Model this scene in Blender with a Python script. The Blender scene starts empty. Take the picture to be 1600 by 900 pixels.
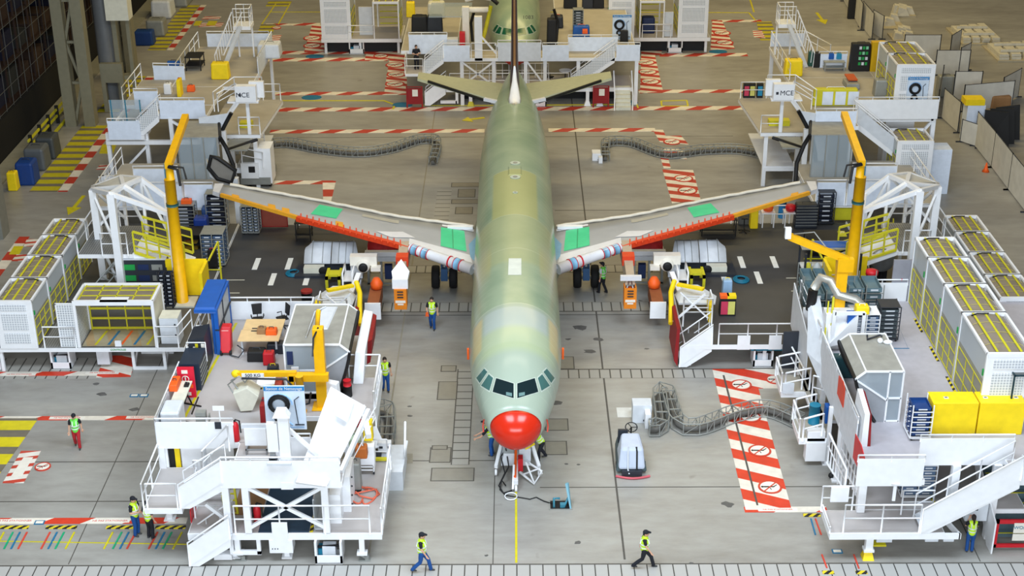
import bpy, bmesh, math, random
from mathutils import Vector, Matrix
R_ = math.radians
random.seed(7)
SC = bpy.context.scene
COL = SC.collection

# ------------------------------------------------------------------ camera
CAM_H, CAM_F, CAM_PITCH, CAM_YAW, CAM_ROLL = 34.0, 2335.0, 25.0, -0.14, -0.26
_p, _y, _r = R_(CAM_PITCH), R_(CAM_YAW), R_(CAM_ROLL)
FW = Vector((math.sin(_y)*math.cos(_p), math.cos(_y)*math.cos(_p), -math.sin(_p)))
_R0 = Vector((math.cos(_y), -math.sin(_y), 0)); _U0 = _R0.cross(FW)
RT = _R0*math.cos(_r) + _U0*math.sin(_r); UP = -_R0*math.sin(_r) + _U0*math.cos(_r)
cam_d = bpy.data.cameras.new('camera'); cam = bpy.data.objects.new('camera', cam_d); COL.objects.link(cam)
cam_d.sensor_width = 36.0; cam_d.lens = CAM_F*36.0/1600.0; cam_d.clip_end = 600
cam.matrix_world = Matrix(((RT.x, UP.x, -FW.x, 0), (RT.y, UP.y, -FW.y, 0), (RT.z, UP.z, -FW.z, CAM_H), (0, 0, 0, 1)))
SC.camera = cam
def G(px, py, z=0.0):            # point of the horizontal level z seen at a photo pixel
    v = FW*CAM_F + RT*(px-800) - UP*(py-450); t = (z-CAM_H)/v.z
    return (v.x*t, v.y*t, z)
def Hh(px, py, Y):               # point of the upright plane y = Y seen at a photo pixel
    v = FW*CAM_F + RT*(px-800) - UP*(py-450); t = Y/v.y
    return (v.x*t, Y, CAM_H + v.z*t)

# ------------------------------------------------------------------ light: world fill and rows of hangar lamps
W = bpy.data.worlds.new('hangar_air'); SC.world = W; W.use_nodes = True
W.node_tree.nodes['Background'].inputs[0].default_value = (1.0, 0.92, 0.76, 1)
W.node_tree.nodes['Background'].inputs[1].default_value = 0.11
def lamp_bank(x, y, z, sx, sy, power, col, rx=0.0):
    l = bpy.data.lights.new('hangar_lamp_bank', 'AREA'); l.shape = 'RECTANGLE'; l.size = sx; l.size_y = sy
    l.energy = power; l.color = col
    o = bpy.data.objects.new('hangar_lamp_bank', l); COL.objects.link(o); o.location = (x, y, z); o.rotation_euler = (R_(rx), 0, 0)
    return o
COOL, WARM = (0.76, 0.88, 1.0), (1.0, 0.79, 0.36)
lamp_bank(0, -18, 33, 64, 22, 49000, (0.83, 0.92, 1.0), 73)       # daylight through the open hangar doors behind the viewer
lamp_bank(-13, 40, 40, 16, 12, 12000, COOL)
lamp_bank(13, 40, 40, 16, 12, 12000, COOL)
lamp_bank(0, 66, 40, 34, 5, 3000, (1.0, 0.9, 0.74))
lamp_bank(0, 94, 40, 40, 5, 5000, WARM)
lamp_bank(10, 124, 40, 56, 6, 13500, WARM)
SC.view_settings.view_transform = 'Standard'; SC.view_settings.look = 'None'
SC.view_settings.gamma = 1.0; SC.view_settings.use_curve_mapping = False
SC.view_settings.exposure = 0.0

# ------------------------------------------------------------------ materials
def lin(c):
    return tuple(((v/255.0)/12.92 if v/255.0 <= .04045 else ((v/255.0+.055)/1.055)**2.4) for v in c)
MATS = {}
def mat(name, rgb, rough=.55, metal=0.0, noise=.06, scale=3.0, alpha=None, spec=.4, bump=0):
    if name in MATS: return MATS[name]
    m = bpy.data.materials.new(name); m.use_nodes = True; nt = m.node_tree; b = nt.nodes['Principled BSDF']
    c = lin(rgb); b.inputs['Roughness'].default_value = rough; b.inputs['Metallic'].default_value = metal
    b.inputs['Specular IOR Level'].default_value = spec
    if noise > 0:
        g = nt.nodes.new('ShaderNodeNewGeometry'); n = nt.nodes.new('ShaderNodeTexNoise'); r = nt.nodes.new('ShaderNodeValToRGB')
        n.inputs['Scale'].default_value = scale; n.inputs['Detail'].default_value = 4
        nt.links.new(g.outputs['Position'], n.inputs['Vector']); nt.links.new(n.outputs['Fac'], r.inputs['Fac'])
        r.color_ramp.elements[0].position = .3; r.color_ramp.elements[1].position = .7
        r.color_ramp.elements[0].color = tuple(v*(1-noise) for v in c)+(1,)
        r.color_ramp.elements[1].color = tuple(min(1, v*(1+noise)) for v in c)+(1,)
        nt.links.new(r.outputs['Color'], b.inputs['Base Color'])
    else: b.inputs['Base Color'].default_value = c+(1,)
    if alpha is not None: b.inputs['Alpha'].default_value = alpha
    MATS[name] = m; return m
def grid_mat(name, rgb, line, period, width, axes='xy', rough=.5, alpha_gap=None, offset=(0, 0)):
    """painted lines or a woven grid over a base colour, fixed in the world"""
    m = bpy.data.materials.new(name); m.use_nodes = True; nt = m.node_tree; b = nt.nodes['Principled BSDF']
    b.inputs['Roughness'].default_value = rough
    g = nt.nodes.new('ShaderNodeNewGeometry'); s = nt.nodes.new('ShaderNodeSeparateXYZ'); nt.links.new(g.outputs['Position'], s.inputs[0])
    last = None
    for i, a in enumerate(axes):
        p = period[i] if isinstance(period, (tuple, list)) else period
        ad = nt.nodes.new('ShaderNodeMath'); ad.operation = 'ADD'; ad.inputs[1].default_value = 500*p + offset[min(i, 1)]
        nt.links.new(s.outputs['XYZ'.index(a.upper())], ad.inputs[0])
        md = nt.nodes.new('ShaderNodeMath'); md.operation = 'MODULO'; md.inputs[1].default_value = p; nt.links.new(ad.outputs[0], md.inputs[0])
        lt = nt.nodes.new('ShaderNodeMath'); lt.operation = 'LESS_THAN'; lt.inputs[1].default_value = width; nt.links.new(md.outputs[0], lt.inputs[0])
        if last is None: last = lt
        else:
            mx = nt.nodes.new('ShaderNodeMath'); mx.operation = 'MAXIMUM'; nt.links.new(last.outputs[0], mx.inputs[0]); nt.links.new(lt.outputs[0], mx.inputs[1]); last = mx
    mix = nt.nodes.new('ShaderNodeMix'); mix.data_type = 'RGBA'
    mix.inputs[6].default_value = lin(rgb)+(1,); mix.inputs[7].default_value = lin(line)+(1,)
    nt.links.new(last.outputs[0], mix.inputs[0]); nt.links.new(mix.outputs[2], b.inputs['Base Color'])
    if alpha_gap is not None:
        ma = nt.nodes.new('ShaderNodeMapRange'); ma.inputs[3].default_value = alpha_gap; ma.inputs[4].default_value = 1
        nt.links.new(last.outputs[0], ma.inputs[0]); nt.links.new(ma.outputs[0], b.inputs['Alpha'])
    MATS[name] = m; return m
def stripe_mat(name, a, bcol, kx, ky, period, duty=.5, kz=0.0, wear=.0, phase=0):
    m = bpy.data.materials.new(name); m.use_nodes = True; nt = m.node_tree; b = nt.nodes['Principled BSDF']
    b.inputs['Roughness'].default_value = .55
    g = nt.nodes.new('ShaderNodeNewGeometry'); d = nt.nodes.new('ShaderNodeVectorMath'); d.operation = 'DOT_PRODUCT'
    nt.links.new(g.outputs['Position'], d.inputs[0]); d.inputs[1].default_value = (kx/period, ky/period, kz/period)
    ad = nt.nodes.new('ShaderNodeMath'); ad.operation = 'ADD'; ad.inputs[1].default_value = 500+phase; nt.links.new(d.outputs['Value'], ad.inputs[0])
    fr = nt.nodes.new('ShaderNodeMath'); fr.operation = 'FRACT'; nt.links.new(ad.outputs[0], fr.inputs[0])
    lt = nt.nodes.new('ShaderNodeMath'); lt.operation = 'LESS_THAN'; lt.inputs[1].default_value = duty; nt.links.new(fr.outputs[0], lt.inputs[0])
    mix = nt.nodes.new('ShaderNodeMix'); mix.data_type = 'RGBA'
    mix.inputs[6].default_value = lin(bcol)+(1,); mix.inputs[7].default_value = lin(a)+(1,)
    nt.links.new(lt.outputs[0], mix.inputs[0])
    n = nt.nodes.new('ShaderNodeTexNoise'); n.inputs['Scale'].default_value = 2.2; n.inputs['Detail'].default_value = 6
    nt.links.new(g.outputs['Position'], n.inputs['Vector'])
    mr = nt.nodes.new('ShaderNodeMapRange'); mr.inputs[1].default_value = .35; mr.inputs[2].default_value = .75; mr.inputs[3].default_value = 1.0; mr.inputs[4].default_value = .8
    nt.links.new(n.outputs['Fac'], mr.inputs[0])
    mu = nt.nodes.new('ShaderNodeMix'); mu.data_type = 'RGBA'; mu.blend_type = 'MULTIPLY'; mu.inputs[0].default_value = 1
    nt.links.new(mix.outputs[2], mu.inputs[6]); nt.links.new(mr.outputs[0], mu.inputs[7]); nt.links.new(mu.outputs[2], b.inputs['Base Color'])
    MATS[name] = m; return m

white = mat('white_paint', (236, 237, 240), .45, noise=.03)
cream = mat('cream_paint', (214, 212, 196), .55)
lgrey = mat('light_grey_panel', (208, 212, 218), .5)
bluepanel = mat('pale_blue_grey_panel', (222, 231, 246), .5)
deckg = mat('deck_grey', (176, 170, 168), .7, noise=.05, scale=1.2)
deckw = mat('deck_warm_grey', (170, 163, 150), .7, noise=.06, scale=1.2)
darkfloor = mat('charcoal_deck', (66, 66, 68), .6, noise=.1, scale=.8)
darkblue_floor = mat('dark_blue_mat', (38, 62, 84), .7)
black = mat('black_rubber', (22, 22, 24), .6)
dark = mat('dark_steel', (44, 48, 56), .5)
navy = mat('navy_plastic', (28, 44, 84), .5)
blue = mat('blue_paint', (24, 88, 170), .45)
yellow = mat('bright_yellow', (246, 214, 20), .5)
lime = mat('yellow_rail_paint', (206, 198, 40), .5)
craney = mat('crane_yellow', (240, 180, 8), .4)
orange = mat('orange_plastic', (240, 96, 28), .5)
ored = mat('orange_red_edge', (214, 62, 24), .5)
red = mat('red_paint', (200, 28, 40), .45)
dred = mat('dark_red_cloth', (140, 22, 26), .6)
wood = mat('beech_desktop', (222, 190, 140), .5)
wdark = mat('brown_card', (150, 112, 74), .7)
metal = mat('bare_metal', (150, 152, 154), .35, metal=.7)
galv = mat('galvanised_grey', (150, 152, 148), .5, metal=.3)
glass = mat('clear_panel', (190, 205, 215), .15, alpha=.35, noise=0)
glass2 = mat('milky_panel', (205, 212, 218), .35, alpha=.7, noise=0)
teal = mat('teal_plastic', (20, 120, 150), .5)
green = mat('green_plastic', (30, 150, 70), .5)
mesh_w = grid_mat('white_mesh', (200, 206, 214), (236, 238, 240), .12, .03, 'xz', alpha_gap=.55)
mesh_wy = grid_mat('white_mesh_side', (200, 206, 214), (236, 238, 240), .12, .03, 'yz', alpha_gap=.45)
mesh_g = grid_mat('grey_grating', (92, 92, 90), (150, 150, 148), .12, .03, 'xy')
cabfloor = stripe_mat('taped_floor', (172, 160, 132), (178, 150, 110), 1, .35, 1.1, .6)
fabric = mat('grey_white_fabric', (208, 205, 196), .8, noise=.08, scale=1.5)

# ------------------------------------------------------------------ mesh builder
class MB:
    def __init__(s, sx=1): s.v = []; s.f = []; s.mi = []; s.mats = []; s.sx = sx; s.cur = 0; s.smooth = []; s.sm = False
    def use(s, m):
        if m not in s.mats: s.mats.append(m)
        s.cur = s.mats.index(m); return s
    def face(s, idx): s.f.append(idx if s.sx > 0 else idx[::-1]); s.mi.append(s.cur); s.smooth.append(s.sm)
    def add(s, pts):
        k = len(s.v); s.v += [Vector((p[0]*s.sx, p[1], p[2])) for p in pts]; return k
    def box(s, x0, x1, y0, y1, z0, z1):
        if x0 > x1: x0, x1 = x1, x0
        if y0 > y1: y0, y1 = y1, y0
        if z0 > z1: z0, z1 = z1, z0
        k = s.add([(x0,y0,z0),(x1,y0,z0),(x1,y1,z0),(x0,y1,z0),(x0,y0,z1),(x1,y0,z1),(x1,y1,z1),(x0,y1,z1)])
        for q in ((0,3,2,1),(4,5,6,7),(0,1,5,4),(1,2,6,5),(2,3,7,6),(3,0,4,7)): s.face([k+i for i in q])
        return s
    def hexa(s, b, t):            # two quads, bottom and top, same winding
        k = s.add(list(b)+list(t))
        for q in ((0,3,2,1),(4,5,6,7),(0,1,5,4),(1,2,6,5),(2,3,7,6),(3,0,4,7)): s.face([k+i for i in q])
        return s
    def prism(s, pts, ext):       # polygon extruded along ext
        e = Vector(ext); P = [Vector(p) for p in pts]; n = len(P)
        nr = Vector((0,0,0))
        for i in range(n): nr += P[i].cross(P[(i+1) % n])
        if nr.dot(e) > 0: P = P[::-1]
        k = s.add(P+[p+e for p in P])
        s.face([k+i for i in range(n)]); s.face([k+n+i for i in range(n)][::-1])
        for i in range(n):
            j = (i+1) % n; s.face([k+j, k+i, k+n+i, k+n+j])
        return s
    def beam(s, p, q, w=.08, h=None):
        h = h or w; p = Vector(p); q = Vector(q); d = (q-p)
        if d.length < 1e-5: return s
        d.normalize(); up = Vector((0,0,1)) if abs(d.z) < .95 else Vector((0,1,0))
        a = d.cross(up).normalized(); b = a.cross(d).normalized()
        a *= w/2; b *= h/2
        k = s.add([p-a-b, p+a-b, p+a+b, p-a+b, q-a-b, q+a-b, q+a+b, q-a+b])
        for f in ((0,3,2,1),(4,5,6,7),(0,1,5,4),(1,2,6,5),(2,3,7,6),(3,0,4,7)): s.face([k+i for i in f][::-1])
        return s
    def tube(s, pts, r=.04, n=6, closed=False, radii=None):
        P = [Vector(p) for p in pts]; m = len(P); rings = []
        old = s.sm; s.sm = True
        for i in range(m):
            a = P[(i-1) % m] if (i > 0 or closed) else P[i]; b = P[(i+1) % m] if (i < m-1 or closed) else P[i]
            d = b-a
            if d.length < 1e-6: d = Vector((0,0,1))
            d.normalize(); up = Vector((0,0,1)) if abs(d.z) < .9 else Vector((1,0,0))
            if abs(d.z) >= .9 and i > 0 and False: pass
            u = d.cross(up).normalized(); w = u.cross(d)
            rr = radii[i] if radii else r
            if 0 < i < m-1 or closed:
                d1 = (P[i]-a).normalized() if (P[i]-a).length > 1e-6 else d
                c = max(.5, abs(d1.dot(d)))
            rings.append((u, w, rr))
        # keep frames from twisting
        for i in range(1, m):
            u, w, rr = rings[i]; pu = rings[i-1][0]
            a = P[(i-1) % m]; b = P[(i+1) % m] if (i < m-1 or closed) else P[i]
            d = (b-a).normalized() if (b-a).length > 1e-6 else Vector((0,0,1))
            pu2 = pu - d*pu.dot(d)
            if pu2.length > 1e-3: u = pu2.normalized(); w = u.cross(d)
            rings[i] = (u, w, rr)
        ks = []
        for i in range(m):
            u, w, rr = rings[i]
            ks.append(s.add([P[i]+u*rr*math.cos(2*math.pi*j/n)+w*rr*math.sin(2*math.pi*j/n) for j in range(n)]))
        for i in range(m if closed else m-1):
            a, b = ks[i], ks[(i+1) % m]
            for j in range(n):
                j2 = (j+1) % n; s.face([a+j, b+j, b+j2, a+j2][::-1])
        if not closed:
            s.sm = False; s.face([ks[0]+j for j in range(n)]); s.face([ks[-1]+j for j in range(n)][::-1])
        s.sm = old
        return s
    def cyl(s, x, y, z0, z1, r, n=16, r2=None):
        return s.tube([(x,y,z0),(x,y,z1)], r, n, radii=[r, r if r2 is None else r2])
    def ball(s, c, r, n=10, sc=(1,1,1)):
        old = s.sm; s.sm = True; c = Vector(c); k0 = s.add([c+Vector((0,0,-r*sc[2]))]); rows = []
        for i in range(1, n//2+1):
            t = -math.pi/2 + math.pi*i/(n//2+1)
            rows.append(s.add([c+Vector((r*sc[0]*math.cos(t)*math.cos(2*math.pi*j/n), r*sc[1]*math.cos(t)*math.sin(2*math.pi*j/n), r*sc[2]*math.sin(t))) for j in range(n)]))
        k1 = s.add([c+Vector((0,0,r*sc[2]))])
        for j in range(n):
            s.face([k0, rows[0]+(j+1) % n, rows[0]+j]); s.face([k1, rows[-1]+j, rows[-1]+(j+1) % n])
            for a, b in zip(rows, rows[1:]): s.face([a+j, a+(j+1) % n, b+(j+1) % n, b+j])
        s.sm = old; return s
    def lathe(s, prof, c=(0,0,0), n=20, axis='z'):
        old = s.sm; s.sm = True; rs = []
        for r, h in prof:
            pts = []
            for j in range(n):
                a = 2*math.pi*j/n; u, v = r*math.cos(a), r*math.sin(a)
                pts.append((c[0]+u, c[1]+v, c[2]+h) if axis == 'z' else ((c[0]+h, c[1]+u, c[2]+v) if axis == 'x' else (c[0]+v, c[1]+h, c[2]+u)))
            rs.append(s.add(pts))
        for a, b in zip(rs, rs[1:]):
            for j in range(n): s.face([a+j, a+(j+1) % n, b+(j+1) % n, b+j])
        s.face([rs[0]+j for j in range(n)][::-1]); s.face([rs[-1]+j for j in range(n)])
        s.sm = old; return s
    def build(s, name, parent=None, bevel=0, kind=None, label=None, cat=None, group=None):
        me = bpy.data.meshes.new(name); org = Vector((0,0,0))
        if parent is not None:
            org = parent.matrix_world.translation.copy() if False else Vector(parent['_o'])
        elif s.v:
            lo = Vector((min(v.x for v in s.v), min(v.y for v in s.v), min(v.z for v in s.v)))
            hi = Vector((max(v.x for v in s.v), max(v.y for v in s.v), max(v.z for v in s.v)))
            org = Vector(((lo.x+hi.x)/2, (lo.y+hi.y)/2, lo.z))
        me.from_pydata([v-org for v in s.v], [], s.f)
        for m in s.mats: me.materials.append(m)
        me.polygons.foreach_set('material_index', s.mi); me.polygons.foreach_set('use_smooth', s.smooth)
        me.update()
        o = bpy.data.objects.new(name, me); COL.objects.link(o); o['_o'] = tuple(org)
        if parent is not None: o.parent = parent; o.location = (0,0,0)
        else: o.location = org
        if bevel:
            md = o.modifiers.new('bevel', 'BEVEL'); md.width = bevel; md.segments = 2; md.limit_method = 'ANGLE'
        if kind: o['kind'] = kind
        if label: o['label'] = label
        if cat: o['category'] = cat
        if group: o['group'] = group
        return o
def T(name, label, cat, loc, group=None):
    o = bpy.data.objects.new(name, None); COL.objects.link(o); o.location = loc; o['_o'] = tuple(loc)
    o.empty_display_size = .3; o['label'] = label; o['category'] = cat
    if group: o['group'] = group
    return o
def copy_tree(o, loc=None, rz=None, label=None, group=None, parent=None):
    c = o.copy(); COL.objects.link(c)
    if parent is not None: c.parent = parent
    if loc is not None: c.location = loc
    if rz is not None: c.rotation_euler = (0, 0, rz)
    if label: c['label'] = label
    if group: c['group'] = group
    for ch in [k for k in ALLCH(o)]: copy_tree(ch, parent=c)
    return c
def ALLCH(o): return [k for k in bpy.data.objects if k.parent is o or k.parent == o]

# ------------------------------------------------------------------ common parts
def rail(par, pts, h=1.1, r=.035, m=None, name='guard_rail', sx=1, step=1.5, mid=True):
    b = MB(sx).use(m or white); P = [Vector(p) for p in pts]; H = Vector((0,0,h))
    b.tube([p+H for p in P], r)
    if mid: b.tube([p+H*.52 for p in P], r*.8)
    for i, (p, q) in enumerate(zip(P, P[1:])):
        n = max(1, round((q-p).length/step))
        for k in range(n+1):
            if k == 0 and i > 0: continue
            t = p.lerp(q, k/n); b.tube([t-Vector((0,0,.05)), t+H], r)
    return b.build(name, par)
def panel(par, p, q, h=1.1, low=.25, t=.05, m=None, name='guard_panel', sx=1, gap=.16, rl=True):
    """solid white parapet panel with a tube rail above it"""
    b = MB(sx).use(m or white); p = Vector(p); q = Vector(q); d = (q-p).normalized(); n = Vector((-d.y, d.x, 0))*t/2
    Z0, Z1 = Vector((0,0,-low)), Vector((0,0,h-gap))
    b.hexa([p-n+Z0, q-n+Z0, q+n+Z0, p+n+Z0], [p-n+Z1, q-n+Z1, q+n+Z1, p+n+Z1])
    if rl:
        b.use(white); b.tube([p+Vector((0,0,h)), q+Vector((0,0,h))], .035)
        L = (q-p).length; k = max(1, round(L/1.1))
        for i in range(k+1): t0 = p.lerp(q, i/k); b.tube([t0+Vector((0,0,h-.3)), t0+Vector((0,0,h))], .03)
    return b.build(name, par)
def deck(par, x0, x1, y0, y1, z, t=.25, top=None, name='deck', sx=1, edge=white, base=True):
    b = MB(sx).use(edge); b.box(x0, x1, y0, y1, z-t, z-.015); b.use(top or deckg); b.box(x0+.04, x1-.04, y0+.04, y1-.04, z-.02, z)
    return b.build(name, par)
def leg(par, x, y, z0, z1, w=.22, sx=1, foot=True, m=None, name='leg'):
    b = MB(sx).use(m or white); b.box(x-w/2, x+w/2, y-w/2, y+w/2, z0+.02, z1)
    if foot: b.box(x-w, x+w, y-w, y+w, z0, z0+.06)
    return b.build(name, par)
def stair(par, lo, hi, y0, y1, side='front', sx=1, panelh=.95, m=None, rails=True, dark_tread=None):
    """flight rising along x from lo=(x,z) to hi=(x,z), between y0 and y1"""
    s_ = 1 if hi[0] > lo[0] else -1
    n = max(2, round((hi[1]-lo[1])/.2)); dx = (hi[0]-lo[0])/n; dz = (hi[1]-lo[1])/n
    b = MB(sx).use(dark_tread or lgrey)
    for i in range(n):
        xa = lo[0]+dx*i; b.box(xa, xa+dx*1.05, y0+.04, y1-.04, lo[1]+dz*(i+1)-.05, lo[1]+dz*(i+1))
    b.use(white)
    for y in (y0, y1-.05):
        b.prism([(lo[0]-.05*s_, y, lo[1]-.02), (lo[0]+.35*s_, y, lo[1]-.02), (hi[0], y, hi[1]-.38), (hi[0], y, hi[1]), (lo[0]-.05*s_, y, lo[1]+.1)], (0, .05, 0))
    fl = b.build('stair_flight', par)
    for w in ([y0] if side == 'front' else [y1-.04] if side == 'back' else [y0, y1-.04]):
        c = MB(sx).use(m or white); w -= .025
        c.prism([(lo[0], w, lo[1]+.02), (hi[0], w, hi[1]), (hi[0], w, hi[1]+panelh), (lo[0], w, lo[1]+panelh)], (0, .04, 0))
        c.use(white).tube([(lo[0], w, lo[1]), (lo[0], w, lo[1]+1.08), (hi[0], w, hi[1]+1.08), (hi[0], w, hi[1])], .035)
        c.build('stair_side_panel', par)
    if rails:
        w = y1 if side == 'front' else y0
        c = MB(sx).use(white)
        c.tube([(lo[0], w, lo[1]), (lo[0], w, lo[1]+1.08), (hi[0], w, hi[1]+1.08), (hi[0], w, hi[1])], .035)
        c.tube([(lo[0], w, lo[1]+.55), (hi[0], w, hi[1]+.55)], .03)
        for k in range(1, 3):
            t = k/3; x = lo[0]+(hi[0]-lo[0])*t; z = lo[1]+(hi[1]-lo[1])*t; c.tube([(x, w, z), (x, w, z+1.08)], .03)
        c.build('stair_handrail', par)
    return fl
def text_mesh(name, txt, loc, size, m, parent=None, rot=(90, 0, 0), align='CENTER', ext=.004):
    cu = bpy.data.curves.new(name, 'FONT'); cu.body = txt; cu.size = size; cu.align_x = align; cu.align_y = 'CENTER'; cu.extrude = ext
    tmp = bpy.data.objects.new('tmp', cu); COL.objects.link(tmp)
    dg = bpy.context.evaluated_depsgraph_get(); dg.update()
    me = bpy.data.meshes.new_from_object(tmp.evaluated_get(dg)); bpy.data.objects.remove(tmp); bpy.data.curves.remove(cu)
    me.materials.clear(); me.materials.append(m)
    o = bpy.data.objects.new(name, me); COL.objects.link(o); o.rotation_euler = tuple(R_(a) for a in rot)
    if parent is not None: o.parent = parent; o.location = Vector(loc)-Vector(parent['_o'])
    else: o.location = loc
    return o

# ================================================================== the floor and its paint
def concrete():
    m = bpy.data.materials.new('polished_concrete'); m.use_nodes = True; nt = m.node_tree; b = nt.nodes['Principled BSDF']
    g = nt.nodes.new('ShaderNodeNewGeometry')
    def noise(sc, scale, det):
        mp = nt.nodes.new('ShaderNodeMapping'); mp.inputs['Scale'].default_value = scale; nt.links.new(g.outputs['Position'], mp.inputs[0])
        n = nt.nodes.new('ShaderNodeTexNoise'); n.inputs['Scale'].default_value = sc; n.inputs['Detail'].default_value = det; n.inputs['Roughness'].default_value = .62
        nt.links.new(mp.outputs[0], n.inputs['Vector']); return n
    n1 = noise(.16, (.55, 1.6, 1), 6); n2 = noise(1.4, (.5, 1.3, 1), 5); n3 = noise(.9, (1, 1, 1), 2)
    r = nt.nodes.new('ShaderNodeValToRGB'); cr = r.color_ramp
    cr.elements[0].position = .32; cr.elements[0].color = lin((132, 128, 122))+(1,)
    cr.elements[1].position = .68; cr.elements[1].color = lin((168, 166, 160))+(1,)
    mx = nt.nodes.new('ShaderNodeMix'); mx.inputs[0].default_value = .38
    nt.links.new(n1.outputs['Fac'], mx.inputs[2]); nt.links.new(n2.outputs['Fac'], mx.inputs[3]); nt.links.new(mx.outputs[0], r.inputs['Fac'])
    st = nt.nodes.new('ShaderNodeValToRGB'); st.color_ramp.elements[0].position = .70; st.color_ramp.elements[0].color = (1,1,1,1)
    st.color_ramp.elements[1].position = .80; st.color_ramp.elements[1].color = (.72,.70,.67,1)
    nt.links.new(n3.outputs['Fac'], st.inputs['Fac'])
    mu = nt.nodes.new('ShaderNodeMix'); mu.data_type = 'RGBA'; mu.blend_type = 'MULTIPLY'; mu.inputs[0].default_value = 1
    nt.links.new(r.outputs['Color'], mu.inputs[6]); nt.links.new(st.outputs['Color'], mu.inputs[7]); nt.links.new(mu.outputs[2], b.inputs['Base Color'])
    b.inputs['Roughness'].default_value = .36; b.inputs['Specular IOR Level'].default_value = .35
    rr = nt.nodes.new('ShaderNodeMapRange'); rr.inputs[3].default_value = .28; rr.inputs[4].default_value = .5
    nt.links.new(n2.outputs['Fac'], rr.inputs[0]); nt.links.new(rr.outputs[0], b.inputs['Roughness'])
    return m
fb = MB().use(concrete()); fb.box(-70, 75, 30, 190, -.3, 0)
floor = fb.build('floor', kind='structure'); 
RW = (214, 60, 34); RWD = (188, 58, 40); OFF = (232, 224, 210)
haz_x = stripe_mat('hazard_diagonal', RWD, OFF, 1, -1.1, 2.3, .5)
haz_x2 = stripe_mat('hazard_diagonal_front', RW, OFF, 1, -1.3, 3.4, .5)
haz_b = stripe_mat('hazard_block', RWD, OFF, .35, 1, 1.25, .5)
haz_f = stripe_mat('hazard_block_front', RW, OFF, .48, 1, 1.62, .5)
haz_y = stripe_mat('red_white_edge', RWD, OFF, 0, 1, 2.4, .5)
yel_w = stripe_mat('yellow_walkway', (196, 184, 20), (120, 112, 96), .0, 1, 1.2, .6)
yel_f = stripe_mat('yellow_walkway_front', (222, 206, 24), (120, 112, 96), .0, 1, 1.45, .58)
byel = stripe_mat('black_yellow_tape', (24, 24, 22), (226, 204, 30), 1, -1, .36, .5)
pyel = mat('yellow_floor_paint', (206, 194, 30), .5, noise=.1); pred = mat('red_floor_paint', (206, 70, 52), .5, noise=.05)
pblue = mat('blue_floor_paint', (30, 110, 150), .5, noise=.05); pgreen = mat('green_floor_paint', (20, 160, 110), .5, noise=.05)
pwhite = mat('white_floor_paint', (232, 226, 214), .5, noise=.05); joint = mat('slab_joint_filler', (84, 80, 74), .8); jtan = mat('tan_joint', (140, 134, 120), .8)
tile_c = grid_mat('trench_cover_tiles', (172, 170, 166), (58, 56, 54), (.5, 50), .045, 'xy', .6)
tile_m = grid_mat('trench_cover_tiles_mid', (160, 157, 150), (72, 70, 66), (.5, 50), .06, 'xy', .6)
tile_y = grid_mat('trench_cover_tiles_side', (160, 157, 150), (72, 70, 66), (50, .66), .07, 'xy', .6)
plate = mat('floor_hatch_plate', (136, 136, 134), .4, metal=.3)
pgrey = mat('painted_floor_patch', (158, 160, 164), .5)
lay = [0]
def paint(name, m, pts, z=None):
    lay[0] += 1; zz = z if z is not None else .004+.00012*lay[0]
    b = MB().use(m); b.prism([(p[0], p[1], 0) for p in pts], (0, 0, zz)); return b.build(name, floor)
def prect(name, m, x0, x1, y0, y1): return paint(name, m, [(x0,y0),(x1,y0),(x1,y1),(x0,y1)])
def pq(name, m, *px): return paint(name, m, [G(*p)[:2] for p in px])
def prow(name, m, px0, px1, pyc, th):   # a strip running across the hall, from pixel px0 to px1 at row pyc
    a = G(px0, pyc); b = G(px1, pyc); return prect(name, m, a[0], b[0], a[1]-th/2, a[1]+th/2)
# joints between slabs
for px, w in ((0, 0),): pass
jy = [48.9, 57.0, 83.5]
for x, m in ((4.2, joint), (-5.75, jtan)): prect('slab_joint', m, x-.04, x+.04, 48, 110)
for y, x0, x1 in ((53.15, 1.0, 40), (55.3, -40, -.8), (84.0, 2.4, 9.5), (80.3, 2.4, 9), (97.5, -15, 15), (52.2, -24, -14.5), (69.6, -9, -1.9), (69.6, 1.9, 9)): prect('slab_joint', joint, x0, x1, y-.03, y+.03)
for x, y0, y1 in ((-17.3, 47.8, 66), (17.9, 47.8, 51), (-.9, 46, 56), (-1.25, 97, 112), (1.65, 97, 112)): prect('slab_joint', joint, x-.02, x+.02, y0, y1)
# trench covers
prect('trench_cover', tile_c, -22, 22, 42, 47.66); prect('slab_joint', joint, -22, 22, 47.66, 47.74)
prect('trench_cover', tile_m, -8, 8, 69.9, 71.0) if False else None
a = G(560, 488); 
for xa, xb, ra, rb in ((-9,10,487,473.5),(1.6,12.6,591,578),(-9,8,426,415.5)): prect('slab_joint', joint, xa, xb, G(700,ra)[1]-.05, G(700,rb)[1]+.05)
prect('slab_joint', joint, -2.8, -2.0, G(735, 726)[1], G(735, 577)[1])
prect('trench_cover', tile_m, -9, 10, G(600, 487)[1], G(600, 473.5)[1])
a = G(560, 487)[1]; prect('trench_cover', tile_m, 1.6, 12.6, G(900, 591)[1], G(900, 578)[1])
prect('trench_cover', tile_m, -26, -20, G(20, 592)[1], G(20, 560)[1]) 
prect('trench_cover', tile_m, -9, 8, G(700, 426)[1], G(700, 415.5)[1])
prect('trench_cover', tile_y, -2.75, -2.05, G(735, 726)[1], G(735, 577)[1])
x = G(692, 320)[0]; prect('trench_cover', tile_y, x-.45, x+.45, G(692, 345)[1], G(692, 297)[1])
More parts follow.
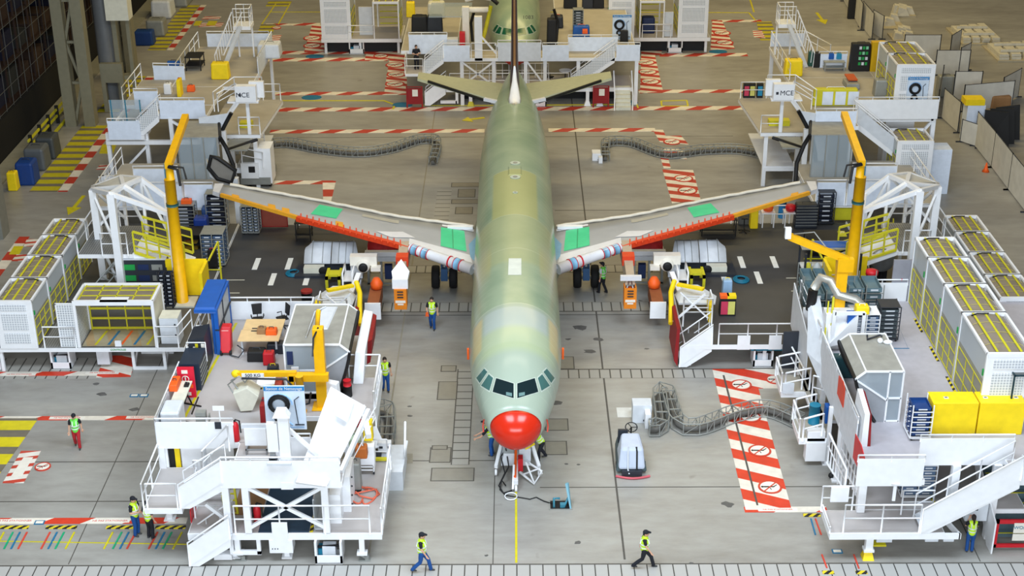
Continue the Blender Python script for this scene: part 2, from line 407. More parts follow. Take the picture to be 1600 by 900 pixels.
for (x0, y0, x1, y1) in ((684,597,714,624),(672,700,704,722),(674,732,740,751),(853,655,886,672),(853,690,884,710),(862,558,895,576),(716,296,742,308),(712,324,738,334),(706,286,748,292),(706,312,748,318),(690,572,712,580),(676,697,698,702)):
    p, q = G(x0, y1), G(x1, y0); prect('floor_hatch', joint, p[0]-.05, q[0]+.05, p[1]-.05, q[1]+.05); prect('floor_hatch', plate if y0 > 500 and x0 < 800 else jtan, p[0], q[0], p[1], q[1])
pq('floor_patch', pgrey, (618,707,0), (632,708,0), (633,722,0), (600,722,0)); pq('floor_patch', jtan, (635,709,0),(645,709,0),(645,724,0),(634,724,0))
pq('floor_patch', mat('pale_plate', (206, 206, 202), .5), (963,637,0), (990,637,0), (992,652,0), (965,652,0))
random.seed(11)
stain = mat('oil_stain', (92, 90, 88), .6, noise=.2)
for px, py, r in ((905,512,.5),(935,530,.35),(922,549,.4),(888,530,.2),(1010,545,.15),(760,868,.1),(903,848,.22),(1138,788,.35),(885,725,.1),(904,726,.1),(640,635,.12),(640,650,.15),(1000,470,.15),(575,645,.1),(1080,880,.1),(270,545,.1),(160,616,.3),(150,600,.2),(210,640,.3),(870,630,.4)):
    c = G(px, py); paint('stain_mark', stain, [(c[0]+r*random.uniform(.5,1)*math.cos(a*.63), c[1]+r*.7*random.uniform(.4,1)*math.sin(a*.63)) for a in range(10)])
# yellow centre line
prect('centre_line', pyel, -.045, .045, 47.8, 60)
# red and white hazard lines across the hall
for a_, b_, y_, t_, m_ in ((425,1165,171.5,.85,haz_x),(422,757,205.8,.72,haz_x),(857,1024,203.5,.72,haz_x),(428,640,146.5,.75,haz_x),(998,1163,143,.75,haz_x),
                      (418,606,93.5,.9,haz_x),(418,625,82.5,.9,haz_x),(1030,1168,86,.9,haz_x),(470,500,38,.8,haz_x),(415,475,38.5,.6,haz_x),(1112,1190,33,.7,haz_x),(400,520,285.5,.62,haz_x)):
    prow('hazard_line', m_, a_, b_, y_, t_)
for a_, b_, y_, t_ in ((-20,242,654,.36),(-20,205,584.5,.42),(-20,292,814.5,.42),(1163,1292,796.5,.40),(388,520,286,.1)):
    if a_ != 388: prow('hazard_line', haz_x2, a_, b_, y_, t_)
for q in (((475,82),(510,80),(503,38),(488,38)), ((600,147),(637,146),(633,82),(610,82)), ((570,94),(622,92),(620,82),(572,83)),
          ((1000,146),(1036,143),(1022,80),(1002,80)), ((1110,79),(1148,76),(1128,32),(1113,33)), ((1005,87),(1034,86),(1034,79),(1005,80)),
          ((1031,222),(1044,222),(1036,203),(1020,203)), ((1034,222),(1076,226),(1064,212),(1030,213)), ((1037,243),(1073,249),(1069,233),(1036,233)), ((1035,265),(1083,266),(1095,313),(1050,318))):
    pq('hazard_block', haz_b, *[(x, y, 0) for x, y in q])
pq('hazard_block', haz_y, (504,283,0), (525,283,0), (517,316,0), (505,316,0)); pq('hazard_block', haz_b, (1032,247,0),(1044,247,0),(1048,263,0),(1037,263,0))
pq('hazard_block', haz_f, (1113,577,0), (1216,577,0), (1222,607,0), (1120,607,0)); pq('hazard_block', haz_f, (1120,607,0), (1185,607,0), (1237,797,0), (1165,797,0))
pq('hazard_block', haz_f, (150,590,0), (204,589,0), (212,556,0), (165,556,0))
# walkways on the left
pq('walkway_stripes', yel_f, (-60,736,0), (0,740,0), (60,654,0), (0,654,0)); pq('walkway_stripes', yel_f, (-60,730,0),(-10,730,0),(20,690,0),(-40,690,0)) if False else None
prect('walkway_stripes', yel_w, -30.45, -28.7, 87.4, 100.2); prect('red_white_edge', haz_y, -28.65, -28.05, 87.4, 100.6)
prect('walkway_stripes', yel_w, -30.2, -28.6, 103, 112); prect('red_white_edge', haz_y, -28.5, -27.9, 103, 112)
prect('walkway_stripes', yel_w, -30.1, -28.6, 119.3, 134); prect('red_white_edge', haz_y, -28.5, -28.0, 119.3, 134)
prect('walkway_stripes', yel_w, -30.1, -28.6, 137, 150)
prect('red_white_edge', haz_y, -28.9, -28.3, 72, 80.2)
a = G(430, 35)[0]; pq('walkway_stripes', yel_w, (395,68,0), (418,68,0), (432,38,0), (408,38,0)); pq('walkway_stripes', yel_w, (415,10,0),(452,10,0),(456,2,0),(420,2,0)); pq('walkway_stripes', yel_w, (1188,63,0),(1216,63,0),(1205,34,0),(1182,34,0))
for u in (((408,38),(410,38),(432,6),(430,6)), ((434,38),(436,38),(454,6),(452,6))): pq('yellow_line', pyel, *[(x, y, 0) for x, y in u])
# white hatched plates and yellow squares of the crossing walkways
def plate_sign(c, w=.9, l=1.0): pass
for (x, y) in ((50,602),(0,0)): pass
grd_s = stripe_mat('hatched_plate_paint', (200, 70, 52), (232, 226, 216), -.25, 1, .62, .42)
for q in (((4,755),(37,755),(64,705),(33,705)), ((37,385),(58,385),(62,374),(42,374)), ((18,408),(38,408),(46,398),(26,398)), ((84,68),(100,68),(104,55),(90,55)), ((310,42),(345,42),(350,36),(316,36)), ((315,30),(342,30),(346,26),(320,26)),
          ((420,68),(434,68),(440,55),(426,55)), ((1178,58),(1196,60),(1190,48),(1176,48)), ((398,128),(404,128),(410,113),(400,113)), ((378,64),(396,64),(400,55),(384,55)), ((384,126),(403,126),(406,113),(390,113))):
    pq('hatched_plate', grd_s, *[(x, y, 0) for x, y in q])
pq('white_plate', pwhite, (17,745,0),(34,745,0),(52,715,0),(37,715,0))
for q in (((14,398),(30,398),(37,385),(22,385)), ((155,240),(177,240),(182,226),(160,226)), ((302,40),(312,40),(316,33),(306,33)), ((322,40),(336,40),(340,33),(326,33))):
    pq('yellow_square', pyel, *[(x, y, 0) for x, y in q])
for q in (((150,265),(178,265),(180,258),(156,258)),): pq('hatched_plate', grd_s, *[(x, y, 0) for x, y in q])
def no_walk(px, py, r, col=None, m=None):
    """round sign painted on the floor: red ring and bar over a walking figure"""
    c = G(px, py); lay[0] += 3; z = .012+.0002*lay[0]
    b = MB(); b.use(pwhite).prism([(c[0]+r*.95*math.cos(a*math.pi/12), c[1]+r*.95*math.sin(a*math.pi/12), 0) for a in range(24)], (0,0,z))
    b.use(black)
    b.prism([(c[0]-.5*r, c[1]-.08*r, 0), (c[0]+.35*r, c[1]-.06*r, 0), (c[0]+.35*r, c[1]+.1*r, 0), (c[0]-.5*r, c[1]+.12*r, 0)], (0,0,z+.002))
    b.prism([(c[0]-.62*r+.14*r*math.cos(k), c[1]+.02*r+.14*r*math.sin(k), 0) for k in range(6)], (0,0,z+.002))
    b.prism([(c[0]+.25*r, c[1]+.05*r, 0), (c[0]+.3*r, c[1]-.05*r, 0), (c[0]+.66*r, c[1]+.3*r, 0), (c[0]+.6*r, c[1]+.36*r, 0)], (0,0,z+.002))
    b.prism([(c[0]-.1*r, c[1]+.05*r, 0), (c[0]+.0*r, c[1]-.05*r, 0), (c[0]+.1*r, c[1]-.45*r, 0), (c[0]+.02*r, c[1]-.45*r, 0)], (0,0,z+.002))
    b.use(m or pred); n = 28
    for k in range(n):
        a0, a1 = 2*math.pi*k/n, 2*math.pi*(k+1)/n
        b.prism([(c[0]+q*r*math.cos(t), c[1]+q*r*math.sin(t), 0) for q, t in ((.82,a0),(1,a0),(1,a1),(.82,a1))], (0,0,z+.003))
    b.prism([(c[0]-.62*r, c[1]-.62*r, 0), (c[0]-.52*r, c[1]-.7*r, 0), (c[0]+.62*r, c[1]+.62*r, 0), (c[0]+.52*r, c[1]+.7*r, 0)], (0,0,z+.004))
    return b.build('no_walking_mark', floor)
rd = mat('worn_red_paint', (196, 66, 46), .5)
for a in ((1158,602,.5),(1172,652,.5),(1187,705,.5),(1203,762,.5),(67,730,.34),(1068,279.5,.62),(1074,298.5,.62),(1050,222,.6),(1128,52,.75),(1132,67,.75),(617,102,.75),(619,117,.75),(617,132,.75),(1009,98,.75),(1012,113,.75),(1016,128,.75),(488,60,.75),(488,72,.75),(595,88,.6),(432,44,.4)):
    no_walk(a[0], a[1], a[2], m=rd)
no_walk(1211, 594, .44)
pq('slab_joint', joint, (1129,587,0),(1132,587,0),(1185,790,0),(1182,790,0))
# arrows
def arrow(p, q, w, m):
    p = Vector(G(*p)); q = Vector(G(*q)); d = (q-p); L = d.length; d.normalize(); n = Vector((-d.y, d.x, 0)); h = q-d*L*.38
    paint('floor_arrow', m, [tuple(v)[:2] for v in (p-n*w*.25, h-n*w*.25, h-n*w, q, h+n*w, h+n*w*.25, p+n*w*.25)])
arrow((757,184), (722,188.5), .55, pyel); arrow((131,306), (106,336), .45, pyel); arrow((1276,20), (1290,38), .5, pyel)
# yellow thin outlines
def yline(pts, w=.1, m=None):
    P = [Vector(G(*p)) for p in pts]
    for a, b in zip(P, P[1:]):
        d = (b-a).normalized(); n = Vector((-d.y, d.x, 0))*w/2; paint('yellow_line' if m is None else 'blue_line', m or pyel, [tuple(v)[:2] for v in (a-n, b-n, b+n, a+n)])
yline([(425,157.5),(600,157.5),(617,164),(614,171)], .14); yline([(845,164.5),(965,163.5),(966,158)], .12); yline([(993,158),(997,169)], .12)
yline([(1034,166),(1033,158),(1073,157),(1075,166),(1034,166)], .12); yline([(660,165),(780,165)], .1); yline([(1178,19),(1172,0)], .14)
yline([(-5,846),(300,851)], .03); yline([(860,19),(1170,20),(1180,32)], .12); yline([(420,19),(500,19)], .1)
for q in ((487,152.5),(629,164),(981,160.5),(492,88.5),(1122,81)):
    c = G(*q); paint('blue_mark', pblue, [(c[0]+.75*math.cos(t*math.pi/6), c[1]+.55*math.sin(t*math.pi/6)) for t in range(12)])
# station ticks in four colours by the front line
for x0, dd in ((0,0),(75,1),(170,0),(243,1)):
    cs = [(pyel,0),(pgreen,14),(pblue,25),(pred,36)] if not dd else [(pred,-3),(pblue,8),(pgreen,19),(pyel,35)]
    for mm, off in cs:
        a = G(x0-9+off, 858); b_ = G(x0+5+off, 832); paint('tick_mark', mm, [(a[0],a[1]),(a[0]+.07,a[1]),(b_[0]+.07,b_[1]),(b_[0],b_[1])])
for a_, b_ in ((0,45),(72,120),(166,212),(243,290)): prow('black_yellow_tape', byel, a_, b_, 824.5, .2)
prow('black_yellow_tape', byel, 1255, 1282, 805.5, .2)
for mm, p, q in ((pblue,(1274,836),(1267,811)),(pred,(1283,836),(1274,811)),(pred,(1292,888),(1284,867)),(pred,(1342,889),(1334,867))):
    a = G(*p); b_ = G(*q); paint('tick_mark', mm, [(a[0]-.03,a[1]),(a[0]+.03,a[1]),(b_[0]+.03,b_[1]),(b_[0]-.03,b_[1])])
prow('black_yellow_tape', byel, 1285, 1303, 895, .2); prow('black_yellow_tape', byel, 1337, 1355, 895, .2)
for (x, y) in ((1308,862),(62,817),(210,618.5),(225,618.5)):
    c = G(x, y); prect('document_pocket', pblue, c[0]-.2, c[0]+.2, c[1]-.13, c[1]+.13); prect('document_sheet', pwhite, c[0]-.15, c[0]+.15, c[1]-.09, c[1]+.09)
# words of the keep-clear lines
for px, py, sz in ((22,814.5,.2),(172,814.5,.2),(1215,796.8,.17),(105,653.5,.17),(225,652.5,.17),(30,585.5,.17),(160,583,.17)):
    c = G(px, py); bb = MB().use(pwhite); bb.box(c[0]-.8, c[0]+.8, c[1]-.12, c[1]+.12, 0, .022); bb.build('lettered_plate', floor)
    text_mesh('painted_words', 'NE PAS STATIONNER', (c[0], c[1], .024), sz*.75, pred, floor, rot=(0,0,0))

# ================================================================== the airliner
PL = T('passenger_jet', 'unpainted pale green airliner with red nose cone standing in the middle of the hall', 'aeroplane', (0, 73, 0))
NY = 51.9
prof = [(0.0,.02,3.07,3.03),(.04,.26,3.32,2.78),(.12,.48,3.5,2.6),(.3,.74,3.72,2.4),(.6,.99,3.95,2.22),(1.0,1.18,4.14,2.12),(1.3,1.29,4.28,2.08),(1.6,1.38,4.42,2.05),(2.0,1.48,4.66,2.11),(2.4,1.58,4.90,2.04),(2.8,1.66,5.11,1.98),
        (3.2,1.74,5.27,1.93),(3.7,1.82,5.42,1.88),(4.3,1.89,5.55,1.83),(5,1.95,5.66,1.79),(6,2.0,5.76,1.76),(7,2.02,5.82,1.745),(8,2.03,5.84,1.74),(10,2.03,5.84,1.74),(12,2.03,5.84,1.74)] + \
       [(12+k, 2.03, 5.84, 1.74) for k in range(1, 17)] + [(29,2.02,5.84,1.78),(30,2.0,5.84,1.85),(31.5,1.95,5.84,2.1),(33,1.88,5.84,2.42),(34.5,1.78,5.83,2.78),(36,1.63,5.82,3.15),(37.5,1.44,5.79,3.5),(39,1.2,5.74,3.8),(40.5,.94,5.66,4.1),(42,.68,5.55,4.4),(43.2,.45,5.42,4.65),(44.1,.28,5.3,4.85)]
def plane_skin():
    m = bpy.data.materials.new('green_primer_skin'); m.use_nodes = True; nt = m.node_tree; b = nt.nodes['Principled BSDF']
    g = nt.nodes.new('ShaderNodeNewGeometry'); s = nt.nodes.new('ShaderNodeSeparateXYZ'); nt.links.new(g.outputs['Position'], s.inputs[0])
    def rng(sock, a, b_, soft=.06):
        r1 = nt.nodes.new('ShaderNodeMapRange'); r1.inputs[1].default_value = a-soft; r1.inputs[2].default_value = a+soft; nt.links.new(sock, r1.inputs[0])
        r2 = nt.nodes.new('ShaderNodeMapRange'); r2.inputs[1].default_value = b_-soft; r2.inputs[2].default_value = b_+soft; r2.inputs[3].default_value = 1; r2.inputs[4].default_value = 0; nt.links.new(sock, r2.inputs[0])
        mm = nt.nodes.new('ShaderNodeMath'); mm.operation = 'MULTIPLY'; nt.links.new(r1.outputs[0], mm.inputs[0]); nt.links.new(r2.outputs[0], mm.inputs[1]); return mm.outputs[0]
    def mul(a, b_):
        mm = nt.nodes.new('ShaderNodeMath'); mm.operation = 'MULTIPLY'; nt.links.new(a, mm.inputs[0])
        if isinstance(b_, float): mm.inputs[1].default_value = b_
        else: nt.links.new(b_, mm.inputs[1])
        return mm.outputs[0]
    n = nt.nodes.new('ShaderNodeTexNoise'); n.inputs['Scale'].default_value = .55; n.inputs['Detail'].default_value = 5; nt.links.new(g.outputs['Position'], n.inputs['Vector'])
    rp = nt.nodes.new('ShaderNodeValToRGB'); rp.color_ramp.elements[0].position = .3; rp.color_ramp.elements[0].color = lin((134, 156, 130))+(1,)
    rp.color_ramp.elements[1].position = .7; rp.color_ramp.elements[1].color = lin((162, 178, 150))+(1,); nt.links.new(n.outputs['Fac'], rp.inputs[0])
    cur = rp.outputs[0]
    def over(cur, mask, rgb):
        x = nt.nodes.new('ShaderNodeMix'); x.data_type = 'RGBA'; nt.links.new(mask, x.inputs[0]); nt.links.new(cur, x.inputs[6]); x.inputs[7].default_value = lin(rgb)+(1,); return x.outputs[2]
    ab = nt.nodes.new('ShaderNodeMath'); ab.operation = 'ABSOLUTE'; nt.links.new(s.outputs[0], ab.inputs[0]); X = ab.outputs[0]; Y = s.outputs[1]
    cur = over(cur, mul(mul(rng(X, -1, 1.15), rng(Y, 69.1, 75.5)), .7), (178, 178, 112))            # yellowish dorsal panel
    cur = over(cur, mul(rng(Y, 63.4, 69.1, .2), .38), (178, 178, 120))
    cur = over(cur, mul(mul(rng(X, 1.15, 3), rng(Y, 62.6, 65.5, .6)), .5), (184, 176, 110))
    cur = over(cur, mul(rng(Y, 50, 58.9, .12), .85), (162, 175, 160))            # paler nose section
    cur = over(cur, mul(mul(rng(X, -1, 1.35), rng(Y, 55.9, 58.6)), .8), (174, 185, 180))
    cur = over(cur, mul(mul(rng(X, -1, 1.6, .3), rng(Y, 55.4, 57.0, .2)), .7), (172, 186, 144))
    cur = over(cur, mul(mul(rng(X, 1.45, 1.85), rng(Y, 56.2, 58.6, .1)), .8), (202, 184, 130))
    cur = over(cur, mul(mul(rng(X, 1.3, 3, .3), rng(Y, 62, 66.4, .6)), .45), (176, 178, 160))
    # frames and seams
    for yy in (58.9, 64.9, 69.1, 75.5, 82.0, 87.0):
        cur = over(cur, mul(rng(Y, yy-.03, yy+.03, .02), .35), (214, 218, 196))
    n2 = nt.nodes.new('ShaderNodeTexNoise'); n2.inputs['Scale'].default_value = 9; n2.inputs['Detail'].default_value = 3; nt.links.new(g.outputs['Position'], n2.inputs['Vector'])
    md = nt.nodes.new('ShaderNodeMath'); md.operation = 'MODULO'; md.inputs[1].default_value = .53; nt.links.new(Y, md.inputs[0])
    lt = nt.nodes.new('ShaderNodeMath'); lt.operation = 'LESS_THAN'; lt.inputs[1].default_value = .05; nt.links.new(md.outputs[0], lt.inputs[0])
    cur = over(cur, mul(mul(lt.outputs[0], rng(X, 1.3, 3, .4)), .3), (206, 214, 190))
    nt.links.new(cur, b.inputs['Base Color']); b.inputs['Roughness'].default_value = .32; b.inputs['Coat Weight'].default_value = .3; b.inputs['Coat Roughness'].default_value = .2
    return m
skin = plane_skin(); redcone = mat('red_nose_cone', (206, 44, 22), .2, noise=.03)
def ring(s, w, t, bt, n=48):
    zc = 3.05 + (3.79-3.05)*min(1, (s/6)**.6) if s < 6 else (3.79 if s < 28 else t-w*1.01 if t-w*1.01 > bt else (t+bt)/2)
    zc = min(max(zc, bt+.02), t-.02); out = []
    for j in range(n):
        a = 2*math.pi*j/n; c_, s_ = math.cos(a), math.sin(a)
        out.append((w*c_, NY+s, zc+(t-zc)*s_ if s_ > 0 else zc+(zc-bt)*s_))
    return out
def interp(s):
    for a, b in zip(prof, prof[1:]):
        if a[0] <= s <= b[0]:
            t = (s-a[0])/(b[0]-a[0]); t2 = t
            return tuple(a[i]+(b[i]-a[i])*t2 for i in range(4))
def loft(rows, m, name, par, cap=True, n=48):
    b = MB().use(m); b.sm = True; ks = [b.add(r) for r in rows]
    for a, c in zip(ks, ks[1:]):
        for j in range(n): b.face([a+j, a+(j+1) % n, c+(j+1) % n, c+j][::-1])
    if cap: b.face([ks[0]+j for j in range(n)]); b.face([ks[-1]+j for j in range(n)][::-1])
    return b.build(name, par)
# red cone is the part in front of a slightly raked plane
RS = .72
rows = [ring(*p) for p in prof if p[0] >= RS]; r0 = ring(*interp(RS)); fus = loft([r0]+rows, skin, 'fuselage', PL)
loft([ring(*p) for p in prof if p[0] < RS]+[r0], redcone, 'nose_cone', PL)
def on_skin(x, s, out=.012):
    """point of the upper fuselage skin at half-breadth x and distance s from the nose"""
    w, t, bt = interp(s)[1:]; zc = 3.05+(3.79-3.05)*min(1, (s/6)**.6); u = max(-1, min(1, x/w)); z = zc+(t-zc)*math.sqrt(1-u*u)
    return Vector((x*(1+out/2), NY+s-.006, z+out))
def skin_patch(name, quad, m, n=6, out=.015, lbl=None):
    """a patch laid on the skin; quad = four (x, s) corners"""
    b = MB().use(m); b.sm = True; k = {}
    for i in range(n+1):
        for j in range(n+1):
            u, v = i/n, j/n
            x = (quad[0][0]*(1-u)+quad[1][0]*u)*(1-v)+(quad[3][0]*(1-u)+quad[2][0]*u)*v
            s_ = (quad[0][1]*(1-u)+quad[1][1]*u)*(1-v)+(quad[3][1]*(1-u)+quad[2][1]*u)*v
            k[i, j] = b.add([on_skin(x, s_, out)])
    for i in range(n):
        for j in range(n): b.face([k[i,j], k[i+1,j], k[i+1,j+1], k[i,j+1]])
    return b.build(name, PL)
wsg = mat('windscreen_glass', (24, 40, 44), .08, noise=.02); wsg2 = mat('side_window_glass', (66, 104, 100), .1, noise=.02); frame_c = mat('window_surround', (188, 198, 186), .4)
from mathutils.bvhtree import BVHTree
def bvh_of(*obs):
    vs, fs = [], []
    for o in obs:
        k = len(vs); org = Vector(o['_o']) if o.parent is None else Vector(o.parent['_o'])
        vs += [v.co+org for v in o.data.vertices]; fs += [[k+i for i in p.vertices] for p in o.data.polygons]
    return BVHTree.FromPolygons(vs, fs)
FB = bvh_of(fus)
def hit(px, py, tree, out=.012):
    v = (FW*CAM_F + RT*(px-800) - UP*(py-450)).normalized(); h = tree.ray_cast(Vector((0,0,CAM_H)), v)
    return h[0]+h[1].normalized()*out*(1 if h[1].dot(v) < 0 else -1)
def on_surface(name, quad, m, par, tree=None, n=5, out=.014):
    b = MB().use(m); b.sm = True; k = {}
    for i in range(n+1):
        for j in range(n+1):
            u, v = i/n, j/n
            x = (quad[0][0]*(1-u)+quad[1][0]*u)*(1-v)+(quad[3][0]*(1-u)+quad[2][0]*u)*v
            y = (quad[0][1]*(1-u)+quad[1][1]*u)*(1-v)+(quad[3][1]*(1-u)+quad[2][1]*u)*v
            k[i, j] = b.add([hit(x, y, tree or FB, out)])
    for i in range(n):
        for j in range(n): b.face([k[i,j], k[i,j+1], k[i+1,j+1], k[i+1,j]])
    return b.build(name, par)
for sgn in (1, -1):
    def mx(q): return [(805.4+sgn*(p[0]-805.4), p[1]) for p in q]
    def grow(q, k=1.14):
        cx = sum(p[0] for p in q)/4; cy = sum(p[1] for p in q)/4; return [(cx+(p[0]-cx)*k, cy+(p[1]-cy)*k) for p in q]
    for nm, q, g_, mm in (('windscreen_pane', [(775.5,591),(802.6,599.5),(802.6,622.5),(770,612.5)], 1.1, wsg),
                      ('cockpit_side_window', [(764,585),(770.7,591),(765,610.7),(752.3,602.7)], 1.2, wsg2),
                      ('cockpit_side_window', [(756.8,576.3),(761.9,581.3),(750.1,598.5),(744.8,590.7)], 1.22, wsg2)):
        on_surface('window_surround', mx(grow(q, g_)), frame_c, PL, out=.008)
        on_surface(nm, mx(q), mm, PL, out=.02)
    on_surface('seat_glimpse', mx([(791,613),(800,614.5),(800,620),(791,618)]), mat('cockpit_grey_teal', (96,130,130), .3), PL, out=.026)  # paler grey-teal patch on each windscreen pane
on_surface('roof_panel_patch', [(795,404),(814.5,404),(814.5,430),(794,430)], mat('white_skin_patch', (214, 220, 212), .5), PL)
for y_ in (255, 277, 301):
    b = MB(); c = hit(805, y_, FB, 0); b.use(frame_c); r_ = .28 if y_ < 290 else .14
    b.cyl(c.x, c.y, c.z-.06, c.z+.03, r_, 16); b.use(galv).cyl(c.x, c.y, c.z, c.z+.045, r_*.45, 12); b.build('antenna_mount', PL)
b = MB().use(skin); b.hexa([(-.5,74.5,5.7),(.5,74.5,5.7),(.5,76,5.7),(-.5,76,5.7)], [(-.3,74.7,5.86),(.3,74.7,5.86),(.3,75.9,5.86),(-.3,75.9,5.86)]); b.build('antenna_fairing', PL)
for sgn in (1, -1):            # pitot probes and small tags beside the nose
    for (x, y) in ((757,655),(733,535)):
        c = hit(805.4+sgn*(805.4-x)*-1, y, FB, .02) if abs(x-757) < 2 else None
        if c: 
            b = MB().use(pred); b.tube([c, c+Vector((sgn*-.05,-.12,-.25)), c+Vector((sgn*-.02,-.16,-.5))], .03, 6); b.build('red_probe_cover', PL)
    b = MB().use(orange); s_ = 7.7; b.box(sgn*2.03, sgn*2.12, NY+6.1, NY+6.25, 3.5, 4.0); b.build('warning_tag', PL)
# black door frames lines and fuselage belly fairing
b = MB().use(mat('belly_fairing', (150, 160, 140), .5)); b.sm = True
for k_ in (1,):
    rws = []
    for s_, w_, z0_, z1_ in ((15.2,1.2,2.0,2.3),(16,1.9,1.62,2.9),(17.5,2.25,1.5,3.3),(21,2.3,1.5,3.4),(24,2.2,1.55,3.3),(26,1.6,1.7,2.7),(27,1.0,1.9,2.2)):
        rws.append([(w_*math.cos(2*math.pi*j/24), NY+s_, (z0_+z1_)/2+(z1_-z0_)/2*math.sin(2*math.pi*j/24)) for j in range(24)])
    ks = [b.add(r) for r in rws]
    for a, c in zip(ks, ks[1:]):
        for j in range(24): b.face([a+j, a+(j+1) % 24, c+(j+1) % 24, c+j][::-1])
    b.face([ks[0]+j for j in range(24)]); b.face([ks[-1]+j for j in range(24)][::-1])
b.build('belly_fairing', PL)
# wings
wingm = mat('bare_wing_grey', (166, 168, 172), .35, noise=.07, scale=.7)
wing_l = mat('wing_pale_panel', (216, 216, 220), .35, noise=.04); tealf = mat('teal_green_film', (56, 206, 148), .35, noise=.06, scale=2)
palebl = mat('pale_blue_film', (122, 172, 204), .4); ambe = mat('amber_edge', (226, 160, 40), .5); wcable = mat('cream_cover', (216, 208, 192), .7)
LEp = [(1.2, 68.2), (2.1, 68.75), (5.45, 70.75), (11.58, 73.55), (16.0, 75.85)]
TEp = [(1.2, 73.9), (2.1, 73.85), (6.5, 74.5), (10.7, 75.85), (16.45, 77.3)]
def at_(P, x):
    for a, c in zip(P, P[1:]):
        if x <= c[0] or c is P[-1]:
            t = (x-a[0])/(c[0]-a[0]); return a[1]+(c[1]-a[1])*t
def wz(x): return 3.15+.089*max(0, x-2)
xs = [1.2, 1.7, 2.1, 3, 4, 5.45, 6.0, 6.5, 7.5, 8.7, 10, 11.58, 12.6, 13.6, 14.6, 15.6, 16.2]
for sg in (-1, 1):
    b = MB(sg).use(wingm); b.sm = True; rows_ = []
    for x in xs:
        yl, yt = at_(LEp, x), at_(TEp, x); ch = yt-yl; z = wz(x); th = .32*(1-x/19)+.06
        pr = [(0,-.12),(.03,-.01),(.1,.04),(.25,.08),(.45,.085),(.7,.05),(1,.0),(1,-.22),(.7,-.5),(.35,-.62),(.1,-.5),(.02,-.32)]
        rows_.append([(x, yl+ch*c, z-.05+th*2.0*h) for c, h in pr])
    ks = [b.add(r) for r in rows_]; n = 12
    for a, c in zip(ks, ks[1:]):
        for j in range(n): b.face([a+j, a+(j+1) % n, c+(j+1) % n, c+j])
    b.face([ks[0]+j for j in range(n)][::-1]); b.face([ks[-1]+j for j in range(n)])
    wg = b.build('wing', PL)
    WB = bvh_of(wg)
    def wp(x, c, out=.02):
        yl, yt = at_(LEp, x), at_(TEp, x); y = yl+(yt-yl)*c
        h = WB.ray_cast(Vector((x*sg, y, 12)), Vector((0,0,-1))); z = h[0].z if h[0] else wz(x)
        return Vector((x*sg, y, z+out))
    def wpatch(name, q, m, par=wg, n=6, out=.02):
        bb = MB().use(m); bb.sm = True; k = {}
        for i in range(n+1):
            for j in range(n+1):
                u, v = i/n, j/n
                k[i, j] = bb.add([wp((q[0][0]*(1-u)+q[1][0]*u)*(1-v)+(q[3][0]*(1-u)+q[2][0]*u)*v, (q[0][1]*(1-u)+q[1][1]*u)*(1-v)+(q[3][1]*(1-u)+q[2][1]*u)*v, out)])
        for i in range(n):
            for j in range(n): bb.face([k[i,j], k[i+1,j], k[i+1,j+1], k[i,j+1]] if sg > 0 else [k[i,j], k[i,j+1], k[i+1,j+1], k[i+1,j]])
        o = bb.build(name, PL); return o
    wpatch('protective_film', [(2.5,.3),(3.85,.27),(3.95,.86),(2.7,.86)], tealf)
    wpatch('film_seam', [(3.17,.29),(3.22,.29),(3.36,.85),(3.3,.85)], mat('teal_dark', (30, 160, 110), .4), out=.03)
    wpatch('protective_film', [(9.5,.32),(10.9,.25),(10.6,.83),(9.3,.86)], tealf)
    wpatch('root_film', [(2.03,.12),(2.3,.2),(2.42,.5),(2.06,.75)], palebl)
    wpatch('leading_edge_panel', [(2.15,.05),(5.5,.05),(5.5,.24),(2.3,.24)], wing_l)
    wpatch('pylon_top_panel', [(5.2,.3),(6.5,.12),(7.3,.2),(5.9,.42)], wing_l, out=.03)
    wpatch('edge_panel', [(2.2,.88),(3.9,.9),(3.9,.96),(2.2,.96)], wing_l)
    wpatch('skin_highlight_panel', [(6.2,.72),(8.2,.7),(8.2,.82),(6.2,.86)], mat('wing_buff', (172, 168, 156), .5))  # buff patch laid on the wing skin
    # fixed front edge: white nose section, orange-red spar face with ribs, amber outer part
    bb = MB(sg).use(wing_l); bb.sm = True
    for xa, xb in ((2.15, 5.4),):
        bb.tube([(xa, at_(LEp,xa)+.02, wz(xa)-.2), (xb, at_(LEp,xb)+.02, wz(xb)-.14)], .3, 12, radii=[.3, .24])
    bb.build('nose_section', PL)
    for xa in (2.75, 4.45, 5.0, 3.3):
        p = Vector((xa, at_(LEp,xa)+.02, wz(xa)-.18)); d = Vector((1, .6, .08)).normalized()
        if xa == 3.3: bb = MB(sg).use(red); bb.tube([p-d*.02, p+d*.05], .315, 14); bb.build('red_edge_tape', PL); continue
        bb = MB(sg).use(palebl); bb.tube([p, p+d*.32], .31 if xa < 3 else .28, 14); bb.build('blue_edge_film', PL)
        bb = MB(sg).use(red); bb.tube([p-d*.04, p], .32 if xa < 3 else .29, 14); bb.tube([p+d*.32, p+d*.36], .318 if xa < 3 else .288, 14); bb.build('red_edge_tape', PL)
    bb = MB(sg).use(ored)
    pts = [(x, at_(LEp,x)-.02, wz(x)-.17) for x in (5.45, 7.5, 9.5, 11.58)]
    for a, c in zip(pts, pts[1:]): bb.beam(a, c, .24, .26)
    bb.build('orange_spar_face', PL)
    for k in range(17):
        x = 5.9+k*.34; y = at_(LEp, x); bb = MB(sg).use(ored); bb.beam((x, y-.28, wz(x)-.12), (x+.05, y+.28, wz(x)+.02), .06, .12); bb.build('slat_rib', PL)
    bb = MB(sg).use(ambe); pts = [(x, at_(LEp,x)+.0, wz(x)-.12) for x in (11.58, 13.6, 16.0)]
    for a, c in zip(pts, pts[1:]): bb.beam(a, c, .16, .2)
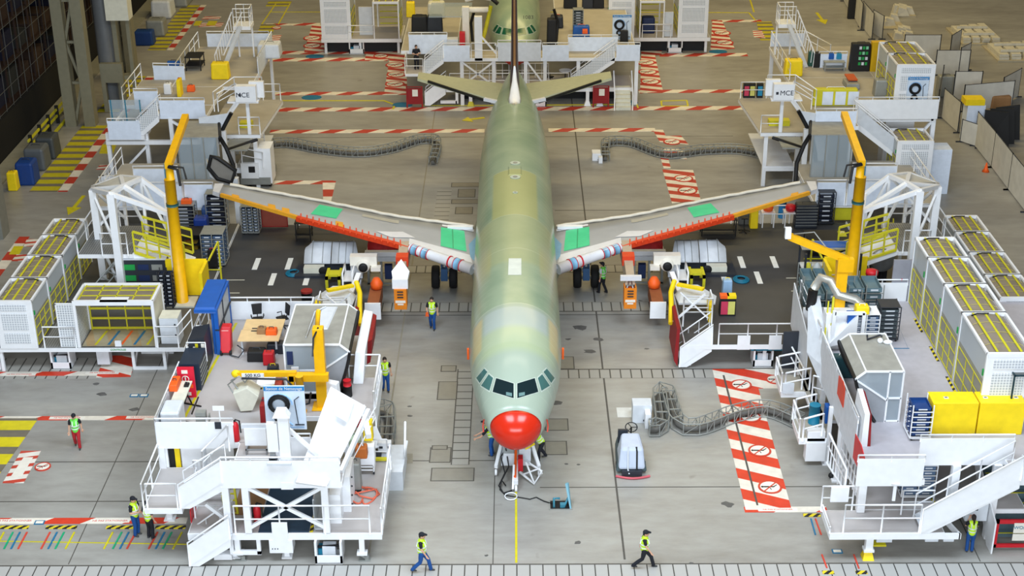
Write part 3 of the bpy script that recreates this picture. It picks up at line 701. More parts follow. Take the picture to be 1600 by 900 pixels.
    bb.build('amber_edge_strip', PL)
    for x in ((9.0, 12.0, 12.8, 14.9) if sg < 0 else (14.9,)): wpatch('amber_edge_plate', [(x,.03),(x+.45,.03),(x+.5,.2),(x+.1,.22)], ambe, out=.04)
    # cover strip along the rear edge
    bb = MB(sg).use(wcable); pts = [(x, at_(TEp,x)+.02, wz(x)+.02+.02*math.sin(x*5)) for x in [2.2+.5*k for k in range(28)]]
    bb.tube(pts, .09, 6); bb.build('rear_edge_cover', PL)
    bb = MB(sg).use(white); bb.box(2.25, 3.6, 73.45, 73.75, wz(3)-.05, wz(3)+.1); bb.build('inboard_rear_panel', PL)
    bb = MB(sg).use(wing_l); bb.hexa([(16.1,75.85,wz(16)-.25),(16.55,76.2,wz(16)-.25),(16.65,77.3,wz(16)-.2),(16.1,77.3,wz(16)-.2)],[(16.1,75.85,wz(16)),(16.5,76.2,wz(16)-.02),(16.6,77.3,wz(16)),(16.1,77.3,wz(16))]); bb.build('wing_tip', PL)
    # engine pylon with white cover and hanging orange ballast box
    pyl = mat('pylon_primer', (176, 158, 138), .5)
    bb = MB(sg).use(pyl); bb.hexa([(5.5,67.9,2.5),(6.0,67.9,2.5),(6.05,71.2,2.7),(5.45,71.2,2.7)], [(5.55,68.0,3.0),(5.95,68.0,3.0),(6.0,71.2,3.5),(5.5,71.2,3.5)]); bb.build('engine_pylon', PL)
    bb = MB(sg).use(ored); bb.box(5.44, 6.06, 69.3, 69.9, 2.9, 3.42); bb.build('orange_pylon_band', PL)
    bb = MB(sg).use(white if sg < 0 else wing_l)
    if sg < 0: bb.prism([(5.4,67.8,2.65),(6.1,67.8,2.65),(6.2,68.3,2.95),(5.75,69.0,3.3),(5.3,68.3,2.95)], (0,-.1,.2)); bb.box(5.36,6.14,67.6,67.9,2.45,2.95)
    else: bb.box(5.25, 6.3, 67.8, 68.0, 2.75, 3.0)
    bb.build('pylon_cover', PL)
    # main landing gear
    tyre = mat('tyre_rubber', (22, 22, 24), .75)
    for dx in (-.47, .47):
        bb = MB(sg).use(tyre); cx = 3.8+dx
        bb.lathe([(.3,-.2),(.56,-.21),(.62,-.15),(.635,0),(.62,.15),(.56,.21),(.3,.2)], (cx, 73.0, .64), 28, 'x')
        w_ = bb.build('tyre', PL)
        bb = MB(sg).use(metal); bb.lathe([(.02,-.2),(.3,-.2),(.3,.2),(.02,.2)], (cx, 73.0, .64), 20, 'x'); bb.build('wheel_hub', PL)
    bb = MB(sg).use(galv); bb.tube([(3.3, 73, .59), (4.3, 73, .59)], .1, 10); bb.tube([(3.8, 73, .59), (3.75, 73.1, 3.0)], .13, 12); bb.tube([(3.8,72.85,.8),(2.4,73,2.6)], .07, 8); bb.build('gear_leg', PL)
    bb = MB(sg).use(mat('gear_blue_parts', (60, 96, 140), .4, metal=.3)); bb.box(3.62, 3.98, 72.62, 72.9, .55, 1.25); bb.tube([(3.66,72.7,1.2),(3.72,72.8,2.4)], .05); bb.tube([(3.94,72.7,1.2),(3.85,72.8,2.4)], .05); bb.build('brake_linkage', PL)
# fin, tailplane
fin_d = mat('dark_plum_fin', (66, 52, 62), .35, noise=.05); bronze = mat('bronze_edge', (126, 92, 60), .35, noise=.05)
b = MB().use(fin_d)
fy = lambda z: 88.0 + (z-5.85)*.92 if z < 6.3 else 88.4+(z-6.3)*.86
rws = []
for z in (5.6, 6.2, 7.0, 8.5, 10.0, 11.9):
    y0 = 87.6+(z-5.6)*.95; L = 7.4-(z-5.6)*.78; h = .27-(z-5.6)*.02
    h *= 1.15 if z < 6.5 else 1
    rws.append([(x*h, y0+L*c, z) for c, x in ((0,0),(.03,.45),(.12,.9),(.3,1),(.6,.75),(1,.06),(1,-.06),(.6,-.75),(.3,-1),(.12,-.9),(.03,-.45))])
b.sm = True; ks = [b.add(r) for r in rws]
for a, c in zip(ks, ks[1:]):
    for j in range(11): b.face([a+j, a+(j+1) % 11, c+(j+1) % 11, c+j])
b.face([ks[-1]+j for j in range(11)]); b.build('tail_fin', PL)
b = MB().use(bronze); pts = [(0, 87.62+(z-5.6)*.95, z) for z in (6.3, 8, 10, 11.9)]; b.tube(pts, .1, 8, radii=[.1,.09,.08,.07]); b.build('fin_edge_strip', PL)
b = MB().use(white); b.sm = True; rws = []
for y, w, z in ((86.6,.03,5.83),(87.0,.34,5.84),(87.5,.4,5.95),(88.0,.30,6.35),(88.5,.17,6.8),(89.2,.08,7.4)):
    rws.append([(w, y, z-.1), (w*.7, y, z+.06), (0, y, z+.12), (-w*.7, y, z+.06), (-w, y, z-.1), (0, y+.1, z-.3)])
ks = [b.add(r) for r in rws]
for a, c in zip(ks, ks[1:]):
    for j in range(6): b.face([a+j, a+(j+1) % 6, c+(j+1) % 6, c+j])
b.face([ks[0]+j for j in range(6)]); b.face([ks[-1]+j for j in range(6)][::-1]); b.build('fin_root_fairing', PL)
stabm = mat('tailplane_primer', (170, 172, 144), .5, noise=.05); tsteel = mat('dark_row_of_studs', (30, 30, 26), .6)
for sg in (-1, 1):
    b = MB(sg).use(stabm)
    zt = 5.2+.6
    def sp(x): 
        t = (x-.6)/(6.2-.6); return (x, 88.9+t*3.1, 5.15+t*.65), (x, 92.9+t*.55, 5.2+t*.65)
    (a, b_), (c, d) = sp(.6), sp(6.2); V_ = Vector
    b.hexa([V_(a)-V_((0,0,.22)), V_(c)-V_((0,0,.1)), V_(d)-V_((0,0,.1)), V_(b_)-V_((0,0,.22))], [V_(a)+V_((0,.12,.06)), V_(c)+V_((0,.1,.03)), V_(d), V_(b_)])
    b.build('tailplane', PL)
    b = MB(sg).use(tsteel if True else lgrey); b.beam(V_(a)+V_((.9,.42,-.02)), V_(c)+V_((-.7,-.42,0)), .1, .16); b.build('tailplane_edge', PL)
    b = MB(sg).use(wing_l); b.beam(V_(a)+V_((-.2,-.05,0)), V_(a)+V_((1.3,.62,.12)), .22, .2); b.build('tailplane_root_panel', PL)
# nose gear
b = MB().use(galv); b.tube([(0,56.0,.4),(0,56.2,2.3)], .11, 10); b.tube([(-.35,56,.38),(.35,56,.38)], .07, 8); b.build('nose_gear_leg', PL)
for dx in (-.26, .26):
    b = MB().use(tyre); b.lathe([(.12,-.1),(.34,-.11),(.38,0),(.34,.11),(.12,.1)], (dx, 56.0, .38), 22, 'x'); b.build('nose_tyre', PL)
# the ballast boxes under the pylons
for sg, wd in ((-1, 'left'), (1, 'right')):
    t = T('ballast_box', 'orange ballast box hanging under the %s engine pylon' % ('white-capped' if sg < 0 else 'uncapped brown'), 'weight', (5.75*sg, 66.6, 0))
    b = MB(sg).use(mat('ballast_orange', (226, 130, 28), .5)); b.box(5.44,6.06,67.5,67.6,1.35,2.45); b.box(5.44,5.5,67.6,68.2,1.35,2.45); b.box(6.0,6.06,67.6,68.2,1.35,2.45); b.box(5.5,6.0,67.6,68.2,1.35,1.45); b.build('box_shell', t)
    b = MB(sg).use(orange); b.box(5.52,5.98,67.62,68.15,1.46,2.3); b.build('weights', t)
    b = MB(sg).use(pwhite); b.box(5.5,6.0,67.48,67.5,1.72,1.85); b.box(5.6,5.9,67.48,67.5,1.6,1.68); b.build('label_plate', t)
    b = MB(sg).use(dark); 
    for q in (2.0,2.15,2.3): b.box(5.6,5.9,67.47,67.5,q,q+.06)
    b.build('dark_slots', t)
    b = MB(sg).use(metal); b.tube([(5.6,67.9,2.3),(5.7,67.95,2.7)],.05); b.tube([(5.9,67.9,2.3),(5.8,67.95,2.7)],.05); b.build('hanger', t)

# ================================================================== left nose dock
Z1, Z2, Z3 = 1.3, 2.45, 3.6
LD = T('work_platform', 'white multi-level service platform at the front left with stairs and tilted white board', 'work platform', (-10, 50, 0))
deck(LD, -12.6, -5.15, 47.94, 53.2, Z1, .3)
deck(LD, -14.15, -12.7, 47.94, 50.9, Z2, .25)
deck(LD, -14.15, -9.2, 50.85, 61.9, Z3, .25)
deck(LD, -11.07, -6.55, 47.94, 49.6, Z3, .22)
deck(LD, -9.2, -6.95, 54.3, 60.2, Z3, .22)
deck(LD, -9.2, -5.75, 52.9, 56.2, Z3, .22)
b = MB().use(darkblue_floor); b.box(-9.9, -7.95, 48.0, 51.3, Z1, Z1+.012); b.build('blue_floor_mat', LD)
b = MB().use(wdark); b.box(-11.1, -9.95, 49.2, 51.3, Z1, Z1+.01); b.build('plywood_floor', LD)
b = MB().use(byel); b.box(-7.93, -7.8, 48.0, 51.5, Z1, Z1+.014); b.build('tape_edge', LD)
# parapets
panel(LD, (-14.15,50.85,Z3), (-11.1,50.85,Z3)); panel(LD, (-11.07,47.94,Z3), (-6.6,47.94,Z3))
panel(LD, (-14.15,55.6,Z3), (-14.15,50.85,Z3), m=lgrey); rail(LD, [(-14.15,61.9,Z3),(-14.15,58.3,Z3)])
panel(LD, (-13.3,61.9,Z3), (-9.3,61.9,Z3), low=.1, gap=.2); panel(LD, (-9.25,61.9,Z3), (-9.25,57.5,Z3), low=.1, m=lgrey)
panel(LD, (-9.3,49.65,Z3), (-7.9,49.65,Z3), low=.1, gap=.15)
# landing rails, stairs
rail(LD, [(-14.15,50.9,Z2),(-14.15,47.94,Z2)]); rail(LD, [(-14.0,47.94,Z2),(-12.85,47.94,Z2)])
b = MB().use(white); b.box(-14.15,-12.7,50.86,50.9,Z2,Z3-.1) if False else b.box(-14.15,-13.8,50.9,51.0,Z2,Z3); b.build('post_panel', LD)
stair(LD, (-12.75,Z2), (-11.07,Z3), 47.94, 48.9)
rail(LD, [(-12.3,50.3,Z2),(-11.2,50.3,Z3)], mid=True); rail(LD, [(-12.5,49.6,Z2),(-12.2,49.6,Z2)])
stair(LD, (-12.55,.05), (-10.9,Z1), 47.6, 48.6, panelh=.95); 
rail(LD, [(-12.5,49.0,Z1),(-11.2,49.0,Z1)])

b = MB().use(red); b.prism([(-12.62,48.7,.7),(-12.62,49.6,1.2),(-12.62,49.6,2.3),(-12.62,48.7,1.8)], (.04,0,0)); b.build('red_gate_panel', LD)
rail(LD, [(-10.75,47.94,Z1),(-5.6,47.94,Z1)], h=1.25); rail(LD, [(-5.15,48.0,Z1),(-5.15,52.6,Z1)], r=.04, step=.9)
b = MB().use(white); b.prism([(-5.12,47.95,Z1-.1),(-5.12,51.9,Z1-.1),(-5.12,51.9,Z1+.5),(-5.12,49.5,Z1+.3),(-5.12,47.95,Z1+.15)], (-.04,0,0)); b.build('toe_panel', LD)
rail(LD, [(-7.6,52.9,Z1),(-5.3,52.9,Z1)], h=1.2)
rail(LD, [(-5.75,53.0,Z3),(-5.75,56.1,Z3)], step=.7, r=.045); rail(LD, [(-7.1,56.2,Z3),(-5.75,56.2,Z3)])
b = MB().use(white); b.prism([(-5.72,52.9,Z3-.6),(-5.72,56.2,Z3-.3),(-5.72,56.2,Z3+.35),(-5.72,52.9,Z3+.3)], (.04,0,0)); b.build('edge_panel', LD)
rail(LD, [(-6.6,50.3,Z1+1.0),(-5.7,52.9,Z3-.5)], h=.9); 
# frame: posts, cross braces, front beam
for x, z1 in ((-11.0,Z3),(-10.25,Z3),(-7.25,Z3),):
    leg(LD, x, 48.05, Z1, z1-.2, .26, foot=False)
for x, y, z1 in ((-14.0,50.9,Z3-.2),(-14.0,56,Z3-.2),(-14.0,61.7,Z3-.2),(-9.4,61.7,Z3-.2),(-7.2,59.9,Z3-.2),(-6.0,53.1,Z3-.2),(-9.3,53,Z3-.2),(-14.0,48.2,Z2-.2),(-12.9,50.8,Z2-.2)): leg(LD, x, y, 0, z1, .22) if (x, y) != (-14.0,48.2) else None
for p, q in (((-10.25,48.0,3.4),(-7.25,48.0,1.5)),((-7.25,48.0,3.4),(-10.25,48.0,1.5)),((-11.9,48.4,2.35),(-11.0,48.4,1.5)),((-14,51,.2),(-9.4,51,3.2)),((-14,61.7,.3),(-14,51,3.2)),((-8.6,48.2,4.1),(-7.6,48.9,3.65)),((-8.6,48.6,5.6),(-7.5,48.6,4.4))):
    b = MB().use(white); b.beam(p, q, .13, .13); b.build('cross_brace', LD)
for x in (-10.9, -8.9): leg(LD, x, 48.3, 0, Z1-.25, .2)
b = MB().use(white)
b.box(-11.05,-9.85,47.98,48.12,.28,.45); b.box(-11.05,-10.9,47.98,48.12,.45,Z1-.3); b.box(-10.0,-9.85,47.98,48.12,.3,Z1-.3); b.box(-11.7,-11.0,47.98,48.3,.05,.3); b.box(-14.1,-11.6,50.0,50.2,1.9,2.15); b.build('base_frame', LD)
for x, y in ((-5.95,48.05),(-10.75,48.1)):
    b = MB().use(white); b.box(x-.1,x+.1,y-.1,y+.1,.35,Z1-.3); b.box(x-.2,x+.2,y-.15,y+.15,.28,.38); b.use(galv); b.box(x+.1,x+.25,y-.1,y+.1,.02,.2); b.beam((x-.15,y,.3),(x+.15,y,.06),.08); b.box(x-.15,x+.3,y-.15,y+.15,0,.03); b.build('levelling_foot', LD)
b = MB().use(white); b.box(-8.7,-7.85,47.9,48.0,.55,Z1+.45) if False else b.box(-9.35,-8.75,47.9,47.96,Z1-.3,Z1+.5); b.build('kick_plate', LD)
b = MB().use(white); b.box(-9.5,-8.6,47.9,48.5,.42,Z1-.3); b.use(dark); 
for k in range(3): b.box(-9.4+.1*k,-9.36+.1*k,47.88,47.9,.6,.64)
b.build('control_box', LD)
def drive_unit(par, x0, x1, y0, h=.85, m=white):
    """open-fronted white tray hanging under the platform with a drive motor"""
    b = MB().use(white); b.box(x0,x1,y0,y0+.06,0.03,.38*h); b.box(x0,x0+.08,y0,y0+.9,.03,h); b.box(x1-.08,x1,y0,y0+.9,.03,h); b.box(x0,x1,y0,y0+.9,.0,.06); b.build('drive_tray', par)
    b = MB().use(lgrey); xm = (x0+x1)/2; b.box(xm-.25,xm+.25,y0+.2,y0+.6,.12,.65); b.use(teal); b.box(x0+.1,xm-.25,y0+.3,y0+.7,.1,.5); b.use(pyel); b.box(xm-.22,xm+.22,y0+.18,y0+.22,.1,.18); b.use(black); b.tube([(xm-.45,y0+.3,.6),(xm+.45,y0+.3,.66)],.05); b.build('drive_motor', par)
drive_unit(LD, -7.75, -6.7, 47.75, 1.0)
# white post with box and tilted cover board
b = MB().use(white); b.box(-8.82,-8.42,48.0,48.3,Z3-.2,6.5); b.hexa([(-9.0,47.95,6.35),(-8.35,47.95,6.35),(-8.35,48.35,6.35),(-9.0,48.35,6.35)],[(-8.85,47.98,6.65),(-8.5,47.98,6.65),(-8.5,48.3,6.65),(-8.85,48.3,6.65)]); b.box(-8.86,-8.4,47.9,48.0,3.3,3.6); b.build('mast', LD)
b = MB().use(white); b.box(-9.25,-8.85,47.98,48.2,4.9,6.1); b.use(metal); b.box(-9.2,-9.0,48.0,48.15,4.55,5.2); b.use(dark); b.box(-9.25,-8.95,48.0,48.2,4.45,4.6); b.build('mast_box', LD)
b = MB().use(lgrey); b.box(-9.3,-8.4,47.8,48.1,4.4,4.5); b.build('mast_shelf', LD)
b = MB().use(white); b.hexa([(-8.3,47.8,3.62),(-7.15,47.8,3.45),(-5.85,50.9,5.1),(-7.15,50.9,6.0)],[(-8.25,47.62,3.8),(-7.1,47.62,3.6),(-5.8,50.7,5.3),(-7.15,50.7,6.2)]); b.build('tilted_board', LD, bevel=.03)
b = MB().use(lgrey); 
for a_ in ((-6.95,50.0,-6.55,5.3),): pass
b.hexa([(-6.98,49.75,5.25+.24),(-6.45,49.75,4.93+.2),(-6.25,50.55,5.33+.2),(-6.85,50.55,5.75+.24)],[(-6.98,49.7,5.5+.02),(-6.45,49.7,5.16),(-6.25,50.5,5.56),(-6.85,50.5,5.98)]); b.build('board_recess', LD)
b = MB().use(white); b.beam((-6.0,51.0,5.1),(-5.65,49.6,4.6),.2,.25); b.beam((-5.7,50.6,5.2),(-6.6,48.2,3.9),.14,.2); b.build('board_frame', LD)
b = MB().use(white); b.box(-7.2,-6.75,48.6,50.9,Z1,2.6); b.box(-6.75,-6.45,49.4,50.9,Z1,2.9); b.use(dark)
for k in range(4): b.ball((-6.42,49.5+.1*k,1.6+.35*k),.04)
b.build('side_cabinet', LD)
b = MB().use(glass2); b.box(-7.75,-7.2,48.1,50.5,Z1+.05,Z1+.12); b.box(-7.75,-7.72,48.1,50.5,Z1,Z1+1.4); b.use(white); b.tube([(-7.72,48.1,Z1+1.4),(-7.72,50.5,Z1+1.4)],.03); b.build('clear_screen', LD)
b = MB().use(yellow); b.box(-13.55,-13.35,51.0,51.1,1.4,3.3); b.use(black); b.box(-13.8,-13.58,51.0,51.1,1.4,3.3); b.use(white); b.box(-13.3,-11.2,51.02,51.06,1.4,3.3); b.use(lgrey); b.box(-12.4,-12.3,50.98,51.04,1.4,3.3); b.build('back_partition', LD)
b = MB().use(pyel)
for q in (((-13.0,50.9+.1),(-12.95,61.5)),): 
    b.prism([(-13.62,51.6,Z3),(-13.5,51.6,Z3),(-12.75,61.5,Z3),(-12.87,61.5,Z3)],(0,0,.006))
b.box(-7.6,-7.5,52.0,52.9,Z1,Z1+.006) ; b.box(-7.4,-6.4,52.25,52.35,Z1,Z1+.006); b.box(-7.9,-7.0,51.1,51.2,Z1,Z1+.006)
b.build('yellow_floor_line', LD)
# yellow ladders seen through the frame
b = MB().use(lime); b.beam((-11.4,49.3,Z1),(-11.6,49.9,Z3-.3),.08); b.beam((-10.9,49.3,Z1),(-11.1,49.9,Z3-.3),.08)
for k in range(8): b.beam((-11.42-.025*k,49.33+.08*k,Z1+.25*k),(-10.92-.025*k,49.33+.08*k,Z1+.25*k),.05)
b.build('ladder', LD)
b = MB().use(green); b.box(-10.9,-10.75,50.95,51.0,2.6,3.2); b.use(dark); b.box(-10.7,-9.9,50.98,51.05,2.4,3.3); b.build('status_panel', LD)

# clear-walled curtain cabin that meets the fuselage
def cabin(name, label, sx, xo, xi, xp, xd, xe, y0, y1, z, zt=2.3):
    t = T(name, label, 'cabin', (sx*(xo+xi)/2, y0, z))
    b = MB(sx).use(mat('grey_roof_sheet', (150, 148, 140), .6, noise=.12, scale=2)); z1 = z+zt
    b.hexa([(xo,y0,z1-.05),(xi,y0,z1-.05),(xi,y1,z1-.05),(xo,y1,z1-.05)],[(xo,y0,z1),(xi,y0,z1),(xi,y1,z1),(xo,y1,z1)])
    b.hexa([(xi,y0,z1-.05),(xd,y0,z1-.37),(xd,y1,z1-.37),(xi,y1,z1-.05)],[(xi,y0,z1),(xd,y0,z1-.32),(xd,y1,z1-.32),(xi,y1,z1)]); b.build('roof_sheet', t)
    b = MB(sx).use(mat('clear_sheet', (176, 190, 200), .12, alpha=.42, noise=0)); 
    b.prism([(xo,y0,z),(xo,y0,z1),(xi,y0,z1),(xd,y0,z1-.34),(xp,y0,z+1.0),(xp,y0,z)],(0,.02,0)); b.build('clear_wall', t)
    b = MB(sx).use(MATS['clear_sheet']); b.box(xo-.01,xo+.01,y0,y1,z,z1); b.build('clear_wall', t)
    b = MB(sx).use(MATS['clear_sheet']); b.prism([(xo,y1,z),(xo,y1,z1),(xi,y1,z1),(xd,y1,z1-.34),(xp,y1,z+1.0),(xp,y1,z)],(0,.02,0)); b.build('clear_wall', t)
    b = MB(sx).use(mat('seal_fabric', (150,154,160), .7)); cv = [(xd,z1-.36)]+[(xd+(xe-xd)*(k/6)**1.3+ (0.0), z1-.36+(z-z1+.38)*(k/6)) for k in range(1,7)]
    for y in (y0,):
        b.prism([(x,y,zz) for x,zz in cv]+[(xp,y,z),(xp,y,z+1.0)],(0,.03,0))
    b.build('seal_fabric', t)
    b = MB(sx).use(black); b.tube([(x,y0-.02,zz) for x,zz in cv],.07,8); b.tube([(xd,y0,z1-.33),(xd,y1,z1-.33)],.07,8); b.tube([(x,y1,zz) for x,zz in cv],.07,8); b.build('black_seal', t)
    b = MB(sx).use(white)
    for y in (y0, y1):
        for p, q in (((xo,z),(xo,z1)),((xp,z),(xp,z1)),((xo,z1),(xi,z1)),((xi,z1),(xd,z1-.34)),((xd,z1-.34),(xp,z+1.0)),((xo,z+1.1),(xp,z+1.1)),((xo,z+.05),(xp,z+.05))):
            b.beam((p[0],y,p[1]),(q[0],y,q[1]),.07)
    for x in (xo, xi): b.beam((x,y0,z1),(x,y1,z1),.06)
    b.build('cabin_frame', t)
    return t
cab = cabin('curtain_cabin', 'clear-walled cabin with grey roof and black curved seal on front left platform behind yellow crane', 1, -9.55, -7.25, -8.2, -6.85, -7.4, 54.8, 58.6, Z3)
b = MB().use(navy); b.box(-9.45,-9.2,54.72,54.78,5.0,5.6); b.use(white); b.box(-9.3,-9.0,54.72,54.78,3.9,4.9); b.build('notice_sheet', cab)
b = MB().use(lgrey); b.hexa([(-8.4,56.2,5.9),(-7.9,56.2,5.9),(-7.7,58.4,5.9),(-8.4,58.4,5.9)],[(-8.35,56.25,5.96),(-7.95,56.25,5.96),(-7.75,58.3,5.96),(-8.35,58.3,5.96)]); b.tube([(-8.7,55.4,5.95),(-8.6,57.6,6.05),(-8.2,58.2,6.0)],.03); b.build('roof_hatch', cab)
# docking pad with red lip
DP = T('docking_buffer', 'white padded docking bumper with dark red face beside the clear cabin', 'bumper', (-6.5, 58, Z3))
b = MB().use(white); b.hexa([(-6.9,55.6,Z3),(-6.45,55.6,Z3),(-6.45,60,Z3),(-6.9,60,Z3)],[(-6.75,55.9,5.0),(-6.35,56.1,4.9),(-6.35,60,4.9),(-6.75,60,5.0)]); b.build('pad_body', DP, bevel=.04)
b = MB().use(dred); b.hexa([(-6.45,57.2,Z3+.1),(-6.3,57.4,Z3+.1),(-6.3,60,Z3+.1),(-6.45,60,Z3+.1)],[(-6.35,57.2,4.8),(-6.2,57.6,4.7),(-6.2,60,4.7),(-6.35,60,4.8)]); b.build('red_face', DP)
b = MB().use(white); b.hexa([(-7.9,53.5,Z3),(-7.2,53.2,Z3),(-7.1,53.6,Z3),(-7.8,53.9,Z3)],[(-7.75,53.6,4.8),(-7.3,53.4,4.8),(-7.2,53.7,4.8),(-7.7,53.9,4.8)])
b.build('equipment_cover', None, bevel=.03, label='small slanted white cover standing before the clear cabin', cat='cover')
b = MB().use(red); b.cyl(-7.0,54.6,Z3+.5,Z3+.75,.17,14); b.use(black).cyl(-7.0,54.6,Z3,Z3+.5,.19,14)
b.build('fire_extinguisher', None, label='black drum with red lid standing on the small grey deck', cat='drum')
# Yellow jib crane with 500 kg arm
CR = T('jib_crane', 'yellow jib crane with 500 kg arm over the front left platform', 'crane', (-7.95, 53.7, Z3))
b = MB().use(craney); b.box(-8.15,-7.72,53.5,53.9,Z3,7.25); b.box(-8.35,-7.5,53.3,54.1,Z3,Z3+.05); b.build('column', CR, bevel=.02)
b = MB().use(craney); b.cyl(-8.75,53.2,Z3,5.3,.16,14); b.box(-8.95,-8.55,53.0,53.4,Z3,Z3+.05); b.build('round_post', CR)
b = MB().use(craney); b.box(-9.2,-7.6,53.35,53.65,4.95,5.25); b.box(-9.25,-9.0,53.35,53.6,4.0,5.2); b.build('cross_beam', CR)
b = MB().use(craney); b.box(-11.3,-8.9,53.4,53.62,5.15,5.35); b.use(yellow); b.ball((-11.35,53.5,5.25),.2,10,(1,.6,.9)); b.build('jib_arm', CR)
b = MB().use(white); b.box(-11.1,-10.2,53.37,53.4,5.17,5.33); b.build('capacity_plate', CR); text_mesh('capacity_lettering', '500 KG', (-10.65,53.36,5.25), .2, black, CR)
b = MB().use(craney); b.tube([(-8.0,53.9,7.05),(-8.15,55.6,7.05)],.1,8); b.build('upper_arm', CR)
b = MB().use(dark); b.tube([(-11.1,53.3,5.15),(-9.3,53.3,5.1),(-9.05,53.25,4.8),(-9.0,53.2,4.2),(-8.8,53.1,3.95),(-8.4,53.1,4.1),(-8.3,53.1,4.6)],.045,6); b.tube([(-8.2,53.6,6.0),(-8.1,53.4,6.9),(-7.9,53.6,7.3)],.04); b.build('cable', CR)
HB = T('lifting_ballast', 'white box hanging on grey cables from the yellow crane arm', 'box', (-11.0, 53.4, Z3))
b = MB().use(cream); b.prism([(-11.5,53.2,4.5),(-10.9,53.2,4.75),(-10.45,53.2,4.35),(-10.75,53.2,3.7),(-11.25,53.2,3.65)],(0,.7,.1)); b.build('box_body', HB, bevel=.03)
b = MB().use(galv); b.tube([(-11.3,53.4,4.6),(-11.55,53.4,5.0),(-11.2,53.4,5.2),(-11.0,53.4,4.9),(-10.8,53.4,5.2)],.035); b.tube([(-11.5,53.4,4.4),(-11.7,53.4,4.8),(-11.3,53.4,5.15)],.03); b.build('sling_cable', HB)
b = MB().use(white); b.hexa([(-10.7,53.9,4.3),(-9.9,53.9,4.5),(-9.9,54.7,4.7),(-10.6,54.7,4.7)],[(-10.7,53.9,4.36),(-9.9,53.9,4.56),(-9.9,54.7,4.76),(-10.6,54.7,4.76)]); b.use(byel); b.beam((-10.7,53.88,4.3),(-9.9,53.88,4.5),.06); b.build('lifting_plate', HB)

def station(name, label, sx, x0, x1, y, z, title='Station de Nettoyage'):
    """upright cleaning-station board with title strip, coiled hose, wand and brush"""
    t = T(name, label, 'board', ((x0+x1)/2, y, z)); h = 1.9; w = x1-x0
    b = MB().use(mat('station_blue_white', (206, 220, 236), .4)); b.box(x0,x1,y,y+.06,z,z+h); b.build('backboard', t)
    b = MB().use(mat('title_blue', (30, 124, 190), .4)); b.box(x0,x1,y-.01,y,z+h-.2,z+h-.02); b.build('title_strip', t)
    text_mesh('title_lettering', title, ((x0+x1)/2, y-.014, z+h-.11), w*.105, pwhite, t)
    b = MB().use(mat('light_blue_arc', (140, 180, 222), .4)); b.box(x0+.1*w,x1-.06*w,y-.015,y,z+.08,z+.12); b.tube([(x0+w*(.38+.3*math.cos(k*.32)),y-.01,z+h-.8+.45*math.sin(k*.32)) for k in range(11)]+[(x0+w*.66,y-.01,z+.2)],.03,5); b.build('printed_outline', t)
    for cz, r in ((h-.75,.24*w/1.1+.06),(h-1.35,.2)):
        b = MB().use(black)
        for k, rr in enumerate((r, r*.84, r*.7)):
            b.tube([(x0+w*.36+rr*math.cos(a*math.pi/8),y-.07-.03*k,z+cz+rr*math.sin(a*math.pi/8)) for a in range(16)],.035,6,closed=True)
        b.build('coiled_hose', t)
    b = MB().use(dark); b.tube([(x0+.86*w,y-.03,z+h-.45),(x0+.74*w,y-.03,z+h-.6),(x0+.8*w,y-.03,z+.25)],.02,5); b.box(x0+.72*w,x0+.95*w,y-.04,y,z+.2,z+.24); b.build('wand', t)
    return t
station('cleaning_station', 'pale cleaning station board with coiled black hoses behind the white mast', 1, -9.6, -8.05, 49.9, Z3+1.15)

# ---- furniture on the left nose dock
t = T('desk', 'beech desk with two joined tops on the front left platform', 'desk', (-10.8, 58.6, Z3))
b = MB().use(wood); b.box(-12.1,-10.35,59.3,60.35,Z3+.72,Z3+.76); b.build('desktop', t); b = MB().use(wood); b.box(-12.15,-10.35,58.2,59.26,Z3+.72,Z3+.76); b.build('desktop', t)
b = MB().use(dark); b.box(-11.7,-11.2,59.35,59.45,Z3+.76,Z3+.77); b.box(-11.7,-11.2,59.1,59.2,Z3+.76,Z3+.77); b.build('cable_slot', t)
for x, y in ((-12.0,58.4),(-10.5,58.4),(-12.0,60.2),(-10.5,60.2)): b = MB().use(lgrey); b.box(x-.04,x+.04,y-.04,y+.04,Z3,Z3+.72); b.build('leg', t)
def office_chair(x, y, z, rz, label, grp='office chairs on the platforms'):
    t = T('office_chair', label, 'chair', (x,y,z), grp)
    def L(p): c, s = math.cos(rz), math.sin(rz); return (x+p[0]*c-p[1]*s, y+p[0]*s+p[1]*c, z+p[2])
    b = MB().use(black); b.hexa([L(p) for p in ((-.24,-.24,.45),(.24,-.24,.45),(.24,.24,.45),(-.24,.24,.45))],[L(p) for p in ((-.22,-.22,.53),(.22,-.22,.53),(.22,.22,.53),(-.22,.22,.53))]); b.build('seat', t, bevel=.03)
    b = MB().use(black); b.hexa([L(p) for p in ((-.2,.22,.62),(.2,.22,.62),(.2,.28,.62),(-.2,.28,.62))],[L(p) for p in ((-.24,.3,1.12),(.24,.3,1.12),(.24,.35,1.12),(-.24,.35,1.12))]); b.build('backrest', t, bevel=.03)
    b = MB().use(dark); b.tube([L((0,0,.1)),L((0,0,.46))],.03)
    b.tube([L((0,.2,.5)),L((0,.3,.7))],.025); b.build('column', t)
    b = MB().use(dark)
    for k in range(5): b.beam(L((0,0,.12)), L((.3*math.cos(k*1.257),.3*math.sin(k*1.257),.06)),.05,.04)
    b.build('star_base', t)
    for sx_ in (-1,1): b = MB().use(black); b.tube([L((.25*sx_,.1,.48)),L((.28*sx_,.1,.68)),L((.28*sx_,-.12,.68))],.025); b.build('armrest', t)
office_chair(-11.7, 60.9, Z3, .2, 'black office chair facing the beech desk, nearer the blue shelter')
office_chair(-10.6, 61.0, Z3, -1.0, 'black office chair turned sideways behind the right end of the beech desk')
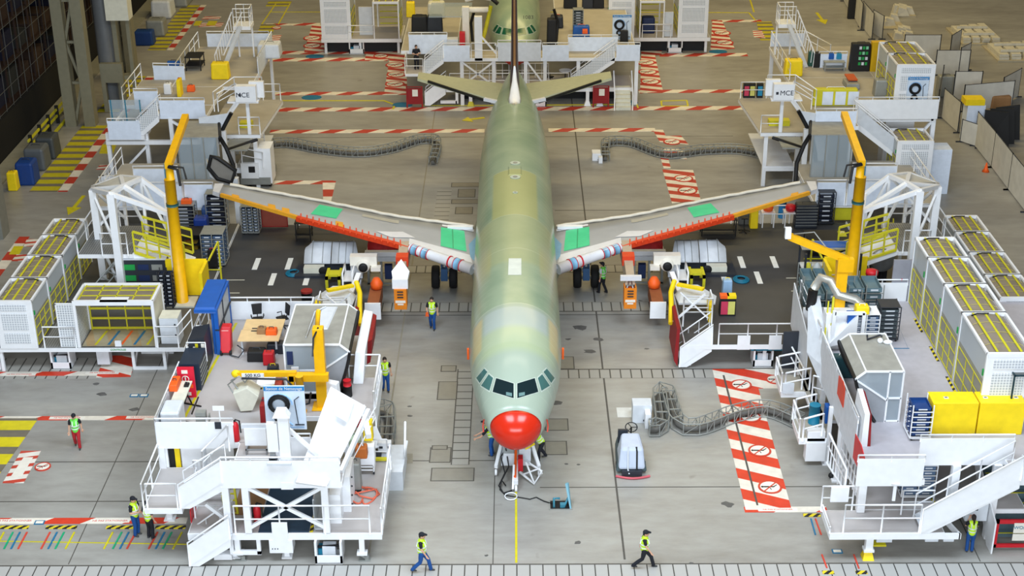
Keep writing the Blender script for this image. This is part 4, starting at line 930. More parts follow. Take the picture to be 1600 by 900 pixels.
def bag(name, label, cat, x, y, z, w, d, h, m, grp=None, lid=None):
    t = T(name, label, cat, (x,y,z), grp); b = MB().use(m); b.hexa([(x-w/2,y-d/2,z),(x+w/2,y-d/2,z),(x+w/2,y+d/2,z),(x-w/2,y+d/2,z)],[(x-w*.46,y-d*.46,z+h),(x+w*.46,y-d*.46,z+h),(x+w*.46,y+d*.46,z+h),(x-w*.46,y+d*.46,z+h)]); b.build('body', t, bevel=min(w,d,h)*.12)
    b = MB().use(lid or dark); b.tube([(x-w*.2,y,z+h),(x-w*.18,y,z+h+.08),(x+w*.18,y,z+h+.08),(x+w*.2,y,z+h)],.018); b.build('handle', t); return t
bag('work_bag','orange work bag lying on the right end of the beech desk','bag',-10.75,58.9,Z3+.76,.5,.4,.25,orange)
bag('work_bag','tan bag lying on the beech desk beside the orange bag','bag',-11.2,59.0,Z3+.76,.4,.4,.25,wdark)
bag('tool_case','open black tool case on the floor under the beech desk','case',-11.3,57.9,Z3,.8,.6,.5,black)
bag('tool_case','black tool case tucked under the right end of the beech desk','case',-10.55,58.6,Z3,.8,.5,.5,dark)
bag('tool_box','red box on the floor in front of the beech desk','box',-10.7,57.5,Z3,.5,.45,.6,red)
bag('backpack','grey and yellow rucksack on the floor behind the yellow jib arm','bag',-10.4,56.6,Z3,.5,.4,.4,dark,lid=yellow)
bag('tool_box','rust red box beneath the jib arm near the crane post','box',-10.0,54.9,Z3,.6,.6,.6,mat('rust_red',(190,70,50),.5))
t = T('welding_trolley', 'tall red machine trolley beside the left edge of the beech desk', 'trolley', (-12.7, 58.8, Z3))
b = MB().use(red); b.hexa([(-12.95,58.2,Z3+.15),(-12.5,58.2,Z3+.15),(-12.5,58.8,Z3+.15),(-12.95,58.8,Z3+.15)],[(-13.0,58.7,Z3+1.2),(-12.5,58.7,Z3+1.2),(-12.5,59.1,Z3+1.2),(-13.0,59.1,Z3+1.2)]); b.build('body', t, bevel=.05)
b = MB().use(pwhite); b.box(-12.9,-12.6,58.62,58.66,Z3+.9,Z3+1.05); b.build('label', t)
for x in (-12.92,-12.52): b = MB().use(black); b.lathe([(.05,-.04),(.13,-.04),(.13,.04),(.05,.04)],(x,58.3,Z3+.13),14,'x'); b.build('wheel', t)
b = MB().use(dark); b.tube([(-12.5,58.2,Z3+.05),(-12.1,57.9,Z3+.1),(-11.9,58.2,Z3+.3),(-12.2,58.3,Z3+.5)],.03); b.build('hose', t)
t = T('shelter', 'blue phone-booth-like shelter with glass side at the platform edge', 'shelter', (-13.4, 60, Z3))
b = MB().use(blue); b.box(-13.95,-12.95,58.3,61.4,Z3+2.1,Z3+2.2); b.hexa([(-13.95,58.3,Z3+2.05),(-13.0,58.3,Z3+2.05),(-13.0,61.4,Z3+2.05),(-13.95,61.4,Z3+2.05)],[(-13.9,58.4,Z3+2.3),(-13.05,58.4,Z3+2.3),(-13.05,61.3,Z3+2.3),(-13.9,61.3,Z3+2.3)]); b.build('canopy', t)
b = MB().use(blue)
for x, y in ((-13.0,58.4),(-13.0,61.2),(-13.5,61.2)): b.box(x-.12,x+.06,y-.08,y+.08,Z3,Z3+2.1)
b.box(-13.25,-13.15,58.4,61.2,Z3,Z3+2.1); b.build('frame', t)
b = MB().use(glass2); b.box(-13.0,-12.97,58.5,61.1,Z3+.3,Z3+2.0); b.build('glass_side', t); b = MB().use(dark); b.box(-13.02,-12.94,59.6,59.7,Z3,Z3+2.1); b.box(-13.1,-12.9,58.3,61.2,Z3+1.2,Z3+1.26); b.use(pyel).box(-13.0,-12.94,58.8,59.2,Z3+.05,Z3+.3); b.build('glazing_bar', t)
t = T('tool_cabinet', 'dark covered tool cabinet with notices beside the blue shelter', 'cabinet', (-13.7, 57.4, Z3))
b = MB().use(dark); b.hexa([(-14.0,56.9,Z3),(-13.25,56.9,Z3),(-13.25,58.2,Z3),(-14.0,58.2,Z3)],[(-14.0,56.9,Z3+1.45),(-13.3,56.9,Z3+1.6),(-13.3,58.2,Z3+1.6),(-14.0,58.2,Z3+1.45)]); b.build('body', t)
b = MB().use(pwhite); b.box(-13.8,-13.6,56.86,56.89,Z3+.8,Z3+1.15); b.box(-13.45,-13.3,56.86,56.89,Z3+1.1,Z3+1.3); b.use(pyel).box(-13.7,-13.58,56.85,56.88,Z3+1.1,Z3+1.3); b.build('notice', t)
t = T('tool_cabinet', 'dark blue drawer cabinet standing behind the red sign board', 'cabinet', (-13.6, 55.8, Z3))
b = MB().use(mat('drawer_navy', (30, 44, 62), .5)); b.box(-14.05,-13.2,55.1,56.6,Z3,Z3+1.25); b.build('body', t); b = MB().use(galv)
for k in range(5): b.box(-13.22,-13.17,55.2,56.5,Z3+.2+.2*k,Z3+.24+.2*k)
b.build('drawer_bar', t); b = MB().use(white); b.tube([(-14.0,56.6,Z3+1.2),(-14.0,56.6,Z3+1.5),(-13.2,56.6,Z3+1.5),(-13.2,56.6,Z3+.6)],.03); b.build('push_handle', t)
t = T('sign_board', 'red sign board with white symbol and lettering at the platform edge', 'sign', (-13.75, 54.7, Z3))
b = MB().use(mat('sign_red', (206, 24, 52), .4)); b.hexa([(-14.0,54.5,Z3),(-13.3,54.5,Z3),(-13.3,54.6,Z3),(-14.0,54.6,Z3)],[(-14.05,54.7,Z3+1.3),(-13.35,54.7,Z3+1.3),(-13.35,54.8,Z3+1.3),(-14.05,54.8,Z3+1.3)]); b.build('board', t)
b = MB().use(pwhite); b.box(-13.85,-13.6,54.64,54.67,Z3+1.05,Z3+1.2); b.tube([(-13.7+.14*math.cos(a*.5236),54.6,Z3+.82+.14*math.sin(a*.5236)) for a in range(12)],.018,5,closed=True); b.box(-13.72,-13.68,54.58,54.61,Z3+.74,Z3+.92); b.box(-13.95,-13.75,54.56,54.58,Z3+.45,Z3+.55); b.box(-13.9,-13.5,54.5,54.52,Z3+.1,Z3+.25); b.use(orange); b.box(-13.65,-13.4,54.56,54.58,Z3+.42,Z3+.58); b.build('sign_marks', t)
t = T('bench', 'narrow cream bench on black cross legs at the left platform edge', 'bench', (-13.5, 53.4, Z3))
b = MB().use(cream); b.box(-13.9,-13.35,52.4,54.3,Z3+.85,Z3+.9); b.build('bench_top', t); b = MB().use(black)
for y in (52.6,54.0): b.beam((-13.7,y,Z3),(-13.4,y,Z3+.85),.05); b.beam((-13.4,y,Z3),(-13.7,y,Z3+.85),.05); b.beam((-13.75,y,Z3+.03),(-12.95,y-.3,Z3+.03),.05)
b.beam((-13.1,52.6,Z3+.3),(-13.1,54.0,Z3+.3),.05); b.build('leg_frame', t)
bag('helmet_box','orange hard case on the end of the cream bench','case',-13.95,53.8,Z3+.9,.35,.9,.3,orange)
bag('hand_tool','black tape dispenser lying on the cream bench','tool',-13.5,53.9,Z3+.9,.2,.3,.08,black)
b = MB().use(lgrey); b.box(-14.05,-13.3,51.3,52.4,Z3,Z3+1.1); b.build('supply_cabinet', None, bevel=.08, label='rounded pale grey cabinet behind the upper left white parapet', cat='cabinet')
t = T('control_post', 'small control panel post with white plate behind the upper parapet', 'control panel', (-11.9, 51.0, Z3))
b = MB().use(white); b.box(-11.62,-11.58,50.95,50.99,Z3,Z3+1.45); b.box(-11.85,-11.4,50.93,50.96,Z3+1.4,Z3+1.6); b.build('post', t); b = MB().use(dark); b.box(-11.8,-11.55,50.8,50.84,Z3+.65,Z3+.95); b.build('screen', t)
b = MB().use(galv); b.box(-12.6,-12.2,51.1,51.4,Z3+.8,Z3+1.2); b.box(-11.1-1.0,-12.05,51.1,51.3,Z3+.8,Z3+1.1); b.build('meter_case', None, label='grey meter case behind the left parapet beside the control post', cat='instrument')
def extinguisher(x, y, z, label, s=1.0):
    t = T('fire_extinguisher', label, 'fire extinguisher', (x,y,z), 'red fire extinguishers')
    b = MB().use(red); b.lathe([(.08*s,0),(.1*s,.03*s),(.1*s,.45*s),(.07*s,.54*s),(.03*s,.57*s)],(x,y,z),14); b.build('cylinder', t)
    b = MB().use(black); b.tube([(x,y,z+.56*s),(x+.02,y,z+.64*s),(x+.12*s,y,z+.6*s),(x+.14*s,y-.02,z+.25*s)],.018*s+.006); b.box(x-.04,x+.04,y-.02,y+.02,z+.57*s,z+.62*s); b.build('hose_and_lever', t)
extinguisher(-11.05,51.0,Z3,'red fire extinguisher behind the stair head on the upper left deck',1.5)
extinguisher(-10.35,48.5,Z1,'left red fire extinguisher of two behind the front railing',1.5)
extinguisher(-10.0,48.6,Z1,'right red fire extinguisher of two behind the front railing',1.5)
bag('equipment_case','dark red equipment stack hidden behind the white sign upright','case',-10.1,52.2,Z3,.2,.8,1.1,dred)
t = T('panel_trolley', 'white square panel trolley behind the front left parapet', 'trolley', (-10, 49.9, Z3))
b = MB().use(white); b.box(-10.55,-9.7,50.2,50.3,Z3+.25,Z3+1.0); b.use(lgrey).box(-10.65,-9.6,50.25,50.4,Z3+.98,Z3+1.15); b.build('panel', t)
b = MB().use(metal)
for x in (-10.5,-9.7): b.box(x,x+.05,49.9,50.5,Z3,Z3+.25)
b.box(-10.5,-9.65,49.9,49.95,Z3+.2,Z3+.25); b.build('chassis', t)
deck(LD, -10.9, -9.2, 49.6, 50.9, Z3, .2)
t = T('wheeled_cart', 'white enclosed parts cart on castors on the lower front deck', 'cart', (-6.35, 52.2, Z1))
b = MB().use(white); b.hexa([(-6.95,52.1,Z1+.45),(-5.75,52.1,Z1+.45),(-5.75,52.7,Z1+.45),(-6.95,52.7,Z1+.45)],[(-6.95,52.2,Z1+1.3),(-5.75,52.2,Z1+1.3),(-5.75,52.7,Z1+1.3),(-6.95,52.7,Z1+1.3)]); b.build('hood', t, bevel=.04)
b = MB().use(white)
for x in (-6.9,-5.8):
    b.box(x-.03,x+.03,52.1,52.7,Z1+.15,Z1+.5)
b.box(-6.9,-5.8,52.1,52.14,Z1+.2,Z1+.25); b.box(-6.9,-5.8,52.1,52.14,Z1+.35,Z1+.4); b.build('frame', t)
for x in (-6.9,-5.8):
    b = MB().use(dark); b.lathe([(.02,-.03),(.07,-.03),(.07,.03),(.02,.03)],(x,52.15,Z1+.08),10,'x'); b.build('castor', t)
b = MB().use(mat('coral_hose', (226, 110, 84), .5))
P_ = []
for k in range(40):
    a = k/40*2*math.pi; P_.append((-6.1+.5*math.sin(a)+.12*math.sin(2*a), 50.35+.75*math.cos(a)*abs(math.cos(a*.5))**.3, Z1+.04+.02*math.sin(a*2)))
b.tube(P_,.035,6,closed=True); b.tube([(-6.5,50.9,Z1+.05),(-6.2,50.4,Z1+.09),(-5.7,50.25,Z1+.06),(-5.45,50.6,Z1+.05),(-5.6,50.95,Z1+.05),(-6.1,50.7,Z1+.1),(-6.5,50.6,Z1+.06),(-6.55,51.0,Z1+.05),(-6.2,51.15,Z1+.05),(-5.9,50.8,Z1+.09)],.035,6); b.use(black); b.box(-6.5,-6.2,50.75,50.9,Z1+.02,Z1+.12)
b.build('coiled_hose', None, label='coral red hose coiled on the lower grey deck', cat='hose')
# bins and reels between the decks beside the aircraft
for (n_, lb, c_, x, y, z, w, d, h, m) in (
    ('waste_bin','yellow bin on the small left deck beside the inner rail','bin',-6.0,52.6,Z3-.9,.4,.4,.9,yellow),
    ('rolled_mat','maroon roll lying across the small deck edge','roll',-6.7,52.8,Z3-.4,.9,.3,.3,dred),
    ('cloth_bundle','green and white cloth bundle beside the yellow bin','bundle',-6.5,52.2,Z3-1.0,.5,.6,.5,mat('pale_green_cloth',(160,176,150),.8)),
    ('machine_part','orange motor housing standing below the small deck','motor',-6.2,51.6,Z3-1.1,.5,.5,.5,mat('rusty_orange',(190,104,44),.6)),
    ('waste_bin','blue lidded bin beside the tilted board','bin',-6.9,51.2,Z1,.35,.35,1.2,blue),
    ('equipment_case','grey wrapped equipment leaning near the inner rail','case',-6.45,51.1,Z1,.5,.6,1.3,galv)):
    bag(n_, lb, c_, x, y, z, w, d, h, m)
# access unit with yellow tread beside the lower deck
t = T('access_unit', 'low white machine with cable drum beside the inner rail of the front left platform', 'machine', (-5.6, 54.3, 0))
b = MB().use(lgrey); b.box(-6.3,-4.7,52.95,53.6,0,.9); b.box(-6.3,-4.7,53.6,55.4,0,.75); b.use(dark); b.box(-6.2,-5.7,53.7,55.2,.75,.9); b.build('chassis', t)
b = MB().use(white); b.box(-5.85,-5.3,54.6,54.9,.9,1.3); b.beam((-6.2,55.4,1.6),(-5.8,54.6,1.1),.5,.08); b.tube([(-4.7,55.6,.8),(-4.7,54.2,.9),(-4.65,54.0,1.6),(-4.75,55.7,1.7)],.05); b.build('white_guard', t)
b = MB().use(dark); b.box(-5.8,-5.65,54.58,54.6,1.05,1.15); b.box(-5.5,-5.35,54.58,54.6,1.05,1.15); b.build('buttons', t)
b = MB().use(lime); b.box(-6.6,-5.3,53.1,53.3,1.35,1.42); b.use(white); b.box(-6.6,-6.55,53.1,53.2,.1,1.35); b.box(-5.35,-5.3,53.1,53.2,.1,1.35); b.build('yellow_step', t)

# ================================================================== right nose dock
RD = T('work_platform', 'white multi-level service platform at the front right with long solid-sided stairs', 'work platform', (15, 50, 0))
deck(RD, 12.0, 16.4, 47.84, 49.43, Z1, .3); deck(RD, 13.6, 20, 49.45, 53.5, Z1, .2)
b = MB().use(white); b.box(16.4,17.0,47.84,47.92,Z1-.3,Z1-.05); b.prism([(16.95,47.84,Z1-.3),(17.03,47.84,Z1-.3),(16.65,49.4,Z1-.3),(16.57,49.4,Z1-.3)],(0,0,.25)); b.use(lgrey); b.box(15.7,16.2,47.9,48.1,.85,1.0); b.box(16.4,16.8,47.9,48.1,.85,1.02); b.build('base_beam', RD)
deck(RD, 13.4, 15.4, 47.95, 49.4, Z3, .22); deck(RD, 13.4, 24, 49.4, 63.6, Z3, .22, top=mat('deck_violet_grey', (180, 176, 182), .7, noise=.05)); deck(RD, 18.85, 21, 47.9, 49.4, Z3, .2)
panel(RD, (12.8,47.95,Z3), (15.3,47.95,Z3)); panel(RD, (15.5,49.42,Z3), (19.1,49.42,Z3))
panel(RD, (13.4,58.2,Z3), (13.4,50.8,Z3), low=1.05, m=lgrey)
b = MB().use(ored); b.prism([(13.37,53.2,3.75),(13.37,54.4,3.75),(13.37,54.4,4.6),(13.37,53.6,4.75),(13.37,53.2,4.6)],(-.03,0,0)); b.build('orange_notice', RD)
b = MB().use(red); b.prism([(13.05,47.95,Z3+.1),(13.05,49.6,Z3),(13.05,49.6,Z3+1.05),(13.05,48.6,Z3+1.15),(13.05,47.95,Z3+1.0)],(-.03,0,0)); b.build('red_gate_panel', RD)
b = MB().use(white); b.hexa([(13.5,50.4,Z3),(13.75,50.4,Z3),(13.75,52.2,Z3),(13.5,52.2,Z3)],[(13.55,50.5,Z3+1.4),(13.75,50.5,Z3+1.4),(13.75,52.0,Z3+1.7),(13.55,52.0,Z3+1.7)]); b.use(dred); b.hexa([(13.75,50.4,Z3),(13.88,50.4,Z3),(13.88,52.1,Z3),(13.75,52.1,Z3)],[(13.75,50.5,Z3+1.4),(13.85,50.6,Z3+1.3),(13.85,51.9,Z3+1.6),(13.75,52.0,Z3+1.7)]); b.build('docking_buffer', RD)
stair(RD, (15.45,Z1), (18.95,Z3+.05), 47.84, 48.9, panelh=1.0); b = MB().use(white); b.prism([(15.45,47.82,Z1),(18.95,47.82,Z3-.3),(18.95,47.82,Z3+.3),(15.45,47.82,Z1+.2)],(0,.05,0)); b.build('stair_skirt', RD); panel(RD, (18.9,47.9,Z3), (19.6,47.9,Z3), low=.2)
rail(RD, [(12.5,47.87,Z1),(15.4,47.87,Z1)], h=1.25); rail(RD, [(12.0,47.9,Z1),(12.0,49.4,Z1)], h=.25, mid=False)
rail(RD, [(11.95,49.42,Z1),(13.15,49.42,Z1)]); b = MB().use(white); b.box(12.25,12.95,49.3,49.38,Z1+.45,Z1+1.1); b.build('junction_box', RD)
rail(RD, [(15.0,49.1,Z1),(16.2,49.1,Z1)]); 
for x, y, z0, z1_ in ((13.45,49.35,Z1,Z3-.2),(17.0,49.4,Z1,Z3-.2),(18.6,49.4,0,Z3-.2),(20.3,49.5,0,Z3-.2),(13.6,53.4,0,Z3-.2),(13.6,58,0,Z3-.2),(13.6,63.4,0,Z3-.2),(17,63.4,0,Z3-.2)): leg(RD, x, y, z0, z1_, .3 if y < 50 else .22, foot=False)
b = MB().use(white); b.beam((14.3,47.93,3.35),(14.3,47.93,2.7),.12,.05); b.tube([(14.15,47.9,3.45),(14.45,47.9,3.45)],.03); b.build('hook_bracket', RD)
for x in (13.6,):
    b = MB().use(white); b.box(x-.14,x+.14,47.95,48.2,.4,Z1-.25); b.box(x-.2,x+.2,47.9,48.25,.35,.45); b.use(yellow); b.hexa([(x-.22,47.85,0),(x+.22,47.85,0),(x+.22,48.3,0),(x-.22,48.3,0)],[(x-.15,48.0,.3),(x+.15,48.0,.3),(x+.15,48.2,.3),(x-.15,48.2,.3)]); b.build('levelling_foot', RD)
b = MB().use(lgrey); b.box(13.95,14.55,48.3,48.8,.55,1.0); b.use(pyel); b.box(13.8,14.35,48.3,48.7,.35,.42); b.build('control_box', RD)
b = MB().use(pyel); b.prism([(16.4,51.2,Z1),(16.5,51.2,Z1),(16.6,49.5,Z1),(16.48,49.5,Z1)],(0,0,.008)); b.build('yellow_floor_line', RD)
# small railed landings on the aircraft side
def pod(x0, x1, y0, y1, z, cut=.4):
    deck(RD, x0, x1, y0, y1, z, .3, top=deckw)
    rail(RD, [(x0+.15,y0,z-.1),(x1,y0,z+.15)], h=1.05, r=.045); rail(RD, [(x0,y0+.1,z),(x0,y1,z)], h=.9, r=.045); rail(RD, [(x0+.1,y1,z-.1),(x1,y1,z+.15)], h=1.05, r=.045)
pod(11.95, 13.2, 58.98, 60.6, Z1); pod(12.05, 13.0, 54.9, 56.6, Z1)
deck(RD, 13.0, 13.5, 54.9, 61, Z1, .2, top=deckw); deck(RD, 13.2, 15.3, 56.4, 63.4, Z1, .15, top=deckw)
b = MB().use(white); b.box(12.35,13.2,54.75,55.2,.25,1.15); b.box(12.4,13.15,54.9,55.3,1.15,1.6); b.build('white_cabinet', RD)
b = MB().use(lgrey); b.box(11.98,12.5,58.9,59.0,Z1-.05,Z1+.45); b.build('kick_box', RD)
for x, y in ((13.3,54.95),(13.45,53.6)):
    b = MB().use(white); b.box(x-.08,x+.08,y-.08,y+.08,.05,Z3-.8); b.box(x-.18,x+.18,y-.15,y+.15,0,.07); b.use(black).ball((x-.15,y+.2,.14),.13); b.build('castor_leg', RD)
# narrow stair with tube rails along the inside
b = MB().use(white)
for x in (13.0, 13.5):
    b.tube([(x,53.6,.9),(x-.0,50.2,Z1+.4),(x,49.6,Z1+.4)],.045)
    for k in range(7): b.tube([(x,53.4-.5*k,1.0+.06*k),(x,53.4-.5*k,2.3+.05*k)],.035)
    b.tube([(x,53.6,2.3),(x,50.2,2.65),(x,50.2,1.6)],.045); b.tube([(x,53.6,1.7),(x,50.2,2.1)],.035)
b.build('inner_guard_rail', RD)
rail(RD, [(13.1,57.9,Z1+.2),(13.9,57.4,Z1+.2),(13.9,56.0,Z1+.2)], r=.04, h=1.2); rail(RD, [(13.6,53.5,Z1+.3),(14.2,52.4,Z1+.3)], r=.04, h=1.2); rail(RD, [(12.9,61.6,Z1+.3),(14.3,61.6,Z1+.3)], r=.045, h=1.1); rail(RD, [(12.7,61.6,Z1),(12.9,59.2,Z1)], r=.045, h=1.1)
b = MB().use(teal); b.cyl(12.9,56.2,Z1,Z1+.9,.25,12); b.use(blue); b.box(13.25,13.5,55.6,56.0,Z1+.3,Z1+1.1); b.build('drum_pair', RD)
t = T('vent_tower', 'white machine tower topped by a bent silver duct beside the inner platform edge', 'machine', (13.9, 59.5, Z1))
b = MB().use(white); b.box(13.6,14.8,58.7,59.4,Z1,5.3); b.hexa([(13.7,58.3,3.9),(14.9,58.3,4.2),(14.9,58.9,4.2),(13.7,58.9,3.9)],[(13.7,58.3,4.0),(14.9,58.3,5.4),(14.9,58.9,5.4),(13.7,58.9,5.2)]); b.build('tower_body', t)
b = MB().use(mat('silver_duct', (176,174,166), .35, metal=.5)); b.tube([(13.3,60.2,5.9),(13.5,60.0,6.5),(13.9,59.8,6.4),(14.2,59.4,5.9),(14.9,59.2,5.8),(15.4,59.0,5.4),(15.4,58.9,4.2)],.2,10); b.build('bent_duct', t)
b = MB().use(black); b.tube([(13.25,60.2,5.8),(13.2,60.2,4.8)],.22,10); b.build('rubber_sleeve', t)
b = MB().use(white); b.box(13.9,15.2,58.4,58.5,5.4,5.55); b.box(13.8,13.95,58.4,58.5,4.2,5.6); b.box(15.1,15.25,58.4,58.5,4.4,5.5); b.use(blue); b.box(14.5,14.95,58.5,58.9,4.9,5.4); b.use(lime); b.beam((13.8,58.5,3.8),(13.9,59,6.0),.09); b.beam((13.55,58.5,3.7),(13.7,59,5.8),.06); b.build('tower_frame', t)
b = MB().use(lgrey); b.hexa([(12.9,58.8,3.4),(13.5,57.2,2.2),(13.7,57.2,2.2),(13.6,58.9,3.4)],[(13.1,60.4,5.4),(13.6,57.3,3.2),(13.8,57.3,3.2),(13.6,60.4,5.4)]); b.build('slanted_skirt', t)
# Right cabin and crane
cabR = cabin('curtain_cabin', 'clear-walled cabin with grey roof on the front right platform beside the yellow lockers', 1, 15.4, 13.9, 14.85, 13.5, 14.45, 52.3, 55.6, Z3)
b = MB().use(dark); b.tube([(14.6,55.4,5.95),(14.5,55.0,5.95),(15.1,55.3,6.0),(15.2,55.3,5.95)],.04); b.use(white); b.ball((15.0,54.8,6.0),.12); b.ball((15.3,54.7,5.98),.14,8,(1.5,.8,.7)); b.build('cable_bundle', cabR)
bag('document_cabinet','dark teal cabinet with white papers behind the right clear cabin','cabinet',13.9,56.2,Z3,.9,.5,1.0,mat('dark_teal',(26,66,74),.5),lid=pwhite)
C2 = T('jib_crane', 'yellow jib crane with long raised arm on the front right platform', 'crane', (14.3, 59.6, Z3))
b = MB().use(craney); b.hexa([(14.1,59.3,Z3),(14.5,59.3,Z3),(14.5,59.7,Z3),(14.1,59.7,Z3)],[(14.05,59.5,7.6),(14.55,59.5,7.6),(14.55,59.9,7.6),(14.05,59.9,7.6)]); b.build('column', C2)
b = MB().use(craney); b.box(14.05,14.75,59.4,59.7,7.0,7.6); b.beam((14.5,59.6,7.5),(11.9,59.8,8.55),.22,.3); b.build('raised_arm', C2)
b = MB().use(galv); b.tube([(13.5,59.7,8.1),(13.0,59.9,8.7),(12.1,59.8,8.65)],.03); b.use(white).box(11.7,11.95,59.6,59.8,8.5,9.0); b.build('arm_cable', C2)

# lockers, racks and the open frame on the right nose dock
for k, lb in enumerate(('bright yellow locker standing beside the blue crate rack','bright yellow locker nearest the right edge of the photo')):
    t = T('locker', lb, 'locker', (17.3+1.9*k, 51.6, Z3), 'bright yellow lockers'); x0, x1 = 16.4+1.85*k, 18.2+1.85*k
    b = MB().use(yellow); b.box(x0,x1,51.25,52.2,Z3,Z3+1.45); b.build('body', t, bevel=.03)
    b = MB().use(pwhite)
    for x in ((x0+.6,) if k == 0 else (x0+.3, x1-.3)): b.box(x-.09,x+.09,51.6,51.75,Z3+1.45,Z3+1.47)
    b.use(dark); 
    for x in ((x0+.6,) if k == 0 else (x0+.3, x1-.3)): b.box(x-.05,x+.05,51.65,51.7,Z3+1.47,Z3+1.48)
    b.build('roof_plate', t)
BIN = {}
def LV(k, n): return 'bottom level' if k == 0 else 'topmost level' if k == n-1 else '%s level from the bottom' % ('','second','third','fourth','fifth','sixth','seventh')[k]
def crate(x, y, z, m, w=.5, d=.4, h=.16, label=None, grp=None, rz=0):
    key = (m.name, w, d, h)
    if key not in BIN:
        b = MB().use(m); b.box(-w/2,w/2,-d/2,-d/2+.03,0,h); b.box(-w/2,w/2,d/2-.03,d/2,0,h); b.box(-w/2,-w/2+.03,-d/2,d/2,0,h); b.box(w/2-.03,w/2,-d/2,d/2,0,h); b.box(-w/2,w/2,-d/2,d/2,0,.03)
        b.use(lgrey); b.box(-w/4,w/4,-d/2-.01,-d/2,h*.3,h*.7)
        o = b.build('parts_crate', None); o['category'] = 'crate'; me = o.data
        off = Vector(o['_o']); BIN[key] = (o, off, [False])
    o, off, used = BIN[key]
    if used[0]: o = o.copy(); COL.objects.link(o)
    used[0] = True; o.location = Vector((x,y,z)) + off; o.rotation_euler = (0,0,rz); o['label'] = label; o['group'] = grp; return o
def crate_rack(name, label, x, y, z, w, d, h, n, m, cols=1, frame=galv, grp=None, clabel=None, cgrp=None, skip=0, wheels=True, top=False):
    """open tube rack with one crate per level and column"""
    t = T(name, label, 'rack', (x,y,z), grp); x0, x1, y0, y1 = x-w/2, x+w/2, y-d/2, y+d/2
    b = MB().use(frame)
    for px in [x0+(x1-x0)*k/cols for k in range(cols+1)]:
        for py in (y0, y1): b.box(px-.02,px+.02,py-.02,py+.02,z+.1,z+h)
    for py in (y0, y1): b.box(x0-.01,x1+.01,py-.02,py+.02,z+.1,z+.13)
    for px in (x0, x1): b.box(px-.02,px+.02,y0-.01,y1+.01,z+.1,z+.13)
    b.build('frame', t)
    for k in range(n):
        zz = z+.18+(h-.25)*k/n; b = MB().use(frame); b.box(x0,x1,y0,y0+.03,zz-.03,zz); b.box(x0,x1,y1-.03,y1,zz-.03,zz); b.box(x0,x1,y-.02,y+.02,zz-.03,zz); b.build('shelf', t)
        for c in range(cols):
            if skip and (k*7+c*3) % skip == 0: continue
            cw = w/cols; crate(x0+cw*(c+.5), y, zz, m, round(cw*.86,2), round(d*.86,2), round((h-.25)/n*.62,2), '%s, %s%s' % (clabel, LV(k,n), ('' if cols == 1 else ', '+(('left','right') if cols == 2 else ('left','middle','right'))[c]+' column')), cgrp)
    if top: b = MB().use(frame); b.box(x0,x1,y0,y1,z+h-.03,z+h); b.build('top_shelf', t)
    if wheels:
        for px in (x0+.08,x1-.08):
            b = MB().use(black); b.lathe([(.02,-.03),(.07,-.03),(.07,.03),(.02,.03)],(px,y0+.06,z+.07),10,'x'); b.build('castor', t)
    return t
crate_rack('crate_rack', 'leaning white rack of blue crates beside the yellow lockers', 15.9, 51.3, Z3, .8, 1.0, 1.6, 6, mat('royal_crate',(24,62,120),.5), frame=white, clabel='royal blue crate beside the yellow lockers', cgrp='crates beside the yellow lockers')
crate_rack('crate_rack', 'white rack of grey-blue trays under the front right stairs', 15.9, 50.6, Z1, 1.3, .9, 2.1, 8, mat('tray_blue',(90,112,140),.5), 2, frame=white, clabel='grey-blue tray under the front right stairs', cgrp='trays under the front right stairs')
t = T('store_frame', 'open dark teal frame with grey top and supplies at the right edge', 'rack', (20.5, 52.3, Z3))
tf = mat('frame_teal', (20, 52, 60), .5)
b = MB().use(tf)
for x in (19.55, 21.8):
    for y in (51.6, 53.4): b.box(x-.03,x+.03,y-.03,y+.03,Z3,Z3+2.5)
for y in (51.6, 53.4): b.box(19.55,21.8,y-.03,y+.03,Z3+2.44,Z3+2.5)
for x in (19.55,21.8): b.box(x-.03,x+.03,51.6,53.4,Z3+2.44,Z3+2.5)
b.build('frame', t); b = MB().use(mat('rack_top_grey',(96,98,96),.6)); b.box(19.6,21.8,51.65,53.4,Z3+2.46,Z3+2.48); b.build('top_panel', t)
b = MB().use(tf); b.box(19.6,21.8,51.7,53.4,Z3+1.1,Z3+1.16); b.box(19.6,21.8,53.3,53.36,Z3,Z3+2.4); b.build('shelf', t)
bag('supply_box','white box on the shelf of the dark teal frame','box',20.3,51.9,Z3+1.16,.35,.3,.3,white); bag('supply_box','red box on the shelf of the dark teal frame','box',19.9,52.0,Z3+1.16,.3,.3,.12,red)
bag('supply_box','green box at the left end of the dark teal frame','box',19.75,52.4,Z3+1.16,.2,.4,.2,green)

